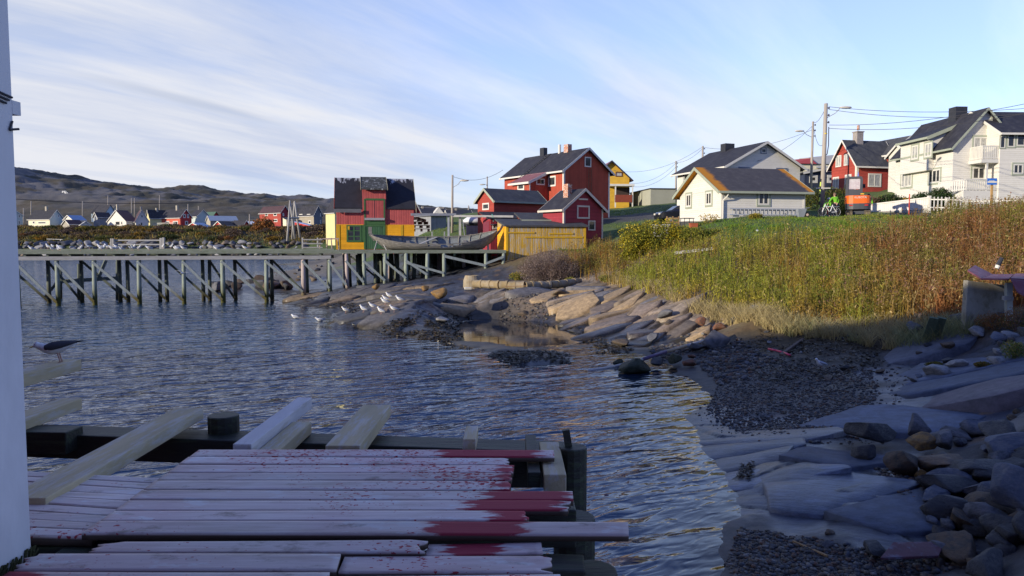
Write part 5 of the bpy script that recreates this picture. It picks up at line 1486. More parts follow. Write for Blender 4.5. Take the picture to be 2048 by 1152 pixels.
# ------------------------------------------------------------------ things on and around the wharf
GREYP = mat('grey_pole_wood', (.34, .33, .31), .85, .2, 2.0, stretch=(5, 5, .6))
GREYB = mat('blue_grey_timber', (.27, .29, .32), .8, .15, 2.0)
rk = thing('drying_rack', 'tall grey timber drying rack with long cross beam behind the boat', 'rack', at(897, 497, 62))
r0 = rk.location.copy(); r0.z = DZ; rk.location = r0
def rr(px, py, Y): return at(px, py, Y) - r0
q = MB(); q.bar(rr(822, 429, 61), rr(912, 429, 62), .18, .20); q.build('beam', GREYB, rk)
q = MB(); q.bar(rr(905, 432, 62), rr(1027, 433, 60.5), .16, .17); q.build('beam', BEAMP, rk)
q = MB(); v = rr(897, 432, 62); q.bar((v.x, v.y, 0), v, .17, .17); q.build('post', GREYB, rk)
q = MB(); v = rr(920, 429, 62.3); q.bar((v.x, v.y, 0), v, .20, .18); q.build('post', BEAMP, rk)
q = MB(); v = rr(925, 436, 62.2); q.bar((v.x + .3, v.y - .1, 0), v, .06, .06); q.build('brace', GREYB, rk)
q = MB(); v = rr(984, 428, 61); w = rr(987, 443, 61); q.path([v, (v + w) / 2 + Vector((.05, -.1, 0)), w], .04); q.build('rope', mat('sea_green_rope', (.12, .36, .30), .8), rk)
PAL_ = mat('stacked_pallet_wood', (.30, .19, .09), .85, .25, 4.0)
for k, (px, py, w) in enumerate(((843, 463, 1.5), (842, 456, 1.5), (840, 449, 1.3), (838, 442, 1.0))):
    P = at(px, py, 68)
    pl = thing('pallet', ['wooden pallet at the bottom of the stack right of the boathouse', 'second pallet up in the stack right of the boathouse', 'third pallet up in the stack right of the boathouse', 'topmost tilted pallet on the stack right of the boathouse'][k], 'pallet', P, .2 + .1 * k, 'stacked pallets')
    if k == 3: pl.rotation_euler = (0, .25, .4)
    q = MB()
    for i in range(6): q.box((-w / 2, -.6 + i * .21, .22), (w / 2, -.6 + i * .21 + .14, .26))
    q.build('top_boards', PAL_, pl)
    for i in (-1, 0, 1):
        q = MB(); q.box((i * w * .44 - .06, -.6, 0), (i * w * .44 + .06, .6, .22)); q.build('bearer', PAL_, pl)
gf = thing('board_fence', 'low grey board fence behind the stern of the boat', 'fence', at(947, 472, 67)); gf.location.z = min(gf.location.z, 5)
q = MB(); q.box((-.6, -.03, -.6), (.55, .03, .95)); q.build('boards', mat('silver_fence_boards', (.33, .31, .27), .85, .15, 2, boards='x', bw=.14), gf)
q = MB(); q.box((-.66, -.06, -.6), (-.58, .04, 1.0)); q.build('post', GREYP, gf)
rf_ = thing('rail_fence', 'grey post and rail fence on the wharf left of the boathouse', 'fence', wpx(597, 3.2)); rf_.location.z = DZ
P0 = wpx(597, 3.2); P1 = wpx(640, 3.2)
for tt in (0, .75):
    v = (P1 - P0) * tt; q = MB(); q.bar((v.x, v.y, -.1), (v.x, v.y, .95), .1, .1); q.build('post', BEAMP, rf_)
for z in (.2, .5, .8):
    v = (P1 - P0); q = MB(); q.bar((0, -.08, z), (v.x, v.y - .08, z), .04, .09); q.build('rail', GREYP, rf_)
PINKW = mat('pinkish_sawhorse_wood', (.44, .33, .26), .8, .15, 3)
for k, px in enumerate((646, 660)):
    P = wpx(px, 3.4 + k * .5); P.z = DZ
    sh = thing('sawhorse', ['rough pink-grey sawhorse nearer the rail fence', 'rough pink-grey sawhorse against the boathouse wall'][k], 'sawhorse', P, WA, 'sawhorses')
    q = MB(); q.bar((-.45, 0, .85), (.5, 0, .88), .08, .1); q.build('beam', PINKW, sh)
    for sx_ in (-.38, .4):
        for sy in (-.3, .3): q = MB(); q.bar((sx_ * 1.2, sy, 0), (sx_, 0, .9), .06, .08); q.build('leg', PINKW, sh)
pa = gnd(588, 478, 3.4); pa = at(588, 478, 100)
pf = thing('pole_frame', 'tall leaning A-frame of bare poles on the heath shore', 'frame', (pa.x, pa.y, gz(pa.x, pa.y)))
p0 = pf.location.copy()
for (xa, ya, Ya, xb, yb_, Yb) in ((580, 401, 100, 574.5, 482, 99), (580, 403, 100, 590, 477, 101), (589, 402, 101.5, 600, 475, 102), (588.5, 404, 101.5, 584.5, 478, 103), (577, 436, 99.6, 597, 436, 101.8)):
    a_ = at(xa, ya, Ya) - p0; b_ = at(xb, yb_, Yb) - p0
    q = MB(); q.tube(b_, a_, .16, .10, 7); q.build('pole', GREYP, pf, smooth=True)
v = at(811, 512, 76); 
dh = thing('dinghy', 'bright red dinghy lying on the rocks under the wharf', 'boat', (v.x, v.y, gz(v.x, v.y) - .05), .5)
q = MB(); rings = []
for i in range(9):
    s_ = i / 8; w = .75 * math.sin(min(1, s_ * 1.6 + .25) * math.pi / 2) * (1 - max(0, s_ - .6) ** 2 * 4.5)
    rings.append([(s_ * 3.2 - 1.6, w * math.cos(a), .75 - .7 * math.sin(a) * (1 - .5 * s_ ** 3) + .25 * s_ ** 2) for a in np.linspace(0, math.pi, 9)])
q.loft(rings, cap=True); q.build('hull', mat('bright_red_hull', (.50, .015, .025), .5, .1, 2), dh, smooth=True)
q = MB(); q.box((-.5, -.6, .55), (-.2, .6, .6)); q.build('thwart', PINKW, dh)
fj = thing('landing_frame', 'low grey wooden landing frame standing on the far stone shore', 'frame', at(276, 492, 196)); f0 = fj.location.copy()
for (a, b, w) in (((223, 477), (223, 500), .5), ((226, 477), (226, 500), .5), ((322, 476), (322, 500), .6), ((327, 475), (327, 500), .6)):
    q = MB(); q.bar(at(*b, 195) - f0, at(*a, 195) - f0, w, w); q.build('post', GREYP, fj)
for py in (480.5, 489): q = MB(); q.bar(at(222, py, 195.5) - f0, at(328, py, 195.5) - f0, .35, .35); q.build('rail', BEAMP, fj)
be = thing('bench', 'white plank bench on the grass above the far stone shore', 'bench', at(110, 481, 203)); be.location.z = gz(be.location.x, be.location.y)
q = MB(); q.bar((-2.2, 0, .75), (2.2, 0, .6), .5, .12); q.build('seat', WHITE, be)
for sx_ in (-1.6, 1.6): q = MB(); q.bar((sx_, 0, -.1), (sx_, 0, .65), .12, .3); q.build('leg', WHITE, be)

# concrete pipes at the foot of the bank
CPIPE = mat('ochre_concrete_pipe', (.28, .21, .11), .9, .2, 2.0, col2=(.30, .26, .20), bump=.015)
CPIPE2 = mat('pale_concrete_pipe', (.30, .26, .19), .9, .2, 2.0, col2=(.27, .18, .09), bump=.015)
RUST = mat('rust_joint', (.16, .08, .03), .9)
ctrl = [(948, 568), (1000, 570), (1050, 571), (1100, 569), (1150, 565), (1192, 562)]
pp = []
for i in range(len(ctrl) - 1):
    for f_ in np.linspace(0, 1, 4)[:-1]: pp.append(gnd(ctrl[i][0] + (ctrl[i + 1][0] - ctrl[i][0]) * f_, ctrl[i][1] + (ctrl[i + 1][1] - ctrl[i][1]) * f_, 1.72))
pp.append(gnd(1194, 561, 1.75))
pipe = thing('concrete_pipeline', 'ochre concrete pipeline of short segments along the foot of the bank', 'pipe', pp[0])
for i in range(len(pp) - 1):
    a = pp[i] - pp[0]; b = pp[i + 1] - pp[0]; d = (b - a).normalized(); b = b - d * .02; jit = Vector((0, 0, random.uniform(-.03, .03)))
    q = MB(); q.tube(a + jit, b + jit - d * .02, .24, .235, 16); q.tube(b + jit - d * .16, b + jit, .265, .265, 16); s_ = q.build('pipe_segment', CPIPE if i < 5 or i % 3 == 0 else CPIPE2, pipe, smooth=False)
    q = MB(); q.tube(b + jit, b + jit + d * .02, .245, .245, 16); q.build('joint_ring', RUST, s_)
v = gnd(944, 566, 1.7); cr = thing('concrete_ring', 'squat concrete manhole ring with a dark side hole beside the pipeline end', 'pipe', (v.x, v.y + .3, gz(v.x, v.y + .3) - .05), .3)
q = MB(); n = 20
prof = [(.60, 0), (.58, .6), (.46, .92), (.34, .92), (.44, .6), (.46, 0)]
rings = [[(r_ * math.cos(2 * math.pi * i / n), r_ * math.sin(2 * math.pi * i / n), z) for i in range(n)] for r_, z in prof]
q.loft(rings, cap=False); q.build('shell', CPIPE2, cr)
q = MB(); q.tube((.36, -.40, .42), (.42, -.47, .42), .2, .2, 14); q.build('hole_shade_disc', DARKM, cr)  # dark disc in place of the hole's shaded inside
v = gnd(936, 574, 1.5); q = MB(); q.box((-.22, -.1, 0), (.22, .1, .14)); o = q.build('foam_block', WHITE, bevel=.02); o.location = (v.x, v.y, gz(v.x, v.y)); o.rotation_euler = (.1, 0, .2); tag(o, 'small white foam block by the end of the concrete pipeline', 'block')
v = gnd(1031, 579, 1.5); q = MB(); q.bar((-.65, 0, .05), (.65, .05, .08), .12, .05); o = q.build('plank', PAL_); o.location = (v.x, v.y - .3, max(gz(v.x - .5, v.y - .3), gz(v.x + .5, v.y - .3))); tag(o, 'thin tan plank lying on the rock below the concrete pipeline', 'plank')

# ------------------------------------------------------------------ big red quay building at the left edge (the photographer stands beside it; its unseen bulk is sized so that its shadow covers the near shore)
bx0, bx1, by0, by1 = -62.0, -2.235, -18.0, 3.285
BH = 11.0
qb = thing('quay_building', 'red boarded quay building of which only the white corner board shows at the left edge', 'building', (bx1, by1, 0))
QRED = mat('quay_red_boards', (.22, .03, .025), .7, .12, 1.5, boards='v', bw=.15)
L_ = bx0 - bx1; D_ = by0 - by1
q = MB(); q.prism([(-.02, -.02, -1), (-.02, D_, -1), (-.02, D_, BH), (-.02, D_ / 2, BH + 4.5), (-.02, -.02, BH)], (L_, 0, 0)); q.build('wall', QRED, qb)
CORNER = mat('chalky_white_corner_paint', (.60, .60, .62), .7, .10, 1.2, col2=(.48, .48, .50), c2at=(.55, .8), bump=.006, stretch=(1, 1, .35))
q = MB(); q.box((-.02, -.27, -.6), (.0, .0, BH)); q.box((-.32, -.02, -.6), (-.02, .0, BH)); q.build('corner_board', CORNER, qb)
q = MB()
for sgn in (0, 1):
    e0 = .6 if not sgn else D_ - .6
    q.prism([(.6, e0, BH - .25), (.6, D_ / 2, BH + 4.6), (.6, D_ / 2, BH + 4.8), (.6, e0, BH - .05)], (L_ - 1.2, 0, 0))
q.build('roof', ROOF_D, qb)
q = MB(); q.box((-.05, 0.0, 4.875), (.002, .055, 4.935)); q.build('board_end', CORNER, qb)
for k in range(3):
    q = MB(); q.tube((.006, -.6, 5.01 - k * .018), (.006, -.005 - k * .02, 4.945 - k * .016), .005, n=6); q.build('cable', DARKM, qb)
q = MB(); q.tube((.006, -.03, 4.80), (.012, .02, 4.81), .006, n=6); q.tube((.006, -.03, 4.80), (.006, -.01, 4.84), .005, n=6); q.build('hook', DARKM, qb)
q = MB()
for k in range(40):
    yy = -.27 + random.random() * .27; q.bar((.004, yy, 2.83), (.004 + random.random() * .02, yy + random.uniform(-.03, .03), 2.87 + random.random() * .025), .006, .006)
q.build('moss', mat('dark_moss', (.05, .05, .02), .95, .3, 8), qb)

# ------------------------------------------------------------------ broken painted deck in front
FZ = 2.90
pm = bpy.data.materials.new('paint_splashed_planks'); pm.use_nodes = True
t = pm.node_tree; p = t.nodes['Principled BSDF']; setin(p, Roughness=.72); p.inputs['Specular IOR Level'].default_value = .3
g = nd(t, 'ShaderNodeNewGeometry'); oi = nd(t, 'ShaderNodeObjectInfo')
rs = nd(t, 'ShaderNodeVectorMath', operation='SCALE'); rs.inputs[0].default_value = (7.3, 3.1, 0); lk(t, oi.outputs['Random'], rs.inputs['Scale'])
ad = nd(t, 'ShaderNodeVectorMath', operation='ADD'); lk(t, g.outputs['Position'], ad.inputs[0]); lk(t, rs.outputs[0], ad.inputs[1])


def pn(vec, sc, scale, det=8.0, rough=.65, dist=0.0):
    m = nd(t, 'ShaderNodeMapping'); m.inputs['Scale'].default_value = sc; lk(t, vec, m.inputs['Vector'])
    n = nd(t, 'ShaderNodeTexNoise'); setin(n, Scale=scale, Detail=det, Roughness=rough, Distortion=dist); lk(t, m.outputs[0], n.inputs['Vector']); return n.outputs['Fac']


def mrng(v, a, b, c=0.0, d=1.0):
    m = nd(t, 'ShaderNodeMapRange'); setin(m, From_Min=a, From_Max=b, To_Min=c, To_Max=d); lk(t, v, m.inputs['Value']); return m.outputs[0]


def mixc(f, a, b):
    m = nd(t, 'ShaderNodeMixRGB')
    lk(t, f, m.inputs['Fac'])
    for s_, v in (('Color1', a), ('Color2', b)):
        if isinstance(v, tuple): m.inputs[s_].default_value = (*v, 1)
        else: lk(t, v, m.inputs[s_])
    return m.outputs[0]


def mth(op, a, b):
    m = nd(t, 'ShaderNodeMath', operation=op)
    for i, v in enumerate((a, b)):
        if isinstance(v, (int, float)): m.inputs[i].default_value = v
        else: lk(t, v, m.inputs[i])
    return m.outputs[0]


grain = pn(ad.outputs[0], (1.2, 26, 8), 3.0)
base = mixc(mrng(grain, .35, .7), (.72, .65, .62), (.58, .51, .47))
tone = mrng(oi.outputs['Random'], 0, 1, .80, 1.08)
bare = mrng(pn(ad.outputs[0], (.9, 6, 1), 1.5), .50, .66)
base = mixc(mth('MULTIPLY', bare, .5), base, (.36, .29, .21))
pink = mrng(pn(g.outputs['Position'], (1, 1, 1), .7, 4), .42, .66)
base = mixc(mth('MULTIPLY', pink, .5), base, (.55, .34, .37))
base = mixc(mth('MULTIPLY', mrng(pn(g.outputs['Position'], (1.4, 3, 1), 2.6, 4), .58, .64), .8), base, (.66, .64, .64))
dirt = mrng(pn(g.outputs['Position'], (1, 2, 1), 3.3, 9, .7), .57, .70)
base = mixc(mth('MULTIPLY', dirt, .8), base, (.16, .13, .09))
spz = pn(g.outputs['Position'], (1, 1.7, 1), 34, 3, .5)
spd = pn(g.outputs['Position'], (1, 1, 1), 1.1, 3, .6)
spk = mrng(mth('ADD', spz, mth('MULTIPLY', spd, .80)), 1.06, 1.085)
base = mixc(spk, base, (.36, .035, .05))
knot = mrng(pn(g.outputs['Position'], (1, 1, 1), 21, 2, .5), .745, .775)
base = mixc(knot, base, (.07, .05, .04))
ra = nd(t, 'ShaderNodeAttribute'); ra.attribute_name = 'red'
rb = mrng(mth('ADD', ra.outputs['Fac'], mth('MULTIPLY', mth('SUBTRACT', pn(g.outputs['Position'], (5, 26, 8), 2.2, 8, .75), .5), 1.3)), .38, .60)
base = mixc(rb, base, mixc(grain, (.36, .030, .060), (.26, .022, .042)))
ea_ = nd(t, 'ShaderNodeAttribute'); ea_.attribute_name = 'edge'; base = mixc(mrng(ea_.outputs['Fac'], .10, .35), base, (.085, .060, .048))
tn = nd(t, 'ShaderNodeVectorMath', operation='SCALE'); lk(t, base, tn.inputs[0]); lk(t, tone, tn.inputs['Scale'])
lk(t, tn.outputs[0], p.inputs['Base Color'])
b_ = nd(t, 'ShaderNodeBump'); setin(b_, Strength=.6, Distance=.003); lk(t, grain, b_.inputs['Height']); lk(t, b_.outputs[0], p.inputs['Normal'])

deck = thing('broken_deck', 'broken wooden deck of white planks splashed with red paint on dark piles', 'deck', (-1.0, 4.4, FZ))
dl = Vector(deck.location)


def plank(tl, tr, br, bl, z=FZ, th=.034, red=(), jag_r=0.0, jag_l=0.0, name='plank', seed=0, ext_l=0.0, warp=.0025):
    A, B, C_, D = [gnd(px, py, z) for px, py in (tl, tr, br, bl)]
    if ext_l:
        A = A + (A - B).normalized() * ext_l; D = D + (D - C_).normalized() * ext_l
    gap = (D - A).normalized() * .004
    A += gap; B += gap; C_ -= gap; D -= gap
    nx = max(8, int((B - A).length / .035)); ny = 7
    rg = np.random.default_rng(seed + 100)
    jr = rg.random(ny + 1) * jag_r; jl = rg.random(ny + 1) * jag_l
    V_ = []; att = []; edge = []
    for j in range(ny + 1):
        v = j / ny
        for i in range(nx + 1):
            u = i / nx
            L = A.lerp(D, v); Rr = B.lerp(C_, v); l = (Rr - L).length
            u2 = (jl[j] + u * (l - jl[j] - jr[j])) / l
            P = L.lerp(Rr, u2)
            P.z += warp * math.sin(u2 * 3 + seed * 1.7) + .004 * (v - .5) * math.sin(seed * 3.1)
            V_.append(P - dl)
            rv = 0.0
            pxs = 1024 + P.x / P.y * F
            for (a, b) in red:
                e = min(pxs - a, b - pxs)
                wob = 14 * math.sin(v * 9 + seed) + 9 * math.sin(v * 23 + seed * 2.3)
                rv = max(rv, min(.80, .40 + (e + wob) / 75.0))
            att.append(max(rv, 0))
    nt_ = len(V_)
    V_ += [Vector((v.x, v.y, v.z - th)) for v in V_]
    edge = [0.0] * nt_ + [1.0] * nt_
    att += att
    W_ = nx + 1; Fq = []
    for j in range(ny):
        for i in range(nx):
            a = j * W_ + i
            Fq.append((a, a + W_, a + W_ + 1, a + 1)); Fq.append((a + nt_, a + 1 + nt_, a + W_ + 1 + nt_, a + W_ + nt_))
    for i in range(nx):
        Fq.append((i, i + 1, i + 1 + nt_, i + nt_)); a = ny * W_ + i; Fq.append((a + 1, a, a + nt_, a + 1 + nt_))
    for j in range(ny):
        a = j * W_; Fq.append((a + W_, a, a + nt_, a + W_ + nt_)); a = j * W_ + nx; Fq.append((a, a + W_, a + W_ + nt_, a + nt_))
    o = np_mesh(name, [tuple(v) for v in V_], Fq, pm, parent=deck, attrs={'red': att, 'edge': edge})
    return o


def lx(py):   # left end of the right hand planks: one straight cut
    return 400 + (165 - 400) * (py - 898) / (1066 - 898)


rows = [(899, 913, 1107, [(868, 1085)], 0), (914, 928, 1022, [], .05), (929, 944, 1030, [(988, 1040)], .03), (945, 960, 1024, [(984, 1040)], .03), (961, 979, 1022, [(988, 1040)], .02), (980, 998.5, 1145, [(962, 1150)], .0), (999.5, 1019.5, 1143, [(925, 1133)], .12),
        (1020.5, 1041, 1058, [(975, 1070)], .04), (1042, 1068, 1256, [(845, 1058)], 0)]
for i, (a, b, xr, red, jg) in enumerate(rows):
    plank((lx(a), a), (xr, a + 1), (xr + 2, b + 1), (lx(b), b), red=red, jag_r=jg, seed=i)
plank((208, 1084), (858, 1078), (866, 1103), (160, 1104), z=FZ - .01, jag_r=.10, jag_l=.10, seed=20)
plank((858, 1086), (1082, 1084), (1086, 1108), (850, 1112), z=FZ - .04, red=[(885, 1008)], seed=21)
plank((60, 1107), (682, 1108), (672, 1141), (15, 1140), z=FZ - .01, seed=22, jag_l=.05)
plank((690, 1113), (1104, 1109), (1116, 1145), (676, 1147), z=FZ - .03, seed=23, jag_r=.08)
plank((20, 1143), (660, 1144), (652, 1180), (-40, 1180), z=FZ - .01, seed=24, red=[(-60, 60)])
plank((676, 1150), (1120, 1148), (1130, 1186), (664, 1188), z=FZ - .03, seed=25)
plank((-40, 1184), (1125, 1184), (1135, 1225), (-90, 1225), z=FZ - .01, seed=26, red=[(-90, 40)])
plank((-90, 1230), (1140, 1230), (1150, 1275), (-150, 1275), z=FZ - .01, seed=27)
lf = [(944, 345, 959), (953, 317, 966.5), (964, 285, 978), (978, 280, 990), (991.5, 240, 1002), (1005.5, 224, 1016.5), (1021.5, 210, 1031.5), (1038, 190, 1045.5), (1056, 172, 1060), (1071, 160, 1073)]
for i in range(len(lf) - 1):
    a, xr, ar = lf[i]; b, xr2, br_ = lf[i + 1]
    if i == 4: b -= 2; br_ -= 1
    plank((57, a), (xr + 22, ar + 1), (xr2 + 22, br_ + .5), (57, b - .7), z=FZ - .035, seed=40 + i, ext_l=1.8, th=.05)
TIMB = mat('raw_tan_joist', (.47, .39, .24), .8, .16, 2.0, col2=(.50, .46, .40), c2at=(.5, .62), stretch=(4, .6, 4), bump=.006)
TIMW = mat('white_washed_joist', (.55, .53, .54), .75, .12, 2.0, col2=(.40, .36, .30), c2at=(.55, .7), stretch=(4, .6, 4), bump=.006)
WETW = mat('wet_black_timber', (.018, .020, .015), .55, .3, 2.5, col2=(.035, .05, .025), c2at=(.5, .6), stretch=(.6, 4, 4), bump=.01, spec=.45)


def joist(x0, x1, ya, yb, ztop, h, m_, xs=0.0, name='joist'):
    q = MB(); q.prism([(x0, ya, ztop - h), (x1, ya, ztop - h), (x1, ya, ztop), (x0, ya, ztop)], (xs, yb - ya, 0)); q.v = [tuple(Vector(v) - dl) for v in q.v]
    return q.build(name, m_, deck, bevel=.006)


joist(-4.13, -3.93, 4.6, 6.55, 2.88, .10, TIMB)
joist(-2.80, -2.56, 3.9, 6.08, 2.90, .095, TIMB, -.06)
joist(-1.93, -1.80, 4.93, 6.45, 2.91, .10, TIMW, -.0)
joist(-1.79, -1.64, 4.93, 5.85, 2.84, .10, TIMB, -.0)
joist(-1.29, -1.05, 4.93, 6.2, 2.90, .10, TIMB, -.0)
joist(-.34, -.25, 4.93, 5.3, 2.945, .09, TIMB)
joist(.10, .18, 4.5, 5.4, 2.85, .10, WETW)
joist(.20, .34, 4.45, 5.20, 2.852, .12, TIMB)
joist(-5.55, -5.30, 5.2, 8.85, 2.87, .14, TIMB)


def dbar(a, b, w, h, m_, name):
    q = MB(); q.bar(Vector(a) - dl, Vector(b) - dl, w, h); return q.build(name, m_, deck, bevel=.01)


dbar((-6.2, 6.3, 2.63), (.42, 5.50, 2.63), .30, .20, WETW, 'log_beam')
dbar((-6.2, 5.95, 2.70), (-3.55, 5.8, 2.70), .22, .18, WETW, 'log_beam')
dbar((-1.2, 4.95, 2.72), (.34, 4.95, 2.72), .16, .20, WETW, 'cross_beam')
dbar((-2.2, 4.05, 2.70), (.36, 4.05, 2.70), .18, .22, WETW, 'cross_beam')
dbar((-2.2, 3.45, 2.70), (.34, 3.30, 2.70), .18, .22, WETW, 'cross_beam')
dbar((-6.2, 3.75, 2.68), (-2.0, 3.6, 2.68), .18, .22, WETW, 'cross_beam')
dbar((-7.2, 7.2, 2.66), (-5.32, 7.1, 2.66), .16, .14, WETW, 'log_beam')
for (x, y, r_, zt) in ((-2.40, 5.95, .125, 2.87), (-.35, 5.6, .12, 2.45), (.43, 5.05, .10, 2.86), (.36, 4.1, .12, 2.72), (.38, 3.35, .12, 2.75), (-2.05, 4.0, .12, 2.6), (-4.4, 6.0, .13, 2.5), (-5.5, 7.15, .10, 2.6)):
    q = MB(); q.tube(Vector((x, y, -1.2)) - dl, Vector((x, y, zt)) - dl, r_ * 1.05, r_, 14); q.build('pile', WETW, deck, bevel=.01)
q = MB(); q.bar(Vector((.40, 5.05, 2.86)) - dl, Vector((.38, 5.05, 2.98)) - dl, .05, .04, up=(0, 1, 0)); q.build('splinter', WETW, deck)
# ------------------------------------------------------------------ boulders
def ico(sub):
    bm = bmesh.new(); bmesh.ops.create_icosphere(bm, subdivisions=sub, radius=1.0)
    V_ = np.array([v.co for v in bm.verts]); Fc = np.array([[v.index for v in f.verts] for f in bm.faces]); bm.free(); return V_, Fc


ICO4, ICO3, ICO2, ICO1 = ico(4), ico(3), ico(2), ico(1)


def rock_geo(seed, facets=14, rough=.05, base=ICO3, lo=.36, hi=.78):
    rg = np.random.default_rng(seed)
    V_, Fc = base; V_ = V_.copy()
    for _ in range(facets):
        n = rg.normal(size=3); n /= np.linalg.norm(n); d = rg.uniform(lo, hi)
        s_ = V_ @ n; V_ -= np.outer(np.maximum(s_ - d, 0), n) * .93
    n1 = fbm(V_[:, 0] * 1.7 + seed, V_[:, 1] * 1.7 + V_[:, 2] * 1.3, seed, 4); n2 = fbm(V_[:, 1] * 4 + seed, V_[:, 2] * 4 + V_[:, 0] * 3, seed + 5, 3)
    V_ *= (1 + rough * n1 * 1.5 + rough * .5 * n2)[:, None]
    return V_, Fc


def rmat(name, a, b, c=None, bump=.03, rough=.85, sc=1.6):
    return mat(name, a, rough, .22, sc, col2=b, c2at=(.45, .62), bump=bump, bscale=7.0)


RK = {'grey': rmat('grey_boulder', (.13, .13, .14), (.075, .078, .085)), 'blue': rmat('blue_grey_boulder', (.10, .115, .15), (.16, .165, .18)), 'brown': rmat('brown_boulder', (.11, .080, .055), (.06, .055, .05)),
      'ochre': rmat('ochre_boulder', (.27, .155, .05), (.14, .10, .06)), 'dark': rmat('dark_wet_boulder', (.040, .041, .046), (.07, .068, .066), rough=.6), 'weed': rmat('weedy_boulder', (.022, .028, .012), (.045, .05, .03), rough=.6, bump=.06),
      'tan': rmat('tan_boulder', (.20, .15, .10), (.11, .10, .09)), 'red': rmat('rust_red_boulder', (.19, .085, .05), (.13, .095, .075)), 'pale': rmat('pale_boulder', (.28, .275, .27), (.18, .18, .18))}
_rk = {}


def rock_mesh(seed, col, **kw):
    k = (seed, col)
    if k not in _rk:
        V_, Fc = rock_geo(seed, **kw)
        me = np_mesh('boulder', V_, Fc, RK[col], smooth=False)
        _rk[k] = me.data; bpy.data.objects.remove(me)
    return _rk[k]


def put_rock(x, y, z, sx, sy, sz, col, seed, label, group=None, rot=None, cat='boulder', name='boulder', **kw):
    o = bpy.data.objects.new(name, rock_mesh(seed, col, **kw)); COL.objects.link(o)
    o.location = (x, y, z); o.scale = (sx, sy, sz); o.rotation_euler = rot or (random.uniform(-.25, .25), random.uniform(-.25, .25), random.uniform(0, 6.28))
    return tag(o, label, cat, group)


def prock(px0, py0, px1, py1, z, col, seed, label, group=None, tilt=None, depth=1.0, **kw):
    """a boulder that fills the pixel box when seen from the photograph, resting at height z"""
    P = gnd((px0 + px1) / 2, py1, z); w = (px1 - px0) / F * P.y / 2; h = (py1 - py0) / F * P.y / 2
    P.y += w * .6 * depth; P.x *= (P.y) / (P.y - w * .6 * depth)
    gz_ = gz(P.x, P.y)
    return put_rock(P.x, P.y, max(z, gz_ - .02) + h * .72, w * 1.12, w * 1.0 * depth, h * 1.15, col, seed, label, group, rot=(tilt or (random.uniform(-.15, .15), random.uniform(-.15, .15), random.uniform(-.4, .4))), **kw)


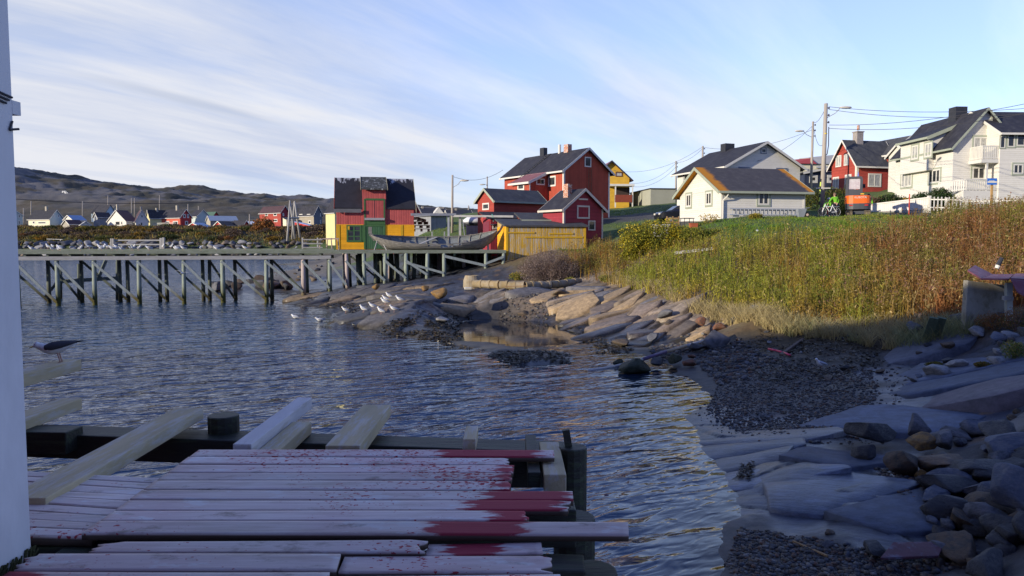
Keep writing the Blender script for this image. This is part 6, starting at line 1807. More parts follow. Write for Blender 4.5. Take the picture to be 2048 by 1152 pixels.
NB = 'boulders heaped on the near shore'
for i, (bx, z, col, lb) in enumerate((
        ((1690, 826, 1812, 898), .55, 'dark', 'large dark wedge-shaped boulder at the edge of the pebble beach'),
        ((1806, 826, 1864, 870), .65, 'grey', 'round topped grey boulder behind the large dark wedge'),
        ((1804, 864, 1868, 906), .6, 'ochre', 'rounded yellow-brown boulder in the heap below the round grey one'),
        ((1846, 858, 1918, 902), .65, 'grey', 'angular grey boulder right of the rounded yellow-brown one'),
        ((1698, 884, 1762, 924), .5, 'dark', 'small dark angular boulder in front of the large wedge'),
        ((1758, 892, 1852, 956), .5, 'brown', 'big brown boulder with ochre stains left in the heap'),
        ((1842, 896, 1950, 956), .6, 'tan', 'flat-topped tan boulder in the middle of the heap'),
        ((1870, 910, 2020, 976), .62, 'dark', 'long dark slab boulder lying across the heap'),
        ((1950, 925, 2090, 1040), .7, 'blue', 'huge blue-grey boulder at the right edge of the picture'),
        ((1945, 868, 2070, 930), .75, 'blue', 'blue-grey slab above the huge boulder at the right edge'),
        ((1812, 958, 1965, 1012), .45, 'dark', 'broad dark boulder under the long slab'),
        ((1838, 985, 1905, 1024), .4, 'blue', 'small blue-grey boulder beside the smooth wet slab'),
        ((1884, 1018, 1972, 1072), .38, 'brown', 'brown boulder with a flat face low in the heap'),
        ((1880, 1066, 1934, 1092), .32, 'tan', 'small tan boulder under the flat-faced brown one'),
        ((1888, 1086, 1944, 1124), .25, 'grey', 'smooth grey rounded boulder near the maroon board'),
        ((1985, 1036, 2075, 1106), .5, 'dark', 'dark boulder in the bottom right corner of the heap'),
        ((1718, 1080, 1782, 1114), .25, 'dark', 'dark wedge stone leaning on the lower edge of the wet slab'),
        ((1640, 1087, 1672, 1106), .12, 'grey', 'small oval grey stone among the pebbles below the slab'),
        ((1826, 944, 1856, 968), .45, 'ochre', 'small pointed ochre stone between slab and heap'),
        ((1846, 1092, 1862, 1104), .22, 'ochre', 'little bright ochre pebble stone above the maroon board'),
        ((1402, 655, 1464, 698), .35, 'grey', 'large isolated grey boulder at the end of the drain pipe'),
        ((1226, 712, 1302, 754), -.08, 'weed', 'weed-covered dark green rock at the water edge'),
        ((1222, 714, 1246, 732), .0, 'weed', 'small weedy stone beside the dark green rock'),
        ((1300, 708, 1332, 736), .05, 'dark', 'round dark stone under the drain pipe'),
        ((1328, 704, 1372, 730), .1, 'weed', 'dark weedy stone right of the round one under the pipe'),
        ((1368, 680, 1412, 704), .25, 'dark', 'flat dark stone between pipe and big grey boulder'),
        ((1366, 712, 1396, 734), .12, 'red', 'orange-brown cracked block alone on the pebbles'),
        ((1372, 706, 1392, 716), .22, 'red', 'flat reddish stone resting on top of the orange-brown block'),
        ((1390, 633, 1414, 652), .75, 'red', 'rust red stone at the foot of the tan rock face'),
        ((1416, 644, 1452, 664), .6, 'red', 'reddish brown boulder above the large grey one'),
        ((1438, 637, 1464, 650), .8, 'tan', 'pale tan stone behind the reddish brown boulder'),
        ((1454, 644, 1484, 662), .65, 'dark', 'dark brown stone right of the reddish brown boulder'),
        ((1500, 624, 1546, 644), 1.0, 'blue', 'grey-blue rock half hidden in the pale beach grass'),
        ((1532, 604, 1546, 622), 1.3, 'pale', 'small pale rock standing in the beach grass'),
        ((1812, 654, 1852, 692), 1.0, 'grey', 'grey boulder under the green plank on the right'),
        ((1890, 648, 1936, 684), 1.2, 'grey', 'pointed grey boulder right of the green plank'),
        ((1932, 664, 1972, 688), 1.35, 'pale', 'pale flat stone below the concrete slab'),
        ((1972, 662, 2030, 690), 1.5, 'blue', 'long blue-grey stone on the slope below the concrete slab'),
        ((855, 572, 898, 594), 1.35, 'ochre', 'large ochre block at the foot of a wharf pile'),
        ((838, 568, 862, 584), 1.4, 'ochre', 'smaller ochre block left of the large one under the wharf'),
        ((742, 566, 760, 580), 1.25, 'ochre', 'lone ochre stone among dark rock under the wharf'),
        ((866, 640, 900, 656), .05, 'pale', 'pinkish pale stone in the weed beside the calm pool'))):
    prock(*bx, z, col, 300 + i, lb, NB if i < 20 else None, base=ICO4 if i < 20 else ICO3, facets=18 if col in ('dark', 'blue', 'tan', 'brown') else 13)
# the rubble spit behind the wharf and the stones of the sandy cove
RB = 'rubble stones of the low spit behind the wharf'
for k in range(34):
    px = 425 + 150 * random.random(); py = 572 - 14 * math.sin((px - 425) / 150 * math.pi) * random.random() + 4
    P = gnd(px, py, .3); r_ = random.uniform(.35, .95)
    put_rock(P.x, P.y, max(gz(P.x, P.y), -.1) + r_ * .3, r_, r_ * .9, r_ * .75, random.choice(('dark', 'dark', 'grey', 'brown', 'tan')), 400 + k % 6, 'rounded boulder on the low rubble spit behind the wharf piles', RB)
CV_ = 'stones along the sandy cove'
for k in range(40):
    px = 585 + 90 * random.random(); py = 520 + 42 * random.random()
    P = gnd(px, py, .6); r_ = random.uniform(.2, .6)
    put_rock(P.x, P.y, gz(P.x, P.y) + r_ * .25, r_, r_ * .9, r_ * .6, random.choice(('dark', 'grey', 'brown', 'tan')), 410 + k % 6, 'small stone on the sandy cove seen between the wharf piles', CV_, cat='stone', name='stone')
WS = 'boulders of the far shore stone bank'
for row in range(4):
    px = -60.0 + row * 7
    while px < 632:
        if not 524 < px < 537:
            Y = 197.2 + row * 1.5 + random.uniform(-.4, .4); r_ = random.uniform(.75, 1.75) * (1 if px < 525 else .85); k_ = kx(px)
            put_rock(k_ * Y, Y, .7 + row * 1.12 + random.uniform(-.25, .25), r_ * 1.25, r_, r_ * .75, random.choice(('grey', 'pale', 'grey', 'brown', 'dark', 'pale', 'tan')), 420 + random.randrange(9), 'grey boulder in the stone bank along the far shore', WS)
        px += random.uniform(9, 19)
for k in range(26):
    px = random.uniform(1440, 1800); py = random.uniform(655, 760); P = gnd(px, py, .7); r_ = random.uniform(.05, .14)
    put_rock(P.x, P.y, gz(P.x, P.y) + r_ * .3, r_ * 1.3, r_, r_ * .7, random.choice(('grey', 'brown', 'pale', 'tan', 'dark')), 430 + k % 8, 'loose stone scattered over the dark wrack of the beach', 'loose stones on the wrack', cat='stone', name='stone')
for k in range(40):
    px = random.uniform(1640, 2040); py = random.uniform(880, 1150); P = gnd(px, py, .35); r_ = random.uniform(.04, .12)
    if 1500 < px < 1860 and py < 1080 - (1860 - px) * .2: continue
    put_rock(P.x, P.y, gz(P.x, P.y) + r_ * .35, r_ * 1.25, r_, r_ * .8, random.choice(('grey', 'brown', 'blue', 'tan', 'dark')), 440 + k % 8, 'fist to head sized stone wedged between the boulders and the wet slab', 'small stones between the boulders', cat='stone', name='stone')
for k in range(46):
    px = random.uniform(1880, 2075); py = random.uniform(885, 1150); P = gnd(px, py, .45); r_ = random.uniform(.13, .36)
    if px < 1960 and py > 1090: continue
    put_rock(P.x, P.y, gz(P.x, P.y) + r_ * .35, r_ * 1.3, r_, r_ * .8, random.choice(('grey', 'brown', 'blue', 'dark', 'dark')), 460 + k % 9, 'angular dark boulder packed among the larger ones at the lower right', 'packed boulders of the lower right heap')
for k in range(34):
    px = random.uniform(1830, 2070); py = random.uniform(636, 712); P = gnd(px, py, 1.5); r_ = random.uniform(.08, .30)
    put_rock(P.x, P.y, gz(P.x, P.y) + r_ * .25, r_ * 1.4, r_, r_ * .7, random.choice(('grey', 'brown', 'blue', 'pale', 'dark')), 470 + k % 9, 'broken stone on the rubble slope below the concrete slab', 'broken stones of the rubble slope', cat='stone', name='stone')
# lit tan rocks breaking up the outcrop
for k in range(12):
    px = random.uniform(1000, 1420); py = random.uniform(592, 668); P = gnd(px, py, .8); r_ = random.uniform(.15, .5)
    put_rock(P.x, P.y, gz(P.x, P.y) + r_ * .1, r_ * 1.4, r_, r_ * .6, random.choice(('tan', 'grey', 'brown', 'dark')), 450 + k % 8, 'broken rock lying on the sunlit outcrop above the pool', 'broken rocks on the outcrop', cat='rock', name='rock')

# pebbles: one mass
V1, F1_ = ICO1
pv = []; pf_ = []; pc = []
npb = 0


def pebbles(poly, zref, n, r0, r1):
    """random stones over the polygon given in photograph pixels on the ground"""
    global npb
    poly = np.array(poly, float)
    x0, y0 = poly.min(0); x1, y1 = poly.max(0)
    pts = []
    while len(pts) < n:
        c = RNG.random((n * 3, 2)) * (x1 - x0, y1 - y0) + (x0, y0)
        ins = np.zeros(len(c), bool); j = len(poly) - 1
        for i in range(len(poly)):
            xi, yi = poly[i]; xj, yj = poly[j]
            ins ^= ((yi > c[:, 1]) != (yj > c[:, 1])) & (c[:, 0] < (xj - xi) * (c[:, 1] - yi) / (yj - yi + 1e-9) + xi)
            j = i
        pts += list(c[ins])
    P = np.array([gnd(px, py, zref)[:] for px, py in pts[:n]])
    z = terr(P[:, 0], P[:, 1])
    pal = np.array([(.085, .08, .078), (.05, .05, .052), (.13, .105, .075), (.07, .055, .045), (.17, .16, .145), (.035, .035, .038), (.06, .065, .078), (.11, .065, .045)])
    for i in range(n):
        r_ = r0 + (r1 - r0) * RNG.random() ** 3
        a = RNG.random() * 6.28; ca, sa = math.cos(a), math.sin(a)
        s_ = np.array([r_ * (1 + .5 * RNG.random()), r_ * (.8 + .3 * RNG.random()), r_ * (.5 + .3 * RNG.random())])
        v = V1 * s_ * (1 + .25 * (RNG.random((len(V1), 1)) - .5)); v = np.stack([v[:, 0] * ca - v[:, 1] * sa, v[:, 0] * sa + v[:, 1] * ca, v[:, 2]], 1) + (P[i, 0], P[i, 1], z[i] + s_[2] * .35)
        pv.append(v); pf_.append(F1_ + npb); npb += len(V1)
        c = pal[min(7, int(RNG.random() * 8))] * (.6 + .6 * RNG.random()); pc.append(np.tile(c, (len(V1), 1)))


pebbles([(1440, 745), (1500, 720), (1640, 745), (1740, 760), (1760, 800), (1700, 880), (1600, 875), (1480, 850), (1410, 800)], .35, 7500, .012, .045)
pebbles([(1420, 730), (1560, 690), (1800, 690), (1850, 760), (1770, 890), (1500, 880), (1390, 800)], .45, 1800, .012, .05)
pebbles([(1380, 700), (1480, 690), (1560, 730), (1440, 750)], .4, 1200, .03, .10)
pebbles([(1480, 1045), (1560, 1062), (1680, 1100), (1760, 1120), (1950, 1110), (1960, 1160), (1700, 1170), (1480, 1160), (1450, 1110)], .12, 3600, .010, .045)
pebbles([(1720, 920), (1800, 940), (1900, 1060), (1940, 1080), (1900, 1100), (1860, 1060)], .4, 700, .015, .05)
pebbles([(1020, 618), (1110, 622), (1130, 634), (980, 636)], .25, 700, .03, .09)
pebbles([(1300, 690), (1400, 672), (1420, 700), (1310, 715)], .2, 900, .03, .11)
peb = np_mesh('pebbles', np.concatenate(pv), np.concatenate(pf_), vmat('pebble_stone', .7, .35, var=.2, vscale=30), col=np.concatenate(pc)); tag(peb, kind='stuff')

# ------------------------------------------------------------------ plants
LEAF = vmat('leaf_blades', .75, .15, var=.15, vscale=3.0, trans=.30)
TWIG = mat('bare_twig_bark', (.20, .15, .13), .85, .2, 6)


def in_poly(P, poly):
    ins = np.zeros(len(P), bool); j = len(poly) - 1
    for i in range(len(poly)):
        xi, yi = poly[i]; xj, yj = poly[j]
        ins ^= ((yi > P[:, 1]) != (yj > P[:, 1])) & (P[:, 0] < (xj - xi) * (P[:, 1] - yi) / (yj - yi + 1e-9) + xi)
        j = i
    return ins


def scatter(poly, n, seed, bias=2.0):
    """points in a world polygon, denser near the viewer"""
    rg = np.random.default_rng(seed); pl = np.array(poly, float)
    x0, y0 = pl.min(0); x1, y1 = pl.max(0); outp = []
    while sum(map(len, outp)) < n:
        c = rg.random((n * 4, 2)) * (x1 - x0, y1 - y0) + (x0, y0)
        keep = in_poly(c, poly) & (rg.random(len(c)) < (y0 / c[:, 1]) ** bias)
        outp.append(c[keep])
    return np.concatenate(outp)[:n]


def blades(P, z, h, w, lean, col_lo, col_hi, seed, seg=3, bend=.5):
    """ribbon blades: returns verts, quads, colours"""
    rg = np.random.default_rng(seed); n = len(P)
    a = rg.random(n) * 2 * np.pi; fa = rg.random(n) * 2 * np.pi
    dx, dy = np.cos(a), np.sin(a); fx, fy = np.cos(fa), np.sin(fa)
    V_ = np.zeros((n, (seg + 1) * 2, 3)); C_ = np.zeros((n, (seg + 1) * 2, 3))
    for k in range(seg + 1):
        t_ = k / seg
        off = lean * (t_ * (1 - bend) + bend * t_ ** 2.2) * h
        hh = h * (t_ - .28 * (lean * t_ ** 2) ** 1.0 * .6)
        ww = w * (1 - t_ * .8) * .5
        cx = P[:, 0] + fx * off; cy = P[:, 1] + fy * off
        V_[:, 2 * k] = np.stack([cx - dx * ww, cy - dy * ww, z + hh - .03], 1); V_[:, 2 * k + 1] = np.stack([cx + dx * ww, cy + dy * ww, z + hh - .03], 1)
        c = col_lo * (1 - t_) + col_hi * t_
        C_[:, 2 * k] = c; C_[:, 2 * k + 1] = c
    b = (np.arange(n) * (seg + 1) * 2)[:, None, None]
    q_ = np.array([[2 * k, 2 * k + 1, 2 * k + 3, 2 * k + 2] for k in range(seg)])[None] + b
    return V_.reshape(-1, 3), q_.reshape(-1, 4), C_.reshape(-1, 3)


def leaf_quads(C0, size, cols, seed, asp=.45, up=.0):
    rg = np.random.default_rng(seed); n = len(C0)
    u = rg.normal(size=(n, 3)); u[:, 2] += up; u /= np.linalg.norm(u, axis=1)[:, None]
    v = np.cross(u, rg.normal(size=(n, 3))); v /= np.linalg.norm(v, axis=1)[:, None]
    s_ = (size * (.6 + .8 * rg.random(n)))[:, None]
    V_ = np.stack([C0 - u * s_ * .5, C0 + v * s_ * asp * .5, C0 + u * s_ * .5, C0 - v * s_ * asp * .5], 1).reshape(-1, 3)
    return V_, np.arange(n * 4).reshape(-1, 4), np.repeat(cols, 4, 0)


def join(*parts):
    vs, qs, cs, b = [], [], [], 0
    for V_, Q_, C_ in parts:
        vs.append(V_); qs.append(Q_ + b); cs.append(C_); b += len(V_)
    return np.concatenate(vs), np.concatenate(qs), np.concatenate(cs)


def lerp3(a, b, t_): return np.asarray(a) * (1 - t_[:, None]) + np.asarray(b) * t_[:, None]


def reed_cols(P, seed):
    """yellow green in the west, olive in the middle, orange brown in the east, with patches"""
    k = 1024 + F * P[:, 0] / P[:, 1]
    rg = np.random.default_rng(seed)
    pn_ = fbm(P[:, 0] * .45, P[:, 1] * .35, 140, 4); pn2 = fbm(P[:, 0] * .9, P[:, 1] * .7, 141, 3)
    e = sstep(1560, 1850, k + pn_ * 150)
    west = sstep(1290, 1200, k + pn_ * 40)
    lo = lerp3((.50, .41, .03), (.25, .115, .042), e); hi = lerp3((.23, .24, .035), (.24, .125, .045), e)
    mid = np.exp(-((k - 1530) / 110) ** 2); lo = lo * (1 - .5 * mid[:, None]) + np.array([.28, .20, .045]) * .5 * mid[:, None]
    g = sstep(.05, .35, pn2)[:, None]; lo = lo * (1 - g * .55) + np.array([.20, .25, .03]) * g * .55; hi = hi * (1 - g * .6) + np.array([.14, .20, .03]) * g * .6
    rd = (sstep(-.05, -.35, pn2) * .6 + west * .75)[:, None].clip(0, 1); lo = lo * (1 - rd) + np.array([.30, .085, .030]) * rd; hi = hi * (1 - rd * .55) + np.array([.26, .12, .045]) * rd * .55
    sw = (rg.random(len(P)) < .10)[:, None]; lo = np.where(sw, (.42, .31, .13), lo); hi = np.where(sw, (.44, .33, .15), hi)
    dk = (sstep(.12, .4, fbm(P[:, 0] * 1.4, P[:, 1] * 1.1, 143, 3)) * .55)[:, None]; lo = lo * (1 - dk) + np.array([.09, .12, .025]) * dk; hi = hi * (1 - dk) + np.array([.09, .13, .025]) * dk
    j = (.6 + .75 * rg.random(len(P)))[:, None]
    return lo * j, hi * j


reed_poly = [(2.6, 49.6), (4.4, 47.6), (5.8, 44), (6.9, 37.3), (8.7, 33.2), (9.6, 30.2), (10.8, 27.2), (12.6, 25.6), (14.0, 24), (14.6, 22.6), (17.5, 22.8), (22, 24.5), (27, 27), (31, 33), (34, 40), (33, 45.5), (28.5, 47.5), (24.5, 41.5), (19.5, 38.8), (15.2, 40.4),
             (12.4, 43), (10.6, 46), (8.6, 52), (6.4, 54.6), (3.6, 53)]
P = scatter(reed_poly, 17000, 21, 1.7)
# thin out around the concrete slab and rocks
dsl = np.hypot((P[:, 0] - 14.6) / 2.0, (P[:, 1] - 21.6) / 1.6)
P = P[dsl > 1]
z = terr(P[:, 0], P[:, 1])
rg = np.random.default_rng(5)
kpx = 1024 + F * P[:, 0] / P[:, 1]
hn = fbm(P[:, 0] * .6, P[:, 1] * .5, 150, 3)
hn2 = fbm(P[:, 0] * 1.6, P[:, 1] * 1.2, 151, 3)
h = np.clip(.80 + .60 * rg.random(len(P)) + .40 * hn + .45 * hn2, .35, 1.9)
h *= 1 - .5 * sstep(1215, 1250, kpx) * sstep(1450, 1410, kpx) * sstep(41.5, 43.5, P[:, 1])
topz = sstep(4.6, 5.7, z) * sstep(1700, 1560, kpx); h *= (1 - .55 * topz)
lo, hi = reed_cols(P, 3)
st = blades(P, z, h, .022 + .014 * rg.random(len(P)), .05 + .42 * rg.random(len(P)) ** 2.5, lo, hi, 31, seg=3)
# narrow leaves up the stems
k_ = 6; idx = np.repeat(np.arange(len(P)), k_); tt = .22 + .72 * rg.random(len(idx))
C0 = np.stack([P[idx, 0] + rg.normal(size=len(idx)) * .05, P[idx, 1] + rg.normal(size=len(idx)) * .05, z[idx] + h[idx] * tt], 1)
lc = (lo[idx] * (1 - tt[:, None]) + hi[idx] * tt[:, None]) * (.75 + .5 * rg.random((len(idx), 1)))
lv = leaf_quads(C0, np.full(len(idx), .13), lc, 32, .28, .6)
# pale fluffy seed heads in the eastern part
sel = np.where((kpx > 1640) & (rg.random(len(P)) < .12))[0]; k2 = 4; i2 = np.repeat(sel, k2)
C2 = np.stack([P[i2, 0] + rg.normal(size=len(i2)) * .05, P[i2, 1] + rg.normal(size=len(i2)) * .05, z[i2] + h[i2] * (.85 + .2 * rg.random(len(i2)))], 1)
sv = leaf_quads(C2, np.full(len(i2), .09), np.tile((.27, .15, .10), (len(i2), 1)) * (.7 + .5 * rg.random((len(i2), 1))), 33, .5)
reeds = np_mesh('tall_weeds', *join(st, lv, sv)[:2], LEAF, col=join(st, lv, sv)[2]); tag(reeds, kind='stuff')

# bleached beach grass along the foot of the bank
bpoly = [(8.0, 33.4), (8.8, 30.8), (9.3, 28.6), (10.2, 26.4), (11.3, 24.2), (12.3, 22.3), (13.2, 21.2), (13.9, 21.6), (13.6, 23.6), (12.6, 25.2), (11.0, 27.2), (9.9, 29.9), (8.8, 33.4)]
P = np.concatenate([scatter(bpoly, 6500, 41, 1.0), scatter([(5.4, 45.5), (6.4, 42), (7.1, 37.5), (8.2, 34), (8.8, 34.4), (7.6, 38), (6.8, 42.5), (5.8, 46)], 1900, 42, 1.0), scatter([(9.0, 31.2), (9.6, 29), (10.3, 28.2), (10.4, 29.4), (9.6, 31.6)], 1500, 43, 1.0)])
cl = fbm(P[:, 0] * 1.3, P[:, 1] * 1.3, 160, 3); P = P[cl > -.28]
z = terr(P[:, 0], P[:, 1]); rg = np.random.default_rng(6)
gr = sstep(-.2, .3, fbm(P[:, 0] * .7, P[:, 1] * .7, 161, 3)) * sstep(28.5, 26, P[:, 1]) * .8
gr = np.clip(gr + .25 * (rg.random(len(P)) < .3), 0, 1)
lo = lerp3((.44, .34, .16), (.20, .24, .10), gr) * (.65 + .6 * rg.random((len(P), 1))); hi = lerp3((.52, .43, .22), (.30, .32, .16), gr) * (.65 + .6 * rg.random((len(P), 1)))
st = blades(P, z, .40 + .45 * rg.random(len(P)), .016 + .012 * rg.random(len(P)), .35 + .75 * rg.random(len(P)), lo, hi, 51, seg=4, bend=.75)
tag(np_mesh('beach_grass', st[0], st[1], LEAF, col=st[2]), kind='stuff')

# lawn and rough grass of the bank top and round the houses
gp = np.concatenate([scatter([(10.8, 46.4), (12.4, 43.2), (15.2, 40.6), (19.5, 39), (24.5, 41.8), (28.5, 48), (26, 52), (19, 51), (15.5, 49.5), (13, 50.4), (10, 54), (7, 59), (5.5, 56.5), (9, 52)], 19000, 61, 1.0),
                     scatter([(8, 60), (20, 64), (22, 82), (12, 92), (8, 76), (9.5, 66)], 5000, 62, 1.0), scatter([(-9, 70), (-2, 68), (-2, 84), (-12, 96), (-13, 82)], 4500, 63, 1.0),
                     scatter([(27, 60.5), (31, 62), (52, 56), (52, 64), (36, 72), (27, 68)], 4500, 64, 1.0), scatter([(3, 51), (6, 50), (8, 57), (3.5, 57)], 1800, 65, 1.0)])
# nothing grows on the asphalt
w = zones(gp[:, 0], gp[:, 1]); gp = gp[(w[7] < .4)]
z = terr(gp[:, 0], gp[:, 1]); rg = np.random.default_rng(8); n = len(gp)
dry = np.clip(.5 + fbm(gp[:, 0] * .7, gp[:, 1] * .6, 170, 4) * 1.3, 0, 1) * .7
lo = lerp3((.10, .19, .022), (.26, .23, .05), dry) * (.6 + .7 * rg.random((n, 1))); hi = lerp3((.15, .27, .030), (.32, .30, .07), dry) * (.6 + .7 * rg.random((n, 1)))
rough = .5 + .9 * sstep(.1, .5, fbm(gp[:, 0] * .5, gp[:, 1] * .5, 171, 3))
st = blades(gp, z, (.10 + .22 * rg.random(n)) * rough, .03 + .03 * rg.random(n), .3 + .5 * rg.random(n), lo, hi, 71, seg=2)
tag(np_mesh('grass', st[0], st[1], LEAF, col=st[2]), kind='stuff')

# wrack: dark weed strewn over the upper beach and the tide rocks
wp = []
for poly, zr, n in (([(1480, 680), (1560, 665), (1700, 672), (1790, 695), (1760, 740), (1640, 745), (1520, 735)], .7, 4200), ([(905, 688), (1000, 700), (1150, 706), (1150, 722), (1040, 724), (950, 716)], .08, 2200), ([(800, 655), (880, 640), (930, 660), (900, 700), (830, 690)], .15, 1600),
                    ([(1170, 690), (1230, 690), (1270, 700), (1200, 712)], .04, 600), ([(560, 600), (690, 605), (740, 640), (640, 612)], .1, 700), ([(1860, 730), (1980, 745), (1990, 770), (1880, 755)], .92, 700), ([(1480, 930), (1510, 925), (1500, 970), (1470, 965)], .12, 260), ([(690, 648), (760, 664), (830, 672), (900, 692), (885, 655), (800, 655)], .12, 1800), ([(880, 628), (930, 626), (960, 640), (900, 668)], .1, 700), ([(1060, 648), (1150, 652), (1250, 690), (1230, 700), (1120, 668)], .08, 900)):
    pl = np.array(poly, float); x0, y0 = pl.min(0); x1, y1 = pl.max(0); c = RNG.random((n * 4, 2)) * (x1 - x0, y1 - y0) + (x0, y0); c = c[in_poly(c, poly)][:n]
    wp += [gnd(a, b, zr)[:2] for a, b in c]
wp = np.array(wp); z = terr(wp[:, 0], wp[:, 1]); n = len(wp); rg = np.random.default_rng(9)
ok = (z > -.10) & (fbm(wp[:, 0] * 1.8, wp[:, 1] * 1.2, 175, 3) > -.22); wp = wp[ok]; z = z[ok]; n = len(wp)
sc_ = np.clip(wp[:, 1] / 26, .6, 1.6)
wc = np.array([(.030, .022, .012), (.055, .038, .014), (.018, .017, .012), (.08, .06, .03)])[rg.integers(0, 4, n)] * (.6 + .8 * rg.random((n, 1)))
lq = leaf_quads(np.column_stack([wp, z + .02 + .05 * rg.random(n)]), .20 * sc_, wc, 72, .30)
lq[0][:, 2] = np.repeat(z, 4) + .012 + np.abs(lq[0][:, 2] - np.repeat(z, 4)) * .45
tag(np_mesh('seaweed_wrack', lq[0], lq[1], vmat('wet_weed', .45, .5, var=.2), col=lq[2]), kind='stuff')


# ------------------------------------------------------------------ shrubs
def shrub(name, label, base, lobes, n, leaf, pal, seed, group=None, cat='shrub', stems=9, asp=.5, twigs=0, mesh_from=None, twig_r=.012):
    root = thing(name, label, cat, base, 0, group)
    rg = np.random.default_rng(seed)
    vol = np.array([l[3] * l[4] * l[5] for l in lobes]); pick = rg.choice(len(lobes), n, p=vol / vol.sum())
    L = np.array(lobes)[pick]
    d = rg.normal(size=(n, 3)); d /= np.linalg.norm(d, axis=1)[:, None]; r_ = (.25 + .75 * rg.random(n) ** .6)
    lump = 1 + .35 * fbm(d[:, 0] * 2 + pick * 3.1, d[:, 1] * 2 + d[:, 2] * 2, seed, 3)
    C0 = L[:, :3] + d * L[:, 3:6] * (r_ * lump)[:, None]
    C0[:, 2] = np.maximum(C0[:, 2], .05)
    pal = np.array(pal); ci = np.clip((fbm(C0[:, 0] * 1.1 + seed, C0[:, 2] * 1.4 + C0[:, 1], seed + 2, 3) * .9 + .5) * len(pal) + rg.normal(size=n) * .7, 0, len(pal) - .01).astype(int)
    cols = pal[ci] * (.65 + .7 * rg.random((n, 1)))
    lq = leaf_quads(C0, np.full(n, leaf), cols, seed + 3, asp)
    np_mesh('foliage', lq[0], lq[1], LEAF, col=lq[2], parent=root)
    q = MB()
    for k in range(stems):
        l = lobes[k % len(lobes)]; a = rg.random() * 6.28; e = Vector((l[0] + math.cos(a) * l[3] * .7, l[1] + math.sin(a) * l[4] * .7, l[2] + l[5] * (.3 + .6 * rg.random())))
        s_ = Vector((l[0] * .3, l[1] * .3, -.1)); m_ = (s_ + e) / 2 + Vector((0, 0, .1)); q.path([s_, m_, e], [twig_r * 2.2, twig_r * 1.4, twig_r * .5], 5)
    for k in range(twigs):
        l = lobes[rg.integers(0, len(lobes))]; dd = Vector(rg.normal(size=3)).normalized(); dd.z = abs(dd.z) * .8
        e = Vector(l[:3]) + Vector((dd.x * l[3], dd.y * l[4], dd.z * l[5])) * (.8 + .4 * rg.random()); s_ = Vector((l[0] * .4, l[1] * .4, 0)).lerp(e, .35)
        q.tube(s_, e, twig_r, twig_r * .4, 4, cap=False)
    q.build('stem', TWIG, root)
    return root


def sbase(px, py, Y):
    P = at(px, py, Y); return (P.x, P.y, gz(P.x, P.y) - .05)


YG = [(.42, .33, .025), (.34, .30, .03), (.22, .22, .03), (.13, .15, .025), (.46, .36, .04)]
shrub('willow_shrub', 'big yellow-green willow shrub on the bank left of the white garage', sbase(1318, 490, 46.5), [(0, 0, 1.0, 1.7, 1.1, 1.1), (-1.5, .2, .85, 1.15, 1.0, .95), (1.35, 0, .8, 1.25, 1.0, .9)], 11000, .13, YG, 501, stems=14)
shrub('willow_shrub', 'lower green shrub spreading right of the big yellow-green willow', sbase(1385, 478, 46), [(0, 0, .5, 1.2, .8, .6), (1.3, .2, .45, 1.0, .8, .5)], 4200, .11, [(.16, .18, .03), (.26, .24, .03), (.11, .15, .025)], 502)
shrub('willow_shrub', 'small yellow shrub at the lower left edge of the big willow', sbase(1262, 500, 47.5), [(0, 0, .5, .7, .6, .6)], 2200, .11, YG[:3], 503)
PU = [(.25, .19, .17), (.20, .145, .125), (.30, .24, .21), (.17, .11, .085)]
shrub('grey_willow', 'purple-grey leafless willow bush in front of the yellow shed', sbase(1098, 552, 48), [(0, 0, 1.25, 1.45, 1.1, 1.2), (-1.1, 0, .9, 1.0, .9, .9), (1.1, .1, 1.0, 1.0, .9, 1.0)], 15000, .085, PU, 504, stems=22, asp=.35, twigs=240)
for i, (px, py, Y, w_, h_, pal, lb) in enumerate(((1172, 520, 50, .9, 1.3, [(.27, .11, .035), (.22, .13, .05), (.16, .13, .04)], 'rust brown weed clump right of the purple-grey willow'), (1035, 552, 49.5, .6, .55, [(.20, .20, .03), (.13, .16, .03), (.34, .26, .05)], 'green and yellow grass tussock at the wharf end'),
                                                  (1210, 500, 53, 1.2, .9, [(.13, .15, .03), (.24, .13, .04), (.30, .24, .04)], 'mixed green and rust weeds below the lawn edge'), (1142, 566, 47.5, .45, .35, [(.30, .25, .06), (.17, .19, .04)], 'low yellow-green tuft above the middle of the pipeline'),
                                                  (1215, 562, 44.5, .6, .45, [(.30, .25, .06), (.22, .22, .05)], 'yellow-green tuft over the right end of the pipeline'), (1420, 438, 49.5, .8, .7, [(.45, .32, .05), (.36, .26, .06)], 'sparse yellow-leaved sapling under the garage windows'),
                                                  (1510, 443, 49, .5, .4, [(.40, .30, .04), (.2, .2, .04)], 'small yellow sprig below the garage ladder'), (2030, 735, 18.2, .35, .45, [(.34, .27, .08), (.13, .19, .04)], 'bright green and straw grass clump at the right edge'),
                                                  (1965, 735, 18.3, .22, .14, [(.14, .14, .03), (.25, .15, .04)], 'olive moss cushion on the purple slab'), (1985, 640, 21.2, .5, .5, [(.28, .13, .05), (.18, .15, .05)], 'rust brown weeds at the foot of the concrete slab'), (2035, 610, 20.5, .45, .7, [(.24, .12, .05), (.16, .14, .04)], 'brown weeds right of the pale post'),
                                                  (1870, 722, 19.6, .25, .15, [(.15, .14, .03), (.22, .16, .04)], 'mossy tussock below the green plank'))):
    shrub('weed_clump', lb, sbase(px, py, Y), [(0, 0, h_ * .55, w_, w_ * .8, h_ * .55)], 1500 if px != 1420 else 260, .10 if Y > 30 else .06, pal, 520 + i, 'weed clumps and tussocks', 'plant', stems=8, asp=.3 if px != 1420 else .6, twig_r=.008)
DG = [(.035, .07, .025), (.05, .09, .03), (.03, .055, .025), (.08, .11, .03)]
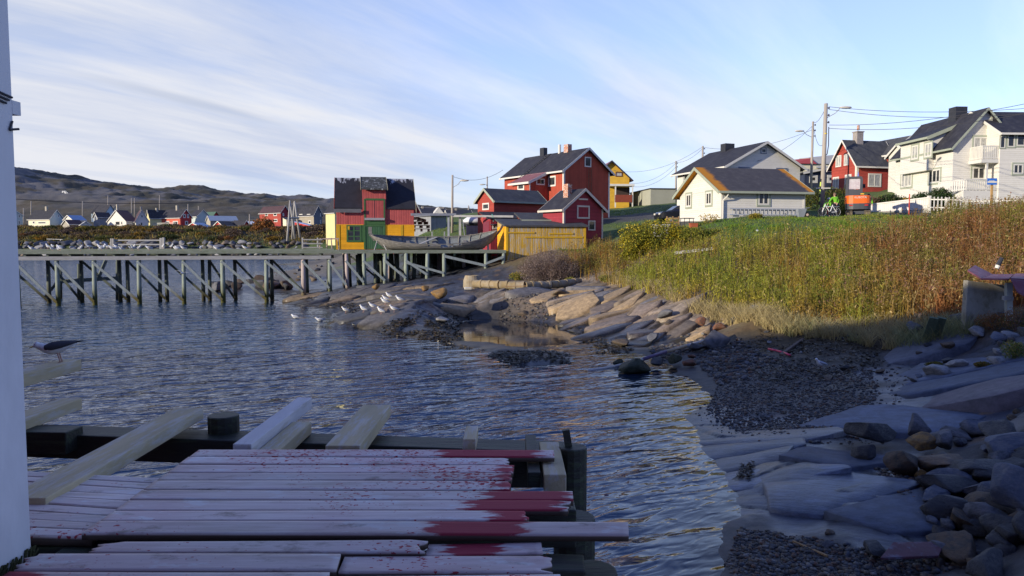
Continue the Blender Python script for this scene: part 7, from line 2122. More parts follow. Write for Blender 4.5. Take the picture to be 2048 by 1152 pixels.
shrub('dark_shrub', 'dense dark green shrub behind the picket fence, larger of the two', sbase(1876, 398, 59), [(0, 0, .9, 1.1, .9, .95), (.5, .1, 1.0, .9, .8, .8)], 5200, .13, DG, 540, 'garden shrubs')
shrub('dark_shrub', 'dark green shrub at the left part of the picket fence', sbase(1843, 396, 59.5), [(0, 0, .75, .8, .7, .75)], 2600, .13, DG, 541, 'garden shrubs')
shrub('dark_shrub', 'dark green garden shrub between red house and white house', sbase(1780, 396, 61), [(0, 0, .7, 1.0, .8, .75), (.9, 0, .55, .8, .7, .6)], 3400, .13, DG, 542, 'garden shrubs')
shrub('yellow_shrub', 'orange-yellow garden shrub beside the dark green one', sbase(1812, 398, 60.5), [(0, 0, .5, .75, .6, .5)], 1700, .13, [(.40, .28, .03), (.34, .17, .04), (.20, .16, .04)], 543, 'garden shrubs')
shrub('brown_shrub', 'brown bare garden shrub right of the excavator', sbase(1752, 398, 62), [(0, 0, .55, .9, .7, .55)], 1800, .12, [(.15, .085, .055), (.12, .09, .06)], 544, 'garden shrubs', twigs=40)
shrub('hedge', 'dark green hedge with a yellow-green top behind the leaning person', sbase(1650, 428, 63.5), [(-1.4, 0, .9, 1.2, .7, 1.0), (.2, 0, 1.0, 1.4, .7, 1.1), (1.5, 0, .9, 1.0, .7, 1.0)], 8000, .12, [(.035, .065, .02), (.05, .09, .025), (.16, .15, .03), (.10, .12, .03)], 545, cat='hedge')
shrub('yellow_shrub', 'yellow-green low bush behind the standing person', sbase(1690, 432, 60.5), [(0, 0, .45, .8, .6, .5)], 1600, .12, [(.25, .22, .03), (.15, .16, .03)], 546, 'garden shrubs')
shrub('brown_shrub', 'rust brown hedge clump behind the blue sign', sbase(2022, 398, 58), [(0, 0, .4, 1.3, .6, .45)], 1800, .12, [(.18, .08, .03), (.14, .10, .04)], 547, 'garden shrubs')

# heath shrubs on the far shore
HP = [[(.36, .20, .025), (.28, .16, .03), (.16, .12, .03)], [(.18, .15, .03), (.12, .12, .03), (.25, .20, .04)], [(.13, .095, .075), (.10, .075, .06), (.16, .10, .06)], [(.30, .11, .03), (.24, .12, .04), (.13, .09, .04)], [(.07, .09, .03), (.11, .12, .03), (.05, .06, .025)], [(.16, .10, .05), (.11, .085, .05), (.20, .15, .06)]]
HN = ['orange-yellow', 'olive', 'purple-brown', 'rust orange', 'dark green', 'brown']
protos = []
for i, pal in enumerate(HP):
    protos.append(shrub('heath_shrub', HN[i] + ' heath shrub on the far shore in front of the village', (0, 0, 0), [(0, 0, .9, 2.0, 1.3, 1.0), (1.4, .2, .7, 1.4, 1.1, .8), (-1.5, -.2, .7, 1.3, 1.1, .75)], 900, .42, pal, 560 + i, 'heath shrubs on the far shore', stems=6, asp=.6, twig_r=.03))
first = [True] * 6
rg_ = random.Random(12)
for k in range(150):
    px = rg_.uniform(-10, 655); Y = rg_.uniform(203.5, 222); i = rg_.choice((0, 1, 2, 2, 3, 4, 5, 5))
    if Y > 214 and px < 560: i = rg_.choice((4, 2, 5))
    if 560 < px < 640: i = rg_.choice((2, 2, 5)); 
    o = protos[i] if first[i] else copy_tree(protos[i]); first[i] = False
    x = kx(px) * Y; o.location = (x, Y, gz(x, Y) - .1); s_ = rg_.uniform(.42, .85) * (1.5 if 575 < px < 690 else 1); o.scale = (s_ * rg_.uniform(.9, 1.5), s_, s_ * rg_.uniform(.7, 1.1)); o.rotation_euler = (0, 0, rg_.uniform(-.5, .5))
o = copy_tree(protos[3]); x = kx(528) * 212; o.location = (x, 212, gz(x, 212)); o.scale = (1.2, 1, 2.0); o['label'] = 'tall rust orange bush in front of the red house with two window rows'; del o['group']
# dry heath grass between them
hp = []
for k in range(9000):
    px = RNG.uniform(-20, 680); Y = RNG.uniform(201, 224); hp.append((kx(px) * Y, Y))
hp = np.array(hp); z = terr(hp[:, 0], hp[:, 1]); n = len(hp); rg = np.random.default_rng(14)
hc = np.array([(.17, .12, .05), (.12, .12, .03), (.25, .18, .05), (.10, .075, .045)])[np.clip(((fbm(hp[:, 0] * .08, hp[:, 1] * .3, 180, 3) * .8 + .5) * 4 + rg.normal(size=n) * .6), 0, 3.9).astype(int)] * (.7 + .6 * rg.random((n, 1)))
st = blades(hp, z, .4 + .7 * rg.random(n), .25 + .25 * rg.random(n), .3 + .4 * rg.random(n), hc, hc * 1.15, 81, seg=2)
tag(np_mesh('heath_grass', st[0], st[1], LEAF, col=st[2]), kind='stuff')

# ------------------------------------------------------------------ street: poles, wires, fence, sign
POLE = mat('grey_utility_pole', (.36, .32, .27), .85, .15, 2.0, stretch=(5, 5, .5))
STEEL = mat('galvanised_steel', (.45, .46, .47), .45, .08, 3, metallic=.5)
WIREM = mat('black_cable', (.05, .05, .06), .6)
INSUL = mat('dark_insulator', (.03, .03, .05), .3)


def pole(label, pxb, pyb, pxt, pyt, Y, r_=.13, lamp=None, ins=0, group='utility poles', zfix=None, name='utility_pole'):
    T = at(pxt, pyt, Y); zb = gz(T.x, Y) if zfix is None else zfix
    B = at(pxb, pyb, Y); k = (zb - T.z) / min(-.5, (B.z - T.z)); B = T + (B - T) * k
    root = thing(name, label, 'pole', (B.x, B.y, zb), 0, group); d = T - Vector(root.location)
    q = MB(); q.tube((0, 0, -.6), d, r_ * 1.15, r_ * .8, 10); q.build('shaft', POLE, root, smooth=True)
    for i in range(ins):
        q = MB(); z = d.z - .35 - .55 * i; q.tube((d.x, -.02, z), (d.x + .22, -.05, z), .03, n=5); q.tube((d.x + .22, -.05, z - .07), (d.x + .22, -.05, z + .09), .07, .05, 7); q.build('insulator', INSUL, root)
    if lamp:
        lx_, ly_, zoff = lamp; L = at(lx_, ly_, Y - .3) - Vector(root.location); s_ = Vector((0, 0, 0)) + d * ((d.z - zoff) / d.z)
        q = MB(); q.path([s_, s_.lerp(L, .5) + Vector((0, 0, -.02)), L + Vector((-.35 * (1 if L.x > s_.x else -1), 0, -.02))], .03, 6); a = q.build('lamp_arm', STEEL, root)
        sg = 1 if L.x > s_.x else -1
        q = MB(); rings = []
        for u, w, h in ((-.40, .06, .05), (-.2, .12, .09), (.1, .16, .11), (.4, .13, .08), (.5, .05, .04)):
            rings.append([(L.x + sg * u, L.y + w * math.cos(t_), L.z + h * math.sin(t_)) for t_ in np.linspace(0, 2 * math.pi, 9)[:-1]])
        q.loft(rings); q.build('lamp_head', mat('lamp_housing', (.55, .52, .45), .4, .05, 2), root, smooth=True)
    return root, T


P1, T1 = pole('tall wooden utility pole with street lamp arm beside the garage', 1643, 430, 1652, 207, 57, .17, (1690, 215, 1.15), 3)
q = MB(); v = T1 - Vector(P1.location); q.tube((v.x * .9, 0, v.z - 2.35), (v.x * .9, 0, v.z - 2.28), .16, .16, 10); q.build('yellow_band', mat('yellow_tape', (.7, .55, .05), .5), P1)
q = MB(); q.bar((-.55, -.2, v.z * .25), (.55, -.2, v.z * .25), .06, .08); q.build('cross_bar', WHITE, P1)
q = MB(); q.path([(v.x + .22, -.1, v.z - 1.8), (v.x + .24, -.1, v.z - 3.2), (v.x + .15, -.1, v.z - 3.9), (v.x + .02, -.12, v.z - 4.0)], .035, 6); q.build('cable_loop', INSUL, P1)
P2, T2 = pole('slimmer utility pole with a lamp pointing left behind the navy house', 1621, 400, 1626, 243, 74, .13, (1600, 262, 1.6), 3)
P3, T3 = pole('short pole end with cables above the black roof behind the garage', 1405, 330, 1405.5, 292, 92, .14, None, 2)
P4, T4 = pole('thin pole left of the white gables, behind the grey block', 1352, 380, 1352, 322, 112, .14, None, 2)
P5, T5 = pole('tall street lamp pole left of the red houses', 904, 470, 905, 350, 78, .13, (928, 361, 1.35), 0)
P6, T6 = pole('thin pole standing behind the low red house', 974, 420, 974.5, 353, 115, .13, (965, 369, 1.2), 0)
P7, T7 = pole('small far pole behind the long white house', 936, 440, 937, 411, 150, .13, None, 1)
VP = 'poles of the village across the water'
for px, pt, Y in ((62, 402, 262), (165, 402, 270), (47, 416, 250), (216, 391, 285), (263, 396, 280), (269, 396, 288), (319, 390, 300), (397, 412, 270), (499, 428, 232), (376, 408, 275)):
    pole('thin grey pole among the village houses across the water', px, pt + 26, px, pt, Y, .17, None, 0, VP)
b = at(131, 416, 400); bt_ = at(127, 382, 400); zb = gz(b.x, 400)
mast = thing('lattice_mast', 'pale tapering mast standing on the hillside above the village', 'mast', (b.x, 400, zb))
d = bt_ - Vector(mast.location)
for sx_ in (-1, 1):
    q = MB(); q.bar((sx_ * 1.6, 0, -1), (d.x + sx_ * .25, 0, d.z), .6, .6); q.build('leg', STEEL, mast)
q = MB()
for k in range(7):
    z = d.z * (k + .3) / 7; w_ = 1.6 * (1 - z / d.z) + .2; q.bar((-w_, 0, z), (w_, 0, z + d.z / 9), .3, .3)
q.build('lattice', STEEL, mast)


def wire(a, b, sag, r_=.018, lbl='thin overhead cable', n=14):
    pts = [a.lerp(b, i / n) - a - Vector((0, 0, sag * 4 * (i / n) * (1 - i / n))) for i in range(n + 1)]
    o = MB().path(pts, r_, 5).build('overhead_cable', WIREM, loc=a)
    return tag(o, lbl, 'cable', 'overhead cables')


def tp(T, dx, dz): return T + Vector((dx, 0, dz))


wire(tp(T1, .22, -.25), at(2150, 208, 46), .45, lbl='topmost cable running from the tall pole past the black chimney to the right')
wire(tp(T1, .22, -.45), at(2150, 216, 46), .6, lbl='second cable from the tall pole over the large white house')
wire(tp(T1, .25, -1.65), at(2150, 186, 42), .5, lbl='thick cable from the tall pole rising to the upper right corner')
wire(tp(T1, .25, -1.9), at(2150, 206, 42), .6, lbl='lower cable from the tall pole crossing the white gable')
wire(tp(T1, -.05, -.4), tp(T2, .1, -.1), .3, lbl='cable between the two poles beside the navy house')
wire(tp(T1, .0, -2.9), tp(T2, .1, -.7), .9, lbl='slack cable hanging between the two poles beside the navy house')
wire(tp(T2, 0, -.8), tp(T3, 0, -.15), .9, lbl='long cable from the slimmer pole leftwards over the black roof')
wire(tp(T2, 0, -.4), at(1515, 322, 71), .5, lbl='cable falling from the slimmer pole to the white gable behind the garage')
wire(tp(T3, 0, -.3), tp(T4, 0, -.2), .5, lbl='cable between the two short pole ends left of the garage')
wire(tp(T4, 0, -.3), at(1254, 366, 101), 1.0, lbl='upper cable from the thin pole down to the yellow house')
wire(tp(T4, 0, -.9), at(1258, 372, 101), 1.1, lbl='lower cable from the thin pole down to the yellow house')
wire(tp(T3, 0, -.1), at(1225, 340, 100), 1.3, lbl='highest slack cable between white house and yellow house')
wire(tp(T5, 0, -.15), at(1006, 340, 80), .7, lbl='cable from the street lamp pole to the tall red house')
wire(at(-60, 391, 255), at(420, 404, 300), 1.5, .12, lbl='pale power line sagging across the hillside above the village')

# white fences
vf = thing('board_fence', 'low white close-boarded fence on a stone base right of the excavator', 'fence', at(1738, 428, 61)); vf.location.z = gz(vf.location.x, vf.location.y)
f0 = Vector(vf.location)
a0, a1 = at(1738, 405, 61), at(1856, 396, 58)
q = MB()
za0 = at(1738, 408, 61).z; za1 = at(1738, 424, 61).z; zb0 = at(1856, 394, 58).z; zb1 = at(1856, 419, 58).z
q.prism([Vector((a0.x, a0.y, za1)) - f0, Vector((a1.x, a1.y, zb1)) - f0, Vector((a1.x, a1.y, zb0)) - f0, Vector((a0.x, a0.y, za0)) - f0], (0, .06, 0)); q.build('boards', mat('white_fence_boards', (.66, .63, .58), .7, .07, 2, boards='x', bw=.11), vf)
q = MB(); q.bar(Vector((a0.x, a0.y - .03, za0 - .05)) - f0, Vector((a1.x, a1.y - .03, zb0 - .05)) - f0, .05, .10); q.build('rail', WHITE, vf)
q = MB(); q.prism([Vector((a0.x, a0.y + .02, za1 - 1.5)) - f0, Vector((a1.x, a1.y + .02, zb1 - 1.5)) - f0, Vector((a1.x, a1.y + .02, zb1 - .03)) - f0, Vector((a0.x, a0.y + .02, za1 - .03)) - f0], (0, .3, 0)); q.build('base_wall', mat('pale_plinth', (.42, .40, .37), .9, .12, 2, col2=(.30, .28, .25)), vf)
q = MB(); q.bar(Vector((a1.x + .1, a1.y, zb1 - 1.2)) - f0, Vector((a1.x + .1, a1.y, zb0 + .1)) - f0, .22, .22); q.build('post', WHITE, vf)
for (xa, xb, Ya, Yb, ta, tb, ba, bb_, gap, lbl) in ((1860, 1928, 57.8, 56.3, 393, 394, 422, 424, .24, 'white picket fence section with wide gaps left of the blue sign'), (1934, 2075, 56, 53, 397, 393, 426, 430, .21, 'white picket fence running to the right edge behind the blue sign')):
    fo = thing('picket_fence', lbl, 'fence', at(xa, ba, Ya), 0, 'picket fences'); f0 = Vector(fo.location)
    A_ = at(xa, ba, Ya); B_ = at(xb, bb_, Yb); hA = at(xa, ta, Ya).z - A_.z; hB = at(xb, tb, Yb).z - B_.z
    L = (B_ - A_).length; n = int(L / gap); q = MB()
    for k in range(n + 1):
        t_ = k / n; p_ = A_.lerp(B_, t_) - f0; h_ = hA * (1 - t_) + hB * t_
        q.prism([p_ + Vector((-.05, -.03, 0)), p_ + Vector((.05, -.03, 0)), p_ + Vector((.05, -.03, h_ - .06)), p_ + Vector((0, -.03, h_)), p_ + Vector((-.05, -.03, h_ - .06))], (0, .025, 0))
    for z in (.25, .8): q.bar(A_ - f0 + Vector((0, 0, hA * z)), B_ - f0 + Vector((0, 0, hB * z)), .05, .09)
    q.build('pickets', WHITE, fo)
    for t_ in (0, .5, 1):
        q = MB(); p_ = A_.lerp(B_, t_) - f0; q.bar(p_ + Vector((0, .08, -.8)), p_ + Vector((0, .08, hA * .95)), .12, .12); q.build('post', WHITE, fo)
v = at(1982, 440, 50); sg = thing('blue_sign', 'small blue sign with a white line on a wooden post by the picket fence', 'sign', (v.x, 50, gz(v.x, 50)))
s0 = Vector(sg.location); top = at(1984, 356, 50) - s0
q = MB(); q.bar((0, 0, -.3), (top.x, 0, top.z), .12, .10); q.build('post', mat('ochre_post_wood', (.42, .26, .10), .8, .15, 3), sg)
c = at(1984, 363, 49.9) - s0
q = MB(); q.box((c.x - .33, -.12, c.z - .22), (c.x + .33, -.10, c.z + .22)); pl = q.build('panel', mat('blue_sign_face', (.035, .16, .55), .4, .05, 3), sg)
q = MB(); q.box((c.x - .31, -.125, c.z - .09), (c.x + .31, -.1205, c.z + .02)); q.box((c.x - .22, -.125, c.z + .02), (c.x + .16, -.1205, c.z + .06)); q.build('white_line', WHITE, pl)
STRM = mat('striped_marker', (.62, .75, .12), .5, .05, 3)
t = STRM.node_tree; p = t.nodes['Principled BSDF']; src = p.inputs['Base Color'].links[0].from_socket
tc_ = nd(t, 'ShaderNodeTexCoord'); sx = nd(t, 'ShaderNodeSeparateXYZ'); lk(t, tc_.outputs['Object'], sx.inputs[0]); dv = nd(t, 'ShaderNodeMath', operation='MULTIPLY'); dv.inputs[1].default_value = 1.75; lk(t, sx.outputs['Z'], dv.inputs[0])
frc = nd(t, 'ShaderNodeMath', operation='FRACT'); lk(t, dv.outputs[0], frc.inputs[0]); gt_ = nd(t, 'ShaderNodeMath', operation='GREATER_THAN'); gt_.inputs[1].default_value = .55; lk(t, frc.outputs[0], gt_.inputs[0])
mxx = nd(t, 'ShaderNodeMixRGB'); mxx.inputs['Color2'].default_value = (.02, .02, .02, 1); lk(t, gt_.outputs[0], mxx.inputs['Fac']); lk(t, src, mxx.inputs['Color1']); lk(t, mxx.outputs[0], p.inputs['Base Color'])
v = at(1636, 450, 55); w = at(1642, 358, 55); q = MB(); q.tube((0, 0, -.2), w - Vector((v.x, 55, gz(v.x, 55))), .055, .05, 8); o = q.build('marker_pole', STRM); o.location = (v.x, 55, gz(v.x, 55)); tag(o, 'yellow-green and black striped marker pole leaning by the tall utility pole', 'pole')
for (px, pyb, pyt, Y, lb) in ((1818, 425, 388, 56, 'thin red snow stake in front of the white fence'), (1655, 432, 405, 60, 'red stake behind the bicycle')):
    v = at(px, pyb, Y); z_ = gz(v.x, Y); q = MB(); q.tube((0, 0, -.2), (0, 0, at(px, pyt, Y).z - z_), .04, n=6); o = q.build('stake', mat('red_stake_paint', (.55, .06, .03), .6)); o.location = (v.x, Y, z_); tag(o, lb, 'stake', 'red stakes')

# ------------------------------------------------------------------ mini excavator seen from behind
v = at(1715, 436, 54.3); EZ = gz(v.x, 54.3)
exc = thing('excavator', 'small orange excavator with dark cab seen from behind on the road', 'excavator', (v.x, 54.3, EZ), R(-22))
ORG = mat('excavator_orange', (.75, .13, .012), .35, .05, 2, spec=.5); DGREY = mat('excavator_dark_grey', (.060, .065, .075), .45, .1, 2, spec=.4); TRK = mat('muddy_rubber_track', (.20, .16, .11), .9, .25, 6, col2=(.05, .045, .04), bump=.03)
pxm = 57 / F     # metres per photograph pixel here
for sx_ in (-1, 1):
    q = MB(); rings = []
    prof_ = []
    for a in np.linspace(math.pi / 2, 3 * math.pi / 2, 7): prof_.append((-.75 + .24 * math.cos(a), .25 + .24 * math.sin(a)))
    for a in np.linspace(-math.pi / 2, math.pi / 2, 7): prof_.append((.75 + .24 * math.cos(a), .25 + .24 * math.sin(a)))
    x0_ = sx_ * .62 - .2; q.prism([(x0_, y_, z_) for y_, z_ in prof_], (.4, 0, 0)); tr_ = q.build('track', TRK, exc)
    q = MB()
    for k in range(9): q.box((x0_ - .01, -1.0, .03 + k * .05), (x0_ + .41, -.96 + .02 * math.sin(k), .05 + k * .05))
    q.build('track_pads', TRK, tr_)
q = MB(); q.box((-.45, -.7, .22), (.45, .7, .45)); q.tube((0, 0, .4), (0, 0, .62), .45, .45, 14); q.build('undercarriage', DGREY, exc)
def rear(z0, z1, hw, depth, yb):   # rounded rear body
    pts = []
    for a in np.linspace(math.pi, 2 * math.pi, 15): pts.append((hw * (abs(math.cos(a)) ** .55) * (1 if math.cos(a) > 0 else -1), yb + depth * (abs(math.sin(a)) ** .7) * -1))
    pts += [(hw, .55), (-hw, .55)]
    return [[(x_, y_, z_) for x_, y_ in pts] for z_ in (z0, z1)]
q = MB(); q.loft(rear(.58, 1.02, .86, .75, -.2)); q.build('bumper', DGREY, exc)
q = MB(); q.loft(rear(1.02, 1.62, .89, .72, -.2)); cwt = q.build('counterweight', ORG, exc)
for sx_ in (-1, 1):
    q = MB(); q.box((sx_ * .52 - .13, -.93, .84), (sx_ * .52 + .13, -.86, .92)); q.build('tail_light', mat('red_tail_light', (.5, .02, .02), .3), exc)
    q = MB(); q.box((sx_ * .84 - .06, -.62, 1.2), (sx_ * .84 + .06, -.35, 1.45)); q.build('side_grille', DARKM, exc)
tx = bpy.data.curves.new('lettering', 'FONT'); tx.body = 'KUBOTA'; tx.size = .21; tx.extrude = .004; tx.align_x = 'CENTER'; tx.materials.append(WHITE)
tmp = bpy.data.objects.new('lettering_curve', tx); COL.objects.link(tmp); me_ = bpy.data.meshes.new_from_object(tmp.evaluated_get(bpy.context.evaluated_depsgraph_get())); bpy.data.objects.remove(tmp)
to = bpy.data.objects.new('lettering', me_); COL.objects.link(to); to.parent = cwt; exc.scale = (.97,) * 3; to.location = (0.12, -.937, 1.40); to.rotation_euler = (math.pi / 2, 0, 0)
q = MB(); q.box((-.88, -.35, 1.62), (.05, .55, 1.74)); q.box((-.10, -.3, 1.62), (.60, .5, 1.70)); q.build('engine_cover', DGREY, exc)
# cab: four pillars, roof, glass
cx0, cx1, cy0, cy1, cz0, cz1 = -.86, .28, -.30, .75, 1.70, 3.05
q = MB()
q.prism([(cx0 + .08, cy0, cz1 - .12), (cx1 - .08, cy0, cz1 - .12), (cx1 - .02, cy0, cz1 - .02), (cx1 - .14, cy0, cz1 + .05), (cx0 + .14, cy0, cz1 + .05), (cx0 + .02, cy0, cz1 - .02)], (0, cy1 - cy0, 0)); q.build('cab_roof', DGREY, exc)
for x_, y_ in ((cx0 + .06, cy0), (cx1 - .08, cy0), (cx0 + .06, cy1 - .1), (cx1 - .08, cy1 - .1)):
    q = MB(); q.bar((x_, y_ + .06, cz0 - .1), (x_ + (.03 if x_ < -.5 else 0), y_ + .06, cz1 - .1), .16, .12, up=(0, 1, 0)); q.build('cab_pillar', DGREY, exc)
q = MB(); q.box((cx0 + .1, cy0 + .02, cz0), (cx1 - .1, cy0 + .07, cz0 + .42)); q.build('cab_panel', DGREY, exc)
q = MB(); q.box((cx0 + .16, cy0 + .05, cz0 + .44), (cx1 - .18, cy0 + .07, cz1 - .14)); q.build('rear_window', mat('pale_cab_glass', (.42, .36, .38), .15, .1, 1, col2=(.6, .58, .58)), exc)
q = MB(); q.box((cx1 - .14, -.34, 1.72), (cx1 + .1, -.2, 1.80)); q.build('yellow_handle', mat('yellow_handle_paint', (.7, .45, .03), .5), exc)
q = MB(); q.box((cx1 + .02, .3, 2.25), (cx1 + .22, .36, 2.55)); q.build('mirror', DARKM, exc)
q = MB(); q.box((cx0 - .14, .3, 2.25), (cx0, .36, 2.55)); q.build('mirror', DARKM, exc)
q = MB(); q.tube((cx1 - .3, .2, cz1), (cx1 - .3, .2, cz1 + .1), .07, .07, 8); q.tube((cx1 - .3, .2, cz1 + .1), (cx1 - .3, .2, cz1 + .42), .07, .02, 8); q.build('beacon', mat('blue_beacon', (.08, .12, .40), .3), exc)
q = MB(); q.path([(0, .75, 1.2), (0.1, 1.8, 2.7), (.12, 3.1, 2.2)], .14, 8); q.build('boom', ORG, exc)

# ------------------------------------------------------------------ people
SKIN = mat('skin', (.50, .30, .22), .55, .08, 6)
HIVIS = mat('hi_vis_jacket', (.17, .46, .03), .8, .15, 6)
HIVY = mat('hi_vis_yellow_trim', (.75, .75, .04), .7, .08, 4)
NAVYT = mat('navy_work_trousers', (.016, .020, .040), .8, .2, 4)
HAIRM = mat('short_brown_hair', (.16, .10, .07), .8, .2, 8)


def skin_mesh(name, nodes, edges, mt, parent, sub=2):
    """nodes: {key:(pos, radius)}; one continuous skinned surface rooted at the first node"""
    keys = list(nodes); me = bpy.data.meshes.new(name)
    me.from_pydata([nodes[k][0] for k in keys], [(keys.index(a), keys.index(b)) for a, b in edges], [])
    o = bpy.data.objects.new(name, me); COL.objects.link(o); o.parent = parent
    m = o.modifiers.new('skin', 'SKIN')
    for i, k in enumerate(keys):
        r_ = nodes[k][1]; me.skin_vertices[0].data[i].radius = r_ if isinstance(r_, tuple) else (r_, r_)
    me.skin_vertices[0].data[0].use_root = True
    s_ = o.modifiers.new('subdivision', 'SUBSURF'); s_.levels = sub; s_.render_levels = sub
    me.materials.append(mt); m.use_smooth_shade = True
    return o


def person(label, loc, rz, J, hat=None, lower=True):
    """J: joints in local metres: pelvis, chest, neck, head, per side shoulder/elbow/wrist, hip/knee/ankle/toe"""
    root = thing('person', label, 'person', loc, rz)
    V3 = lambda k: Vector(J[k])
    n = {'pelvis': (V3('pelvis'), (.15, .11)), 'belly': ((V3('pelvis') + V3('chest')) / 2, (.14, .10)), 'chest': (V3('chest'), (.17, .115)), 'neck': (V3('neck'), .058), 'jaw': (V3('neck').lerp(V3('head'), .45), .068), 'head': (V3('head'), (.092, .10)), 'crown': (V3('head') + (V3('head') - V3('neck')).normalized() * .075, .075)}
    e = [('pelvis', 'belly'), ('belly', 'chest'), ('chest', 'neck'), ('neck', 'jaw'), ('jaw', 'head'), ('head', 'crown')]
    for s_ in 'lr':
        n['sh' + s_] = (V3('sh' + s_), .062); n['el' + s_] = (V3('el' + s_), .045); n['wr' + s_] = (V3('wr' + s_), .028)
        e += [('chest', 'sh' + s_), ('sh' + s_, 'el' + s_), ('el' + s_, 'wr' + s_)]
        dv_ = (V3('wr' + s_) - V3('el' + s_)).normalized(); pm_ = V3('wr' + s_) + dv_ * .07; n['pm' + s_] = (pm_, (.036, .018)); e.append(('wr' + s_, 'pm' + s_))
        sd_ = dv_.cross(Vector((0, 0, 1))).normalized() if abs(dv_.z) < .95 else Vector((1, 0, 0))
        for f_ in range(4):
            b_ = pm_ + sd_ * (.027 - .018 * f_) + dv_ * .02; l_ = (.065, .078, .072, .055)[f_]; dn = dv_.cross(sd_)
            n['f%d%s' % (f_, s_)] = (b_, .009); n['g%d%s' % (f_, s_)] = (b_ + dv_ * l_ * .55, .0085); n['h%d%s' % (f_, s_)] = (b_ + dv_ * l_ * .85 + dn * l_ * .35, .007)
            e += [('pm' + s_, 'f%d%s' % (f_, s_)), ('f%d%s' % (f_, s_), 'g%d%s' % (f_, s_)), ('g%d%s' % (f_, s_), 'h%d%s' % (f_, s_))]
        n['t' + s_] = (V3('wr' + s_) + dv_ * .04 + sd_ * .045, .011); n['u' + s_] = (V3('wr' + s_) + dv_ * .085 + sd_ * .062, .009); e += [('wr' + s_, 't' + s_), ('t' + s_, 'u' + s_)]
        if lower:
            n['hp' + s_] = (V3('hp' + s_), .09); n['kn' + s_] = (V3('kn' + s_), .058); n['an' + s_] = (V3('an' + s_), .04); n['to' + s_] = (V3('to' + s_), .035)
            e += [('pelvis', 'hp' + s_), ('hp' + s_, 'kn' + s_), ('kn' + s_, 'an' + s_), ('an' + s_, 'to' + s_)]
    body = skin_mesh('body', n, e, SKIN, root)
    j = {'belly': ((V3('pelvis') * .85 + V3('chest') * .15), (.185, .145)), 'mid': ((V3('pelvis') * .4 + V3('chest') * .6), (.185, .14)), 'chest': (V3('chest'), (.20, .145)), 'col': (V3('chest').lerp(V3('neck'), .75), (.10, .085))}
    je = [('belly', 'mid'), ('mid', 'chest'), ('chest', 'col')]
    for s_ in 'lr':
        j['sh' + s_] = (V3('sh' + s_), .088); j['el' + s_] = (V3('el' + s_), .070); j['wr' + s_] = (V3('el' + s_).lerp(V3('wr' + s_), .93), .052); je += [('chest', 'sh' + s_), ('sh' + s_, 'el' + s_), ('el' + s_, 'wr' + s_)]
    jk = skin_mesh('jacket', j, je, HIVIS, root)
    up_ = (V3('chest') - V3('pelvis')).normalized(); c_ = V3('pelvis').lerp(V3('chest'), .95)
    if lower:
        l = {'pelvis': (V3('pelvis'), (.165, .125))}; le = []
        for s_ in 'lr':
            l['hp' + s_] = (V3('hp' + s_), .105); l['kn' + s_] = (V3('kn' + s_), .078); l['an' + s_] = (V3('kn' + s_).lerp(V3('an' + s_), .93), .062); le += [('pelvis', 'hp' + s_), ('hp' + s_, 'kn' + s_), ('kn' + s_, 'an' + s_)]
        skin_mesh('trousers', l, le, NAVYT, root)
        for s_ in 'lr':
            bt2 = {'a': (V3('an' + s_) + Vector((0, 0, .06)), .058), 'b': (V3('an' + s_) - Vector((0, 0, .03)), .055), 'c': (V3('to' + s_), .048)}
            skin_mesh('boot', bt2, [('a', 'b'), ('b', 'c')], DARKM, root)
    hd = V3('head'); fw = Vector(J['face']).normalized(); sd2 = fw.cross(Vector((0, 0, 1))).normalized()
    if hat == 'helmet':
        q = MB(); q.ball(hd + Vector((0, 0, .045)), .135, 12, sc=(1, 1, .8)); q.build('helmet', mat('grey_helmet', (.32, .36, .42), .4, .08, 4), root, smooth=True)
    else:
        q = MB(); q.ball(hd + Vector((0, 0, .035)) - fw * .02, .115, 12, sc=(1, 1, .95)); q.build('hair', HAIRM if hat is None else DARKM, root, smooth=True)
    q = MB()
    q.bar(hd + fw * .085, hd + fw * .125 + Vector((0, 0, -.02)), .025, .04)
    for k in (-1, 1): q.ball(hd + sd2 * (.098 * k) + Vector((0, 0, -.01)), .03, 8, sc=(.5, .8, 1))
    q.build('nose_and_ears', SKIN, root, smooth=True)
    for k in (-1, 1):
        q = MB(); q.ball(hd + fw * .093 + sd2 * (.034 * k) + Vector((0, 0, .012)), .012, 8); q.build('eye', DARKM, root, smooth=True)
    q = MB(); q.bar(hd + fw * .092 + sd2 * -.025 + Vector((0, 0, -.055)), hd + fw * .092 + sd2 * .025 + Vector((0, 0, -.055)), .012, .01); q.build('mouth', mat('lips', (.35, .12, .10), .5), root)
    return root


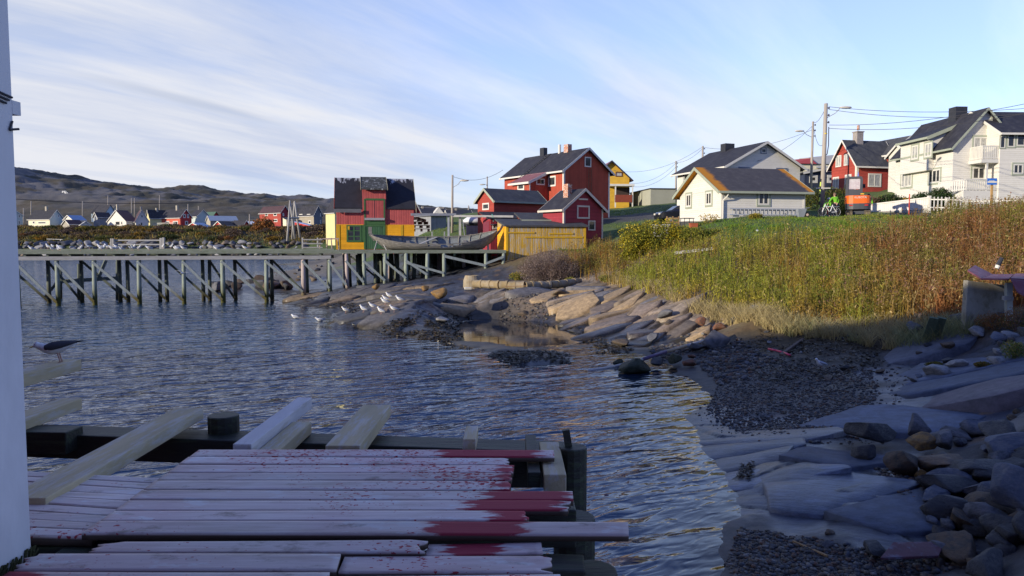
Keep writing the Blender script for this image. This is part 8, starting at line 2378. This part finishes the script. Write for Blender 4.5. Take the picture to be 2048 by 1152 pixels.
v = at(1671, 436, 53.6); z_ = gz(v.x, 53.6)
person('person in bright green work jacket and dark trousers leaning over towards the bicycle', (v.x, 53.6, z_), 0, dict(
    pelvis=(.02, 0, .93), chest=(-.10, -.03, 1.33), neck=(-.13, -.05, 1.50), head=(-.15, -.08, 1.62), face=(-.6, -.2, -.1),
    shl=(-.32, -.05, 1.37), ell=(-.50, -.14, 1.13), wrl=(-.66, -.22, .95), shr=(.10, -.0, 1.40), elr=(.16, -.06, 1.12), wrr=(.02, -.18, .95),
    hpl=(-.09, 0, .88), knl=(-.12, -.03, .48), anl=(-.10, 0, .08), tol=(-.14, -.16, .04), hpr=(.11, 0, .88), knr=(.12, -.02, .48), anr=(.13, .03, .08), tor=(.13, -.13, .04)))
v = at(1656, 436, 54.1); z_ = gz(v.x, 54.1)
person('person in green jacket and grey helmet bending low over the bicycle', (v.x, 54.1, z_), 0, dict(
    pelvis=(.22, .1, .86), chest=(-.02, -.06, 1.05), neck=(-.04, -.12, 1.17), head=(-.04, -.18, 1.26), face=(-.6, -.6, -.5),
    shl=(-.20, -.12, 1.04), ell=(-.38, -.24, .82), wrl=(-.50, -.36, .64), shr=(.12, -.12, 1.02), elr=(.04, -.30, .80), wrr=(-.12, -.42, .70),
    hpl=(.14, .1, .82), knl=(.02, -.1, .46), anl=(.12, .05, .08), tol=(.06, -.1, .04), hpr=(.32, .12, .82), knr=(.26, -.06, .45), anr=(.34, .1, .08), tor=(.30, -.06, .04)), hat='helmet')
v = at(1736, 433, 57.5); z_ = gz(v.x, 57.5)
person('person in yellow-green jacket half hidden behind the orange excavator', (v.x, 57.5, z_), 0, dict(
    pelvis=(0, 0, .95), chest=(0, -.03, 1.36), neck=(0, -.04, 1.53), head=(-.03, -.06, 1.65), face=(-.8, -.3, -.1),
    shl=(-.2, -.02, 1.42), ell=(-.27, -.14, 1.17), wrl=(-.12, -.30, 1.10), shr=(.2, -.02, 1.42), elr=(.27, -.04, 1.14), wrr=(.22, -.2, .95),
    hpl=(-.1, 0, .9), knl=(-.11, -.02, .49), anl=(-.11, .02, .08), tol=(-.12, -.14, .04), hpr=(.1, 0, .9), knr=(.11, -.02, .49), anr=(.11, .02, .08), tor=(.12, -.14, .04)), hat='cap')

# bicycle
v = at(1658, 440, 52.9); z_ = gz(v.x, 52.9)
bk = thing('bicycle', 'white bicycle leaning beside the tall utility pole', 'bicycle', (v.x, 52.9, z_), R(6))
TYRE = mat('black_tyre', (.02, .02, .02), .8); FRW = mat('white_bicycle_frame', (.70, .70, .68), .35, .03, 2)
for wx_ in (-.53, .55):
    q = MB(); n = 22; R0, r0_ = .335, .022; rings = [[(wx_ + (R0 + r0_ * math.cos(b)) * math.cos(a), r0_ * math.sin(b), .36 + (R0 + r0_ * math.cos(b)) * math.sin(a)) for b in np.linspace(0, 2 * math.pi, 7)[:-1]] for a in np.linspace(0, 2 * math.pi, n + 1)]
    q.loft(rings, cap=False); w_ = q.build('wheel', TYRE, bk, smooth=True)
    q = MB(); rings = [[(wx_ + (.308 + .012 * math.cos(b)) * math.cos(a), .014 * math.sin(b), .36 + (.308 + .012 * math.cos(b)) * math.sin(a)) for b in np.linspace(0, 2 * math.pi, 6)[:-1]] for a in np.linspace(0, 2 * math.pi, n + 1)]
    q.loft(rings, cap=False); q.build('rim', STEEL, w_, smooth=True)
    q = MB()
    for k in range(12): a = k * math.pi / 6; q.tube((wx_, .02 * (-1) ** k, .36), (wx_ + .31 * math.cos(a), 0, .36 + .31 * math.sin(a)), .003, n=4)
    q.build('spokes', STEEL, w_)
q = MB()
for a, b in (((-.53, 0, .36), (-.30, 0, .92)), ((-.33, 0, .85), (.05, 0, .32)), ((-.35, 0, .78), (.22, 0, .72)), ((.05, 0, .32), (.26, 0, .86)), ((.05, 0, .32), (.55, 0, .36)), ((.55, 0, .36), (.24, 0, .78))): q.tube(a, b, .030, n=7)
q.build('frame', FRW, bk)
q = MB(); q.path([(-.30, 0, .92), (-.27, 0, 1.04), (-.22, .26, 1.06), (-.12, .30, 1.04)], .016, 6); q.path([(-.27, 0, 1.04), (-.22, -.26, 1.06), (-.12, -.30, 1.04)], .016, 6); q.build('handlebar', DARKM, bk)
q = MB(); q.loft([[(.12 + u, w2 * math.cos(a), .92 + .03 * math.sin(a)) for a in np.linspace(0, 2 * math.pi, 9)[:-1]] for u, w2 in ((0, .02), (.08, .05), (.2, .09), (.27, .07))]); q.build('saddle', DARKM, bk, smooth=True)
q = MB(); q.tube((.05, -.04, .32), (.05, .04, .32), .09, n=12); q.bar((.05, -.08, .32), (.14, -.08, .18), .02, .02); q.bar((.05, .08, .32), (-.04, .08, .46), .02, .02); q.build('crank', DARKM, bk)
q = MB(); q.bar((.38, 0, .74), (.74, 0, .74), .14, .03); q.build('rack', STEEL, bk)

# wheelbarrow, ladders, garden bits by the garage
v = at(1601, 443, 50.5); z_ = gz(v.x, 50.5)
wbw = thing('wheelbarrow', 'grey metal wheelbarrow tipped up at the corner of the garage', 'wheelbarrow', (v.x, 50.5, z_), R(5))
GALV = mat('dull_galvanised_tub', (.36, .39, .42), .5, .12, 2, metallic=.3)
q = MB(); q.loft([[(x_ * s_, y_ * s_ + yo, z2) for x_, y_ in ((-.33, -.2), (.33, -.2), (.26, .2), (-.26, .2))] for s_, z2, yo in ((.62, .05, 0), (1.0, .62, -.05))]); q.build('tub', GALV, wbw, bevel=.02)
q = MB(); q.tube((.42, -.12, .22), (.42, .0, .22), .17, .17, 16); w_ = q.build('wheel', TYRE, wbw); q = MB(); q.tube((.42, -.135, .22), (.42, .015, .22), .09, .09, 12); q.build('rim', mat('cream_rim', (.6, .45, .35), .5), w_)
for s_ in (-.15, .15): q = MB(); q.path([(.42, s_ * .5, .22), (.1, s_, .30), (.15, s_, .66), (.55, s_, .70)], .02, 6); q.build('handle', STEEL, wbw)
LADM = mat('aluminium_ladder', (.55, .56, .56), .4, .06, 2, metallic=.4)
ld = thing('ladder', 'long aluminium ladder hung level on the garage front wall', 'ladder', gar.C, gar.phi)
u0, z0 = gar.hit('front', 1459, 424.5, .12); u1, z1 = gar.hit('front', 1597, 424.5, .12); zt = gar.hit('front', 1500, 417.5, .12)[1]; zb = gar.hit('front', 1500, 429.5, .12)[1]
for z2 in (zt, zb): q = MB(); q.bar((u0, -.14, z2), (u1, -.14, z2), .04, .08); q.build('stile', LADM, ld)
n = 17
for k in range(n): x_ = u0 + .2 + (u1 - u0 - .4) * k / (n - 1); MB().bar((x_, -.14, zb), (x_, -.14, zt), .035, .05).build('rung', LADM, ld)
for k in (.15, .8): q = MB(); x_ = u0 + (u1 - u0) * k; q.bar((x_, 0, zb + .1), (x_, -.2, zb + .1), .05, .05); q.build('hook', DARKM, ld)
v = at(1530, 441, 50.6); l2 = thing('slatted_ramp', 'grey slatted duckboard lying on the grass below the hung ladder', 'duckboard', (v.x, 50.6, gz(v.x, 50.6) + .05), R(8))
for y_ in (-.2, .2): q = MB(); q.bar((-1.8, y_, 0), (1.8, y_, 0), .06, .1); q.build('bearer', GREYP, l2)
q = MB()
for k in range(18): q.box((-1.75 + k * .2, -.28, .05), (-1.63 + k * .2, .28, .09))
q.build('slats', BEAMP, l2)
v = at(1374, 442, 49.5); tb = thing('garden_table', 'small dark folding table beside the garage gable', 'table', (v.x, 49.5, gz(v.x, 49.5)), .3)
q = MB(); q.box((-.4, -.3, .68), (.4, .3, .72)); q.build('tabletop', DARKM, tb)
for sx_ in (-.33, .33):
    for sy in (-.25, .25): q = MB(); q.bar((sx_ * 1.1, sy, 0), (sx_, sy, .68), .03, .03); q.build('leg', DARKM, tb)
v = at(1387, 442, 49); q = MB(); q.box((-.25, -.2, 0), (.25, .2, .28)); q.box((-.27, -.22, .28), (.27, .22, .33)); o = q.build('red_crate', mat('rust_red_crate', (.35, .09, .04), .7, .15, 4)); o.location = (v.x, 49, gz(v.x, 49)); tag(o, 'low rust red crate on the grass right of the dark folding table', 'crate')
v = at(1322, 437, 50.5); q = MB(); q.box((-.52, -.3, -.4), (.52, .3, .42)); q.box((-.56, -.34, .42), (.56, .34, .50)); o = q.build('white_bin', mat('white_plastic_box', (.70, .68, .64), .5, .04, 2), bevel=.03); o.location = (v.x, 50.5, gz(v.x, 50.5) + .35); tag(o, 'white lidded storage box half behind the willow left of the garage', 'box')
v = at(1346, 436, 50.7); pg = thing('pallet_screen', 'upright tan pallet screen between the white box and the garage', 'pallet', (v.x, 50.7, gz(v.x, 50.7) + .2), .05)
for k in range(4): q = MB(); q.box((-.45, -.02, -.2 + k * .28), (.45, .02, -.08 + k * .28)); q.build('slat', PAL_, pg)
for x_ in (-.42, 0, .42): q = MB(); q.box((x_ - .04, .02, -.3), (x_ + .04, .08, .85)); q.build('post', PAL_, pg)


# cars: simple but complete little bodies
def car(label, x, y, z, rz, paint, group=None):
    c = thing('parked_car', label, 'car', (x, y, z), rz, group)
    prof_ = [(-2.1, .35), (-2.15, .75), (-1.95, .95), (-1.1, 1.02), (-.45, 1.48), (1.2, 1.50), (1.85, 1.05), (2.1, .95), (2.15, .4)]
    q = MB(); q.loft([[(px_, s_ * (.86 if (pz_ < 1.1) else .68), pz_) for px_, pz_ in prof_] for s_ in (-1, 1)]); q.build('body', paint, c, bevel=.05)
    q = MB(); q.loft([[(px_, s_ * .80, pz_) for px_, pz_ in ((-.95, 1.08), (-.42, 1.42), (1.15, 1.44), (1.65, 1.08))] for s_ in (-1, 1)]); q.build('windows', GLASS, c)
    q = MB(); q.prism([(-1.06, -.6, 1.06), (-1.06, .6, 1.06), (-.50, .58, 1.44), (-.50, -.58, 1.44)], (-.03, 0, .03)); q.build('windscreen', GLASS, c)
    for wx_ in (-1.3, 1.3):
        for s_ in (-1, 1):
            q = MB(); q.tube((wx_, s_ * .72, .32), (wx_, s_ * .90, .32), .32, .32, 16); w_ = q.build('wheel', TYRE, c); q = MB(); q.tube((wx_, s_ * .80, .32), (wx_, s_ * .91, .32), .18, .18, 10); q.build('rim', STEEL, w_)
    for s_ in (-.6, .6): q = MB(); q.box((-2.17, s_ - .16, .70), (-2.08, s_ + .16, .84)); q.build('headlight', WHITE, c)
    return c


v = at(1332, 428, 62); car('black car parked behind the white box left of the garage', v.x + 1.3, 62, gz(v.x, 62) + .05, R(8), mat('black_car_paint', (.015, .017, .025), .2, .02, 1, spec=.6))
v = at(1270, 414, 105); car('white parked car in front of the small bright red building', v.x, 105, at(1270, 416, 105).z, R(10), mat('white_car_paint', (.65, .66, .68), .25, .02, 1, spec=.5), 'distant parked cars')
v = at(1291, 412, 112); car('pale grey parked car between the red building and the grey block', v.x, 112, at(1291, 414, 112).z, R(-15), mat('grey_car_paint', (.4, .42, .46), .25, .02, 1, spec=.5), 'distant parked cars')
v = at(950, 447, 80); bo = thing('covered_boat', 'small boat under a white cover behind the street lamp', 'boat', (v.x, 80, at(950, 447, 80).z - .3), .2)
q = MB(); q.loft([[(u, w2 * math.cos(a), .4 + h2 * math.sin(a)) for a in np.linspace(0, math.pi, 8)] for u, w2, h2 in ((-1.3, .3, .3), (-.6, .8, .8), (.5, .8, .7), (1.4, .2, .3))]); q.build('cover', mat('white_tarpaulin', (.62, .63, .66), .6, .08, 2), bo, smooth=True)
q = MB(); q.loft([[(u, w2 * math.cos(a), .42 - .5 * math.sin(a)) for a in np.linspace(0, math.pi, 8)] for u, w2 in ((-1.3, .3), (-.6, .78), (.5, .78), (1.4, .2))]); q.build('hull', DARKM, bo, smooth=True)

# ------------------------------------------------------------------ debris on the bank and beach
v = at(1519, 478, 44.5); q = MB(); vv, ff = rock_geo(77, 6, .25, ICO3); o = np_mesh('white_sack', vv * (.30, .22, .36), ff, mat('white_woven_sack', (.60, .60, .60), .6, .15, 6, col2=(.32, .33, .35), bump=.03)); o.location = (v.x, 44.5, at(1519, 468, 44.5).z); tag(o, 'crumpled white sack lying in the green grass of the bank', 'sack')
a = at(1349, 506, 42.5); b = at(1427, 497, 42.0); q = MB(); q.bar((0, 0, 0), b - a, .16, .16); o = q.build('white_plank', mat('chipped_white_plank', (.60, .58, .55), .8, .15, 3, col2=(.3, .26, .2))); o.location = a; tag(o, 'long chipped white plank caught in the tall weeds below the willow', 'plank')
pts = [gnd(1176, 742, -.02), gnd(1228, 733, .02), gnd(1285, 719, .16), gnd(1332, 703, .30), gnd(1372, 692, .40), gnd(1408, 682, .45)]
dp = thing('drain_pipe', 'thin drain pipe running from the big grey boulder into the water', 'pipe', pts[3]); p0 = pts[3].copy()
for k, m_ in enumerate((mat('pale_pipe', (.50, .47, .42), .6, .1, 3), mat('pale_pipe', (0, 0, 0)), mat('violet_pipe', (.13, .09, .16), .5, .1, 3), mat('tan_pipe', (.48, .36, .22), .6, .12, 3), mat('pale_pipe', (0, 0, 0)))):
    q = MB(); q.tube(pts[k] - p0, pts[k + 1] - p0, .065 if k > 1 else .05, n=9); q.build('pipe_section', m_, dp, smooth=True)
pts = [gnd(1537, 697, .62), gnd(1553, 699, .66), gnd(1566, 706, .62), gnd(1580, 715, .58)]
for v in pts: v.z = gz(v.x, v.y) + .06
q = MB(); q.path([v - pts[0] for v in pts], .035, 7); o = q.build('pink_hose', mat('pink_plastic_hose', (.65, .06, .13), .4, .05, 3), smooth=True); o.location = pts[0]; tag(o, 'short bright pink hose lying on the dark wrack', 'hose')
def lying(px0, py0, px1, py1, zr, w, h, m_, name, lb, cat='plank', lift=.03, zs=None):
    a = gnd(px0, py0, zr); b = gnd(px1, py1, zr)
    a.z = gz(a.x, a.y) + lift if zs is None else zs[0]; b.z = gz(b.x, b.y) + lift if zs is None else zs[1]
    q = MB(); q.bar((0, 0, 0), b - a, w, h); o = q.build(name, m_, bevel=.005); o.location = a; return tag(o, lb, cat)
lying(1562, 704, 1606, 686, .7, .10, .08, mat('grey_brown_driftwood', (.13, .10, .08), .85, .2, 4), 'driftwood', 'grey-brown driftwood stick beside the pink hose', 'driftwood')
lying(1586, 1084, 1655, 1117, .15, .035, .025, PAL_, 'stick', 'thin tan stick lying on the dark pebbles below the wet slab', 'stick')
GPL = mat('mossy_green_plank', (.13, .17, .115), .85, .2, 3, stretch=(4, 4, .6), bump=.01)
for k, dx_ in enumerate((0, 20)):
    a = gnd(1848 + dx_, 693, 1.05); b = at(1868 + dx_ * .8, 638, 21.6)
    q = MB(); q.bar((0, 0, 0), b - a, .24, .05, up=(0, -.4, 1)); o = q.build('green_plank', GPL, bevel=.006); o.location = a + Vector((0, 0, .04)); tag(o, ['left one of two mossy green planks leaning on the bank', 'right one of two mossy green planks leaning on the bank'][k], 'plank', 'leaning planks')
MAR = mat('maroon_board', (.11, .045, .055), .6, .25, 3, col2=(.16, .15, .19), c2at=(.52, .66), bump=.006)
a = gnd(1760, 1136, .22); b = gnd(1876, 1132, .24); c = gnd(1890, 1103, .30); d = gnd(1786, 1104, .30)
q = MB(); q.prism([a - a, b - a, c - a, d - a], (0, 0, .035)); o = q.build('maroon_board', MAR, bevel=.006); o.location = a + Vector((0, 0, .10)); tag(o, 'flat maroon board lying on the stones at the bottom right', 'board')
# concrete slab with the sagging maroon roof boards at the right edge
CS = mat('lichened_concrete', (.30, .28, .23), .9, .2, 1.5, col2=(.17, .14, .08), c2at=(.5, .68), bump=.02)
a = gnd(1930, 645, 1.9); 
cs = thing('concrete_slab', 'leaning concrete wall slab on the slope at the right edge', 'slab', a); Yc = a.y
def cc(px, py, dy=0): return at(px, py, Yc + dy) - a
q = MB(); q.prism([cc(1930, 660), cc(2013, 650, .4), cc(2015, 571, .5), cc(1936, 561, .1)], (.03, .28, 0)); q.build('block', CS, cs, bevel=.02)
pw = thing('pale_post', 'pale wooden post under the maroon boards at the right edge', 'post', at(2018, 650, Yc - .3)); p0 = Vector(pw.location); PALEW = mat('pale_green_white_post', (.42, .45, .40), .8, .12, 3)
q = MB(); q.bar((0, 0, -.2), at(2017, 566, Yc - .3) - p0, .17, .12, up=(0, 1, 0)); q.build('upright', PALEW, pw)
q = MB(); q.bar(at(2006, 596, Yc - .4) - p0, at(2025, 597, Yc - .4) - p0, .1, .12); q.build('crosspiece', GREYP, pw)
mr_ = thing('maroon_roof_sheet', 'sagging maroon roof boards lying across the concrete slab', 'board', at(1990, 556, Yc)); m0 = Vector(mr_.location)
def mq(pts_, name, th=.05):
    q = MB(); q.prism([at(x_, y_, Yc + d_) - m0 for x_, y_, d_ in pts_], (0, 0, -th)); q.build(name, MAR if name != 'edge' else TIMB, mr_, bevel=.004)
MAR2 = mat('maroon_roof_boards', (.17, .055, .075), .55, .15, 2, col2=(.22, .12, .15), bump=.004); MAR = MAR2
mq([(1962, 556, -.4), (1935, 540, .2), (1950, 530, 1.0), (1985, 548, .6)], 'sheet'); mq([(1962, 556.5, -.4), (1986, 548, .6), (2028, 548, .6), (2018, 557, -.5)], 'sheet'); mq([(2021, 556, -.7), (2030, 547, .5), (2090, 547, .6), (2080, 560, -.8)], 'sheet'); mq([(2022, 558, -.75), (2080, 562, -.85), (2080, 606, -1.1), (2034, 582, -.9)], 'sheet')
v = at(1996, 531, Yc + 1.2); q = MB(); q.tube((0, 0, 0), (.12, 0, .24), .07, .06, 9); q.tube((-.04, 0, -.09), (0, 0, 0), .06, .07, 9, 1); o = q.build('discarded_boot', [DARKM, WHITE]); o.location = v; tag(o, 'dark discarded tube with a pale end among the weeds above the maroon boards', 'debris')

# ------------------------------------------------------------------ gulls
GWH = mat('gull_white_feathers', (.74, .74, .73), .8, .05, 6); GGR = mat('gull_grey_wing', (.36, .38, .42), .8, .08, 6); GDK = mat('gull_slate_wing', (.055, .06, .075), .8, .12, 6)
GBK = mat('gull_beak_yellow', (.60, .42, .05), .5); GLG = mat('gull_leg', (.42, .25, .20), .6); GBL = mat('gull_black_tips', (.02, .02, .022), .7)


def gull(name, label, wing=GGR, group=None, swim=False, crouch=False):
    """faces -x, feet at the origin, body 0.42 m long"""
    g = thing(name, label, 'gull', (0, 0, 0), 0, group); lz = .0 if swim else .10; tl = R(6 if crouch or swim else 16)
    def bp(u, z): return (u * math.cos(tl) + z * math.sin(tl), lz + .085 - u * math.sin(tl) + z * math.cos(tl))
    st_ = [(.24, .012, .010, .0), (.17, .03, .022, .0), (.10, .055, .050, -.004), (.02, .072, .068, -.008), (-.06, .070, .070, -.006), (-.115, .052, .056, .012)]
    rings = []
    for u, ry, rz_, zo in st_:
        x_, z2 = bp(u, zo); rings.append([(x_ + rz_ * math.sin(b) * math.sin(tl), ry * math.cos(b), z2 + rz_ * math.sin(b)) for b in np.linspace(0, 2 * math.pi, 13)[:-1]])
    nx_, nz_ = bp(-.115, .012)
    hh = .055 if crouch else .085
    for dx_, dz_, r_ in ((-.03, .035, .043), (-.045, hh * .8, .036), (-.055, hh, .040), (-.075, hh + .018, .037), (-.098, hh + .012, .024), (-.110, hh + .004, .012)):
        t2 = .5; rings.append([(nx_ + dx_ + r_ * .5 * math.sin(b), r_ * math.cos(b), nz_ + dz_ + r_ * .9 * math.sin(b)) for b in np.linspace(0, 2 * math.pi, 13)[:-1]])
    q = MB(); q.loft(rings); q.build('body', GWH, g, smooth=True)
    hx, hz = nx_ - .108, nz_ + hh + .006
    q = MB(); q.tube((hx + .012, 0, hz), (hx - .045, 0, hz - .008), .011, .004, 7); q.build('beak', GBK, g)
    for s_ in (-1, 1):
        q = MB(); q.ball((hx + .030, s_ * .030, hz + .018), .006, 6); q.build('eye', GBL, g)
        wr = []
        for u, h_, o_ in ((-.10, .030, .052), (-.03, .052, .072), (.07, .048, .064), (.16, .030, .036), (.24, .014, .016)):
            x_, z2 = bp(u, .022); wr.append([(x_, s_ * (o_ + .006), z2 - h_ * .8), (x_, s_ * (o_ + .014), z2), (x_, s_ * (o_ * .6 + .004), z2 + h_ * .95), (x_, s_ * o_ * .25, z2 + h_ * .95)])
        q = MB(); q.loft(wr); w_ = q.build('wing', wing, g, smooth=True)
        q = MB(); x_, z2 = bp(.22, .02); x3, z3 = bp(.31, .018); q.tube((x_, s_ * .012, z2), (x3, s_ * .006, z3), .014, .003, 6); q.build('wing_tip', GBL, w_)
        if not swim:
            q = MB(); q.tube((.005, s_ * .03, 0), (.01, s_ * .03, lz + .05), .007, .009, 6); q.prism([(.02, s_ * .03, .003), (-.045, s_ * .03 + .025, .003), (-.05, s_ * .03, .003), (-.045, s_ * .03 - .025, .003)], (0, 0, .006)); q.build('leg', GLG, g)
    return g


proto = gull('gull', 'white gull with grey wings perched on the wharf edge', group='gulls resting on the wharf')
pro2 = gull('gull', 'white gull sitting hunched on the wharf edge', group='gulls resting on the wharf', crouch=True)
used = {0: False, 1: False}
wg = [52, 62, 87, 93, 118, 150, 158, 172, 178, 187, 194, 201, 207, 222, 224.5, 235, 244, 261, 265, 291, 296, 305, 322, 345, 349, 365, 400, 428, 489, 72, 105, 275]
for i, px in enumerate(wg):
    k = 1 if i % 3 == 2 else 0; s_ = proto if k == 0 else pro2
    o = s_ if not used[k] else copy_tree(s_); used[k] = True
    P = wpx(px, random.choice((.1, .1, .8, 2.55))); o.location = (P.x, P.y, DZ + (.03 if (P - wpx(px, .1)).length < .3 else (-.02 if (P - wpx(px, .8)).length < .3 else .12))); o.rotation_euler = (0, 0, random.choice((0, 0, .6, -.6, 2.6, 3.4, 1.2, -1.3)) + random.uniform(-.3, .3)); sc_ = random.uniform(.98, 1.12); o.scale = (sc_,) * 3
rgl = ['gull at the far left of the flock on the dark rock', 'gull standing lowest on the rock, second from the left', 'gull at the left of the close trio in the middle of the rock', 'gull in front of the close trio in the middle of the rock', 'gull behind the close trio facing left', 'highest but one gull on the rock, head turned left', 'topmost gull on the rock', 'gull at the upper right of the flock on the rock', 'gull below the upper right one on the rock']
for lb, (px, py) in zip(rgl, ((691, 626), (727, 630), (746, 619), (762, 623), (770, 615), (772, 604), (778, 597), (800, 606), (788, 618))):
    o = copy_tree(proto); o['label'] = 'white ' + lb; o['group'] = 'gulls on the dark rock'
    z_ = .7
    for _ in range(6): P = gnd(px, py, z_); z_ = .5 * z_ + .5 * max(0, gz(P.x, P.y))
    o.location = (P.x, P.y, max(gz(P.x, P.y), -.02)); o.rotation_euler = (0, 0, random.uniform(-.5, .3)); o.scale = (1.12,) * 3
sw = gull('gull', 'white gull swimming left of the dark rock', group='gulls on the water', swim=True, crouch=True); P = gnd(640, 642, 0); sw.location = (P.x, P.y, -.02); sw.rotation_euler = (0, 0, .2); sw.scale = (1.2,) * 3
o = copy_tree(sw); o['label'] = 'smaller looking white gull swimming farther left near the wharf'; P = gnd(590, 636, 0); o.location = (P.x, P.y, -.02); o.rotation_euler = (0, 0, -.4)
o = copy_tree(proto); o['label'] = 'lone white gull standing on the dark pebble beach'; del o['group']; P = gnd(1642, 734, .62); o.location = (P.x, P.y, gz(P.x, P.y)); o.rotation_euler = (0, 0, .25); o.scale = (.95,) * 3
bk_ = gull('gull', 'dark-backed gull perched on the timber end beside the white corner board', wing=GDK, crouch=True); P = at(86, 725, 8.55); bk_.location = (-5.41, 8.62, 2.87); bk_.rotation_euler = (0, -.28, .25); bk_.scale = (1.0,) * 3
# a gull in flight
fl = thing('gull', 'white gull flying low in front of the wharf piles with wings spread', 'gull', at(366, 546, 46.5), .15)
rings = [[(u, r_ * math.cos(b), r_ * .9 * math.sin(b)) for b in np.linspace(0, 2 * math.pi, 11)[:-1]] for u, r_ in ((.24, .012), (.14, .035), (0, .062), (-.10, .055), (-.16, .038), (-.20, .038), (-.235, .012))]
q = MB(); q.loft(rings); q.build('body', GWH, fl, smooth=True)
for s_ in (-1, 1):
    wr = []
    for k, (sp, z2, c0, c1) in enumerate(((.04, .02, -.09, .10), (.22, .10, -.12, .08), (.42, .10, -.06, .09), (.62, .03, .02, .07))):
        wr.append([(c0, s_ * sp, z2), ((c0 + c1) / 2, s_ * sp, z2 + .012), (c1, s_ * sp, z2 - .005), ((c0 + c1) / 2, s_ * sp, z2 - .01)])
    q = MB(); q.loft(wr); q.build('wing', GGR, fl, smooth=True)
fl.rotation_euler = (0.15, 0, 1.35)
q = MB(); q.tube((-.23, 0, 0), (-.275, 0, -.01), .01, .003, 6); q.build('beak', GBK, fl)
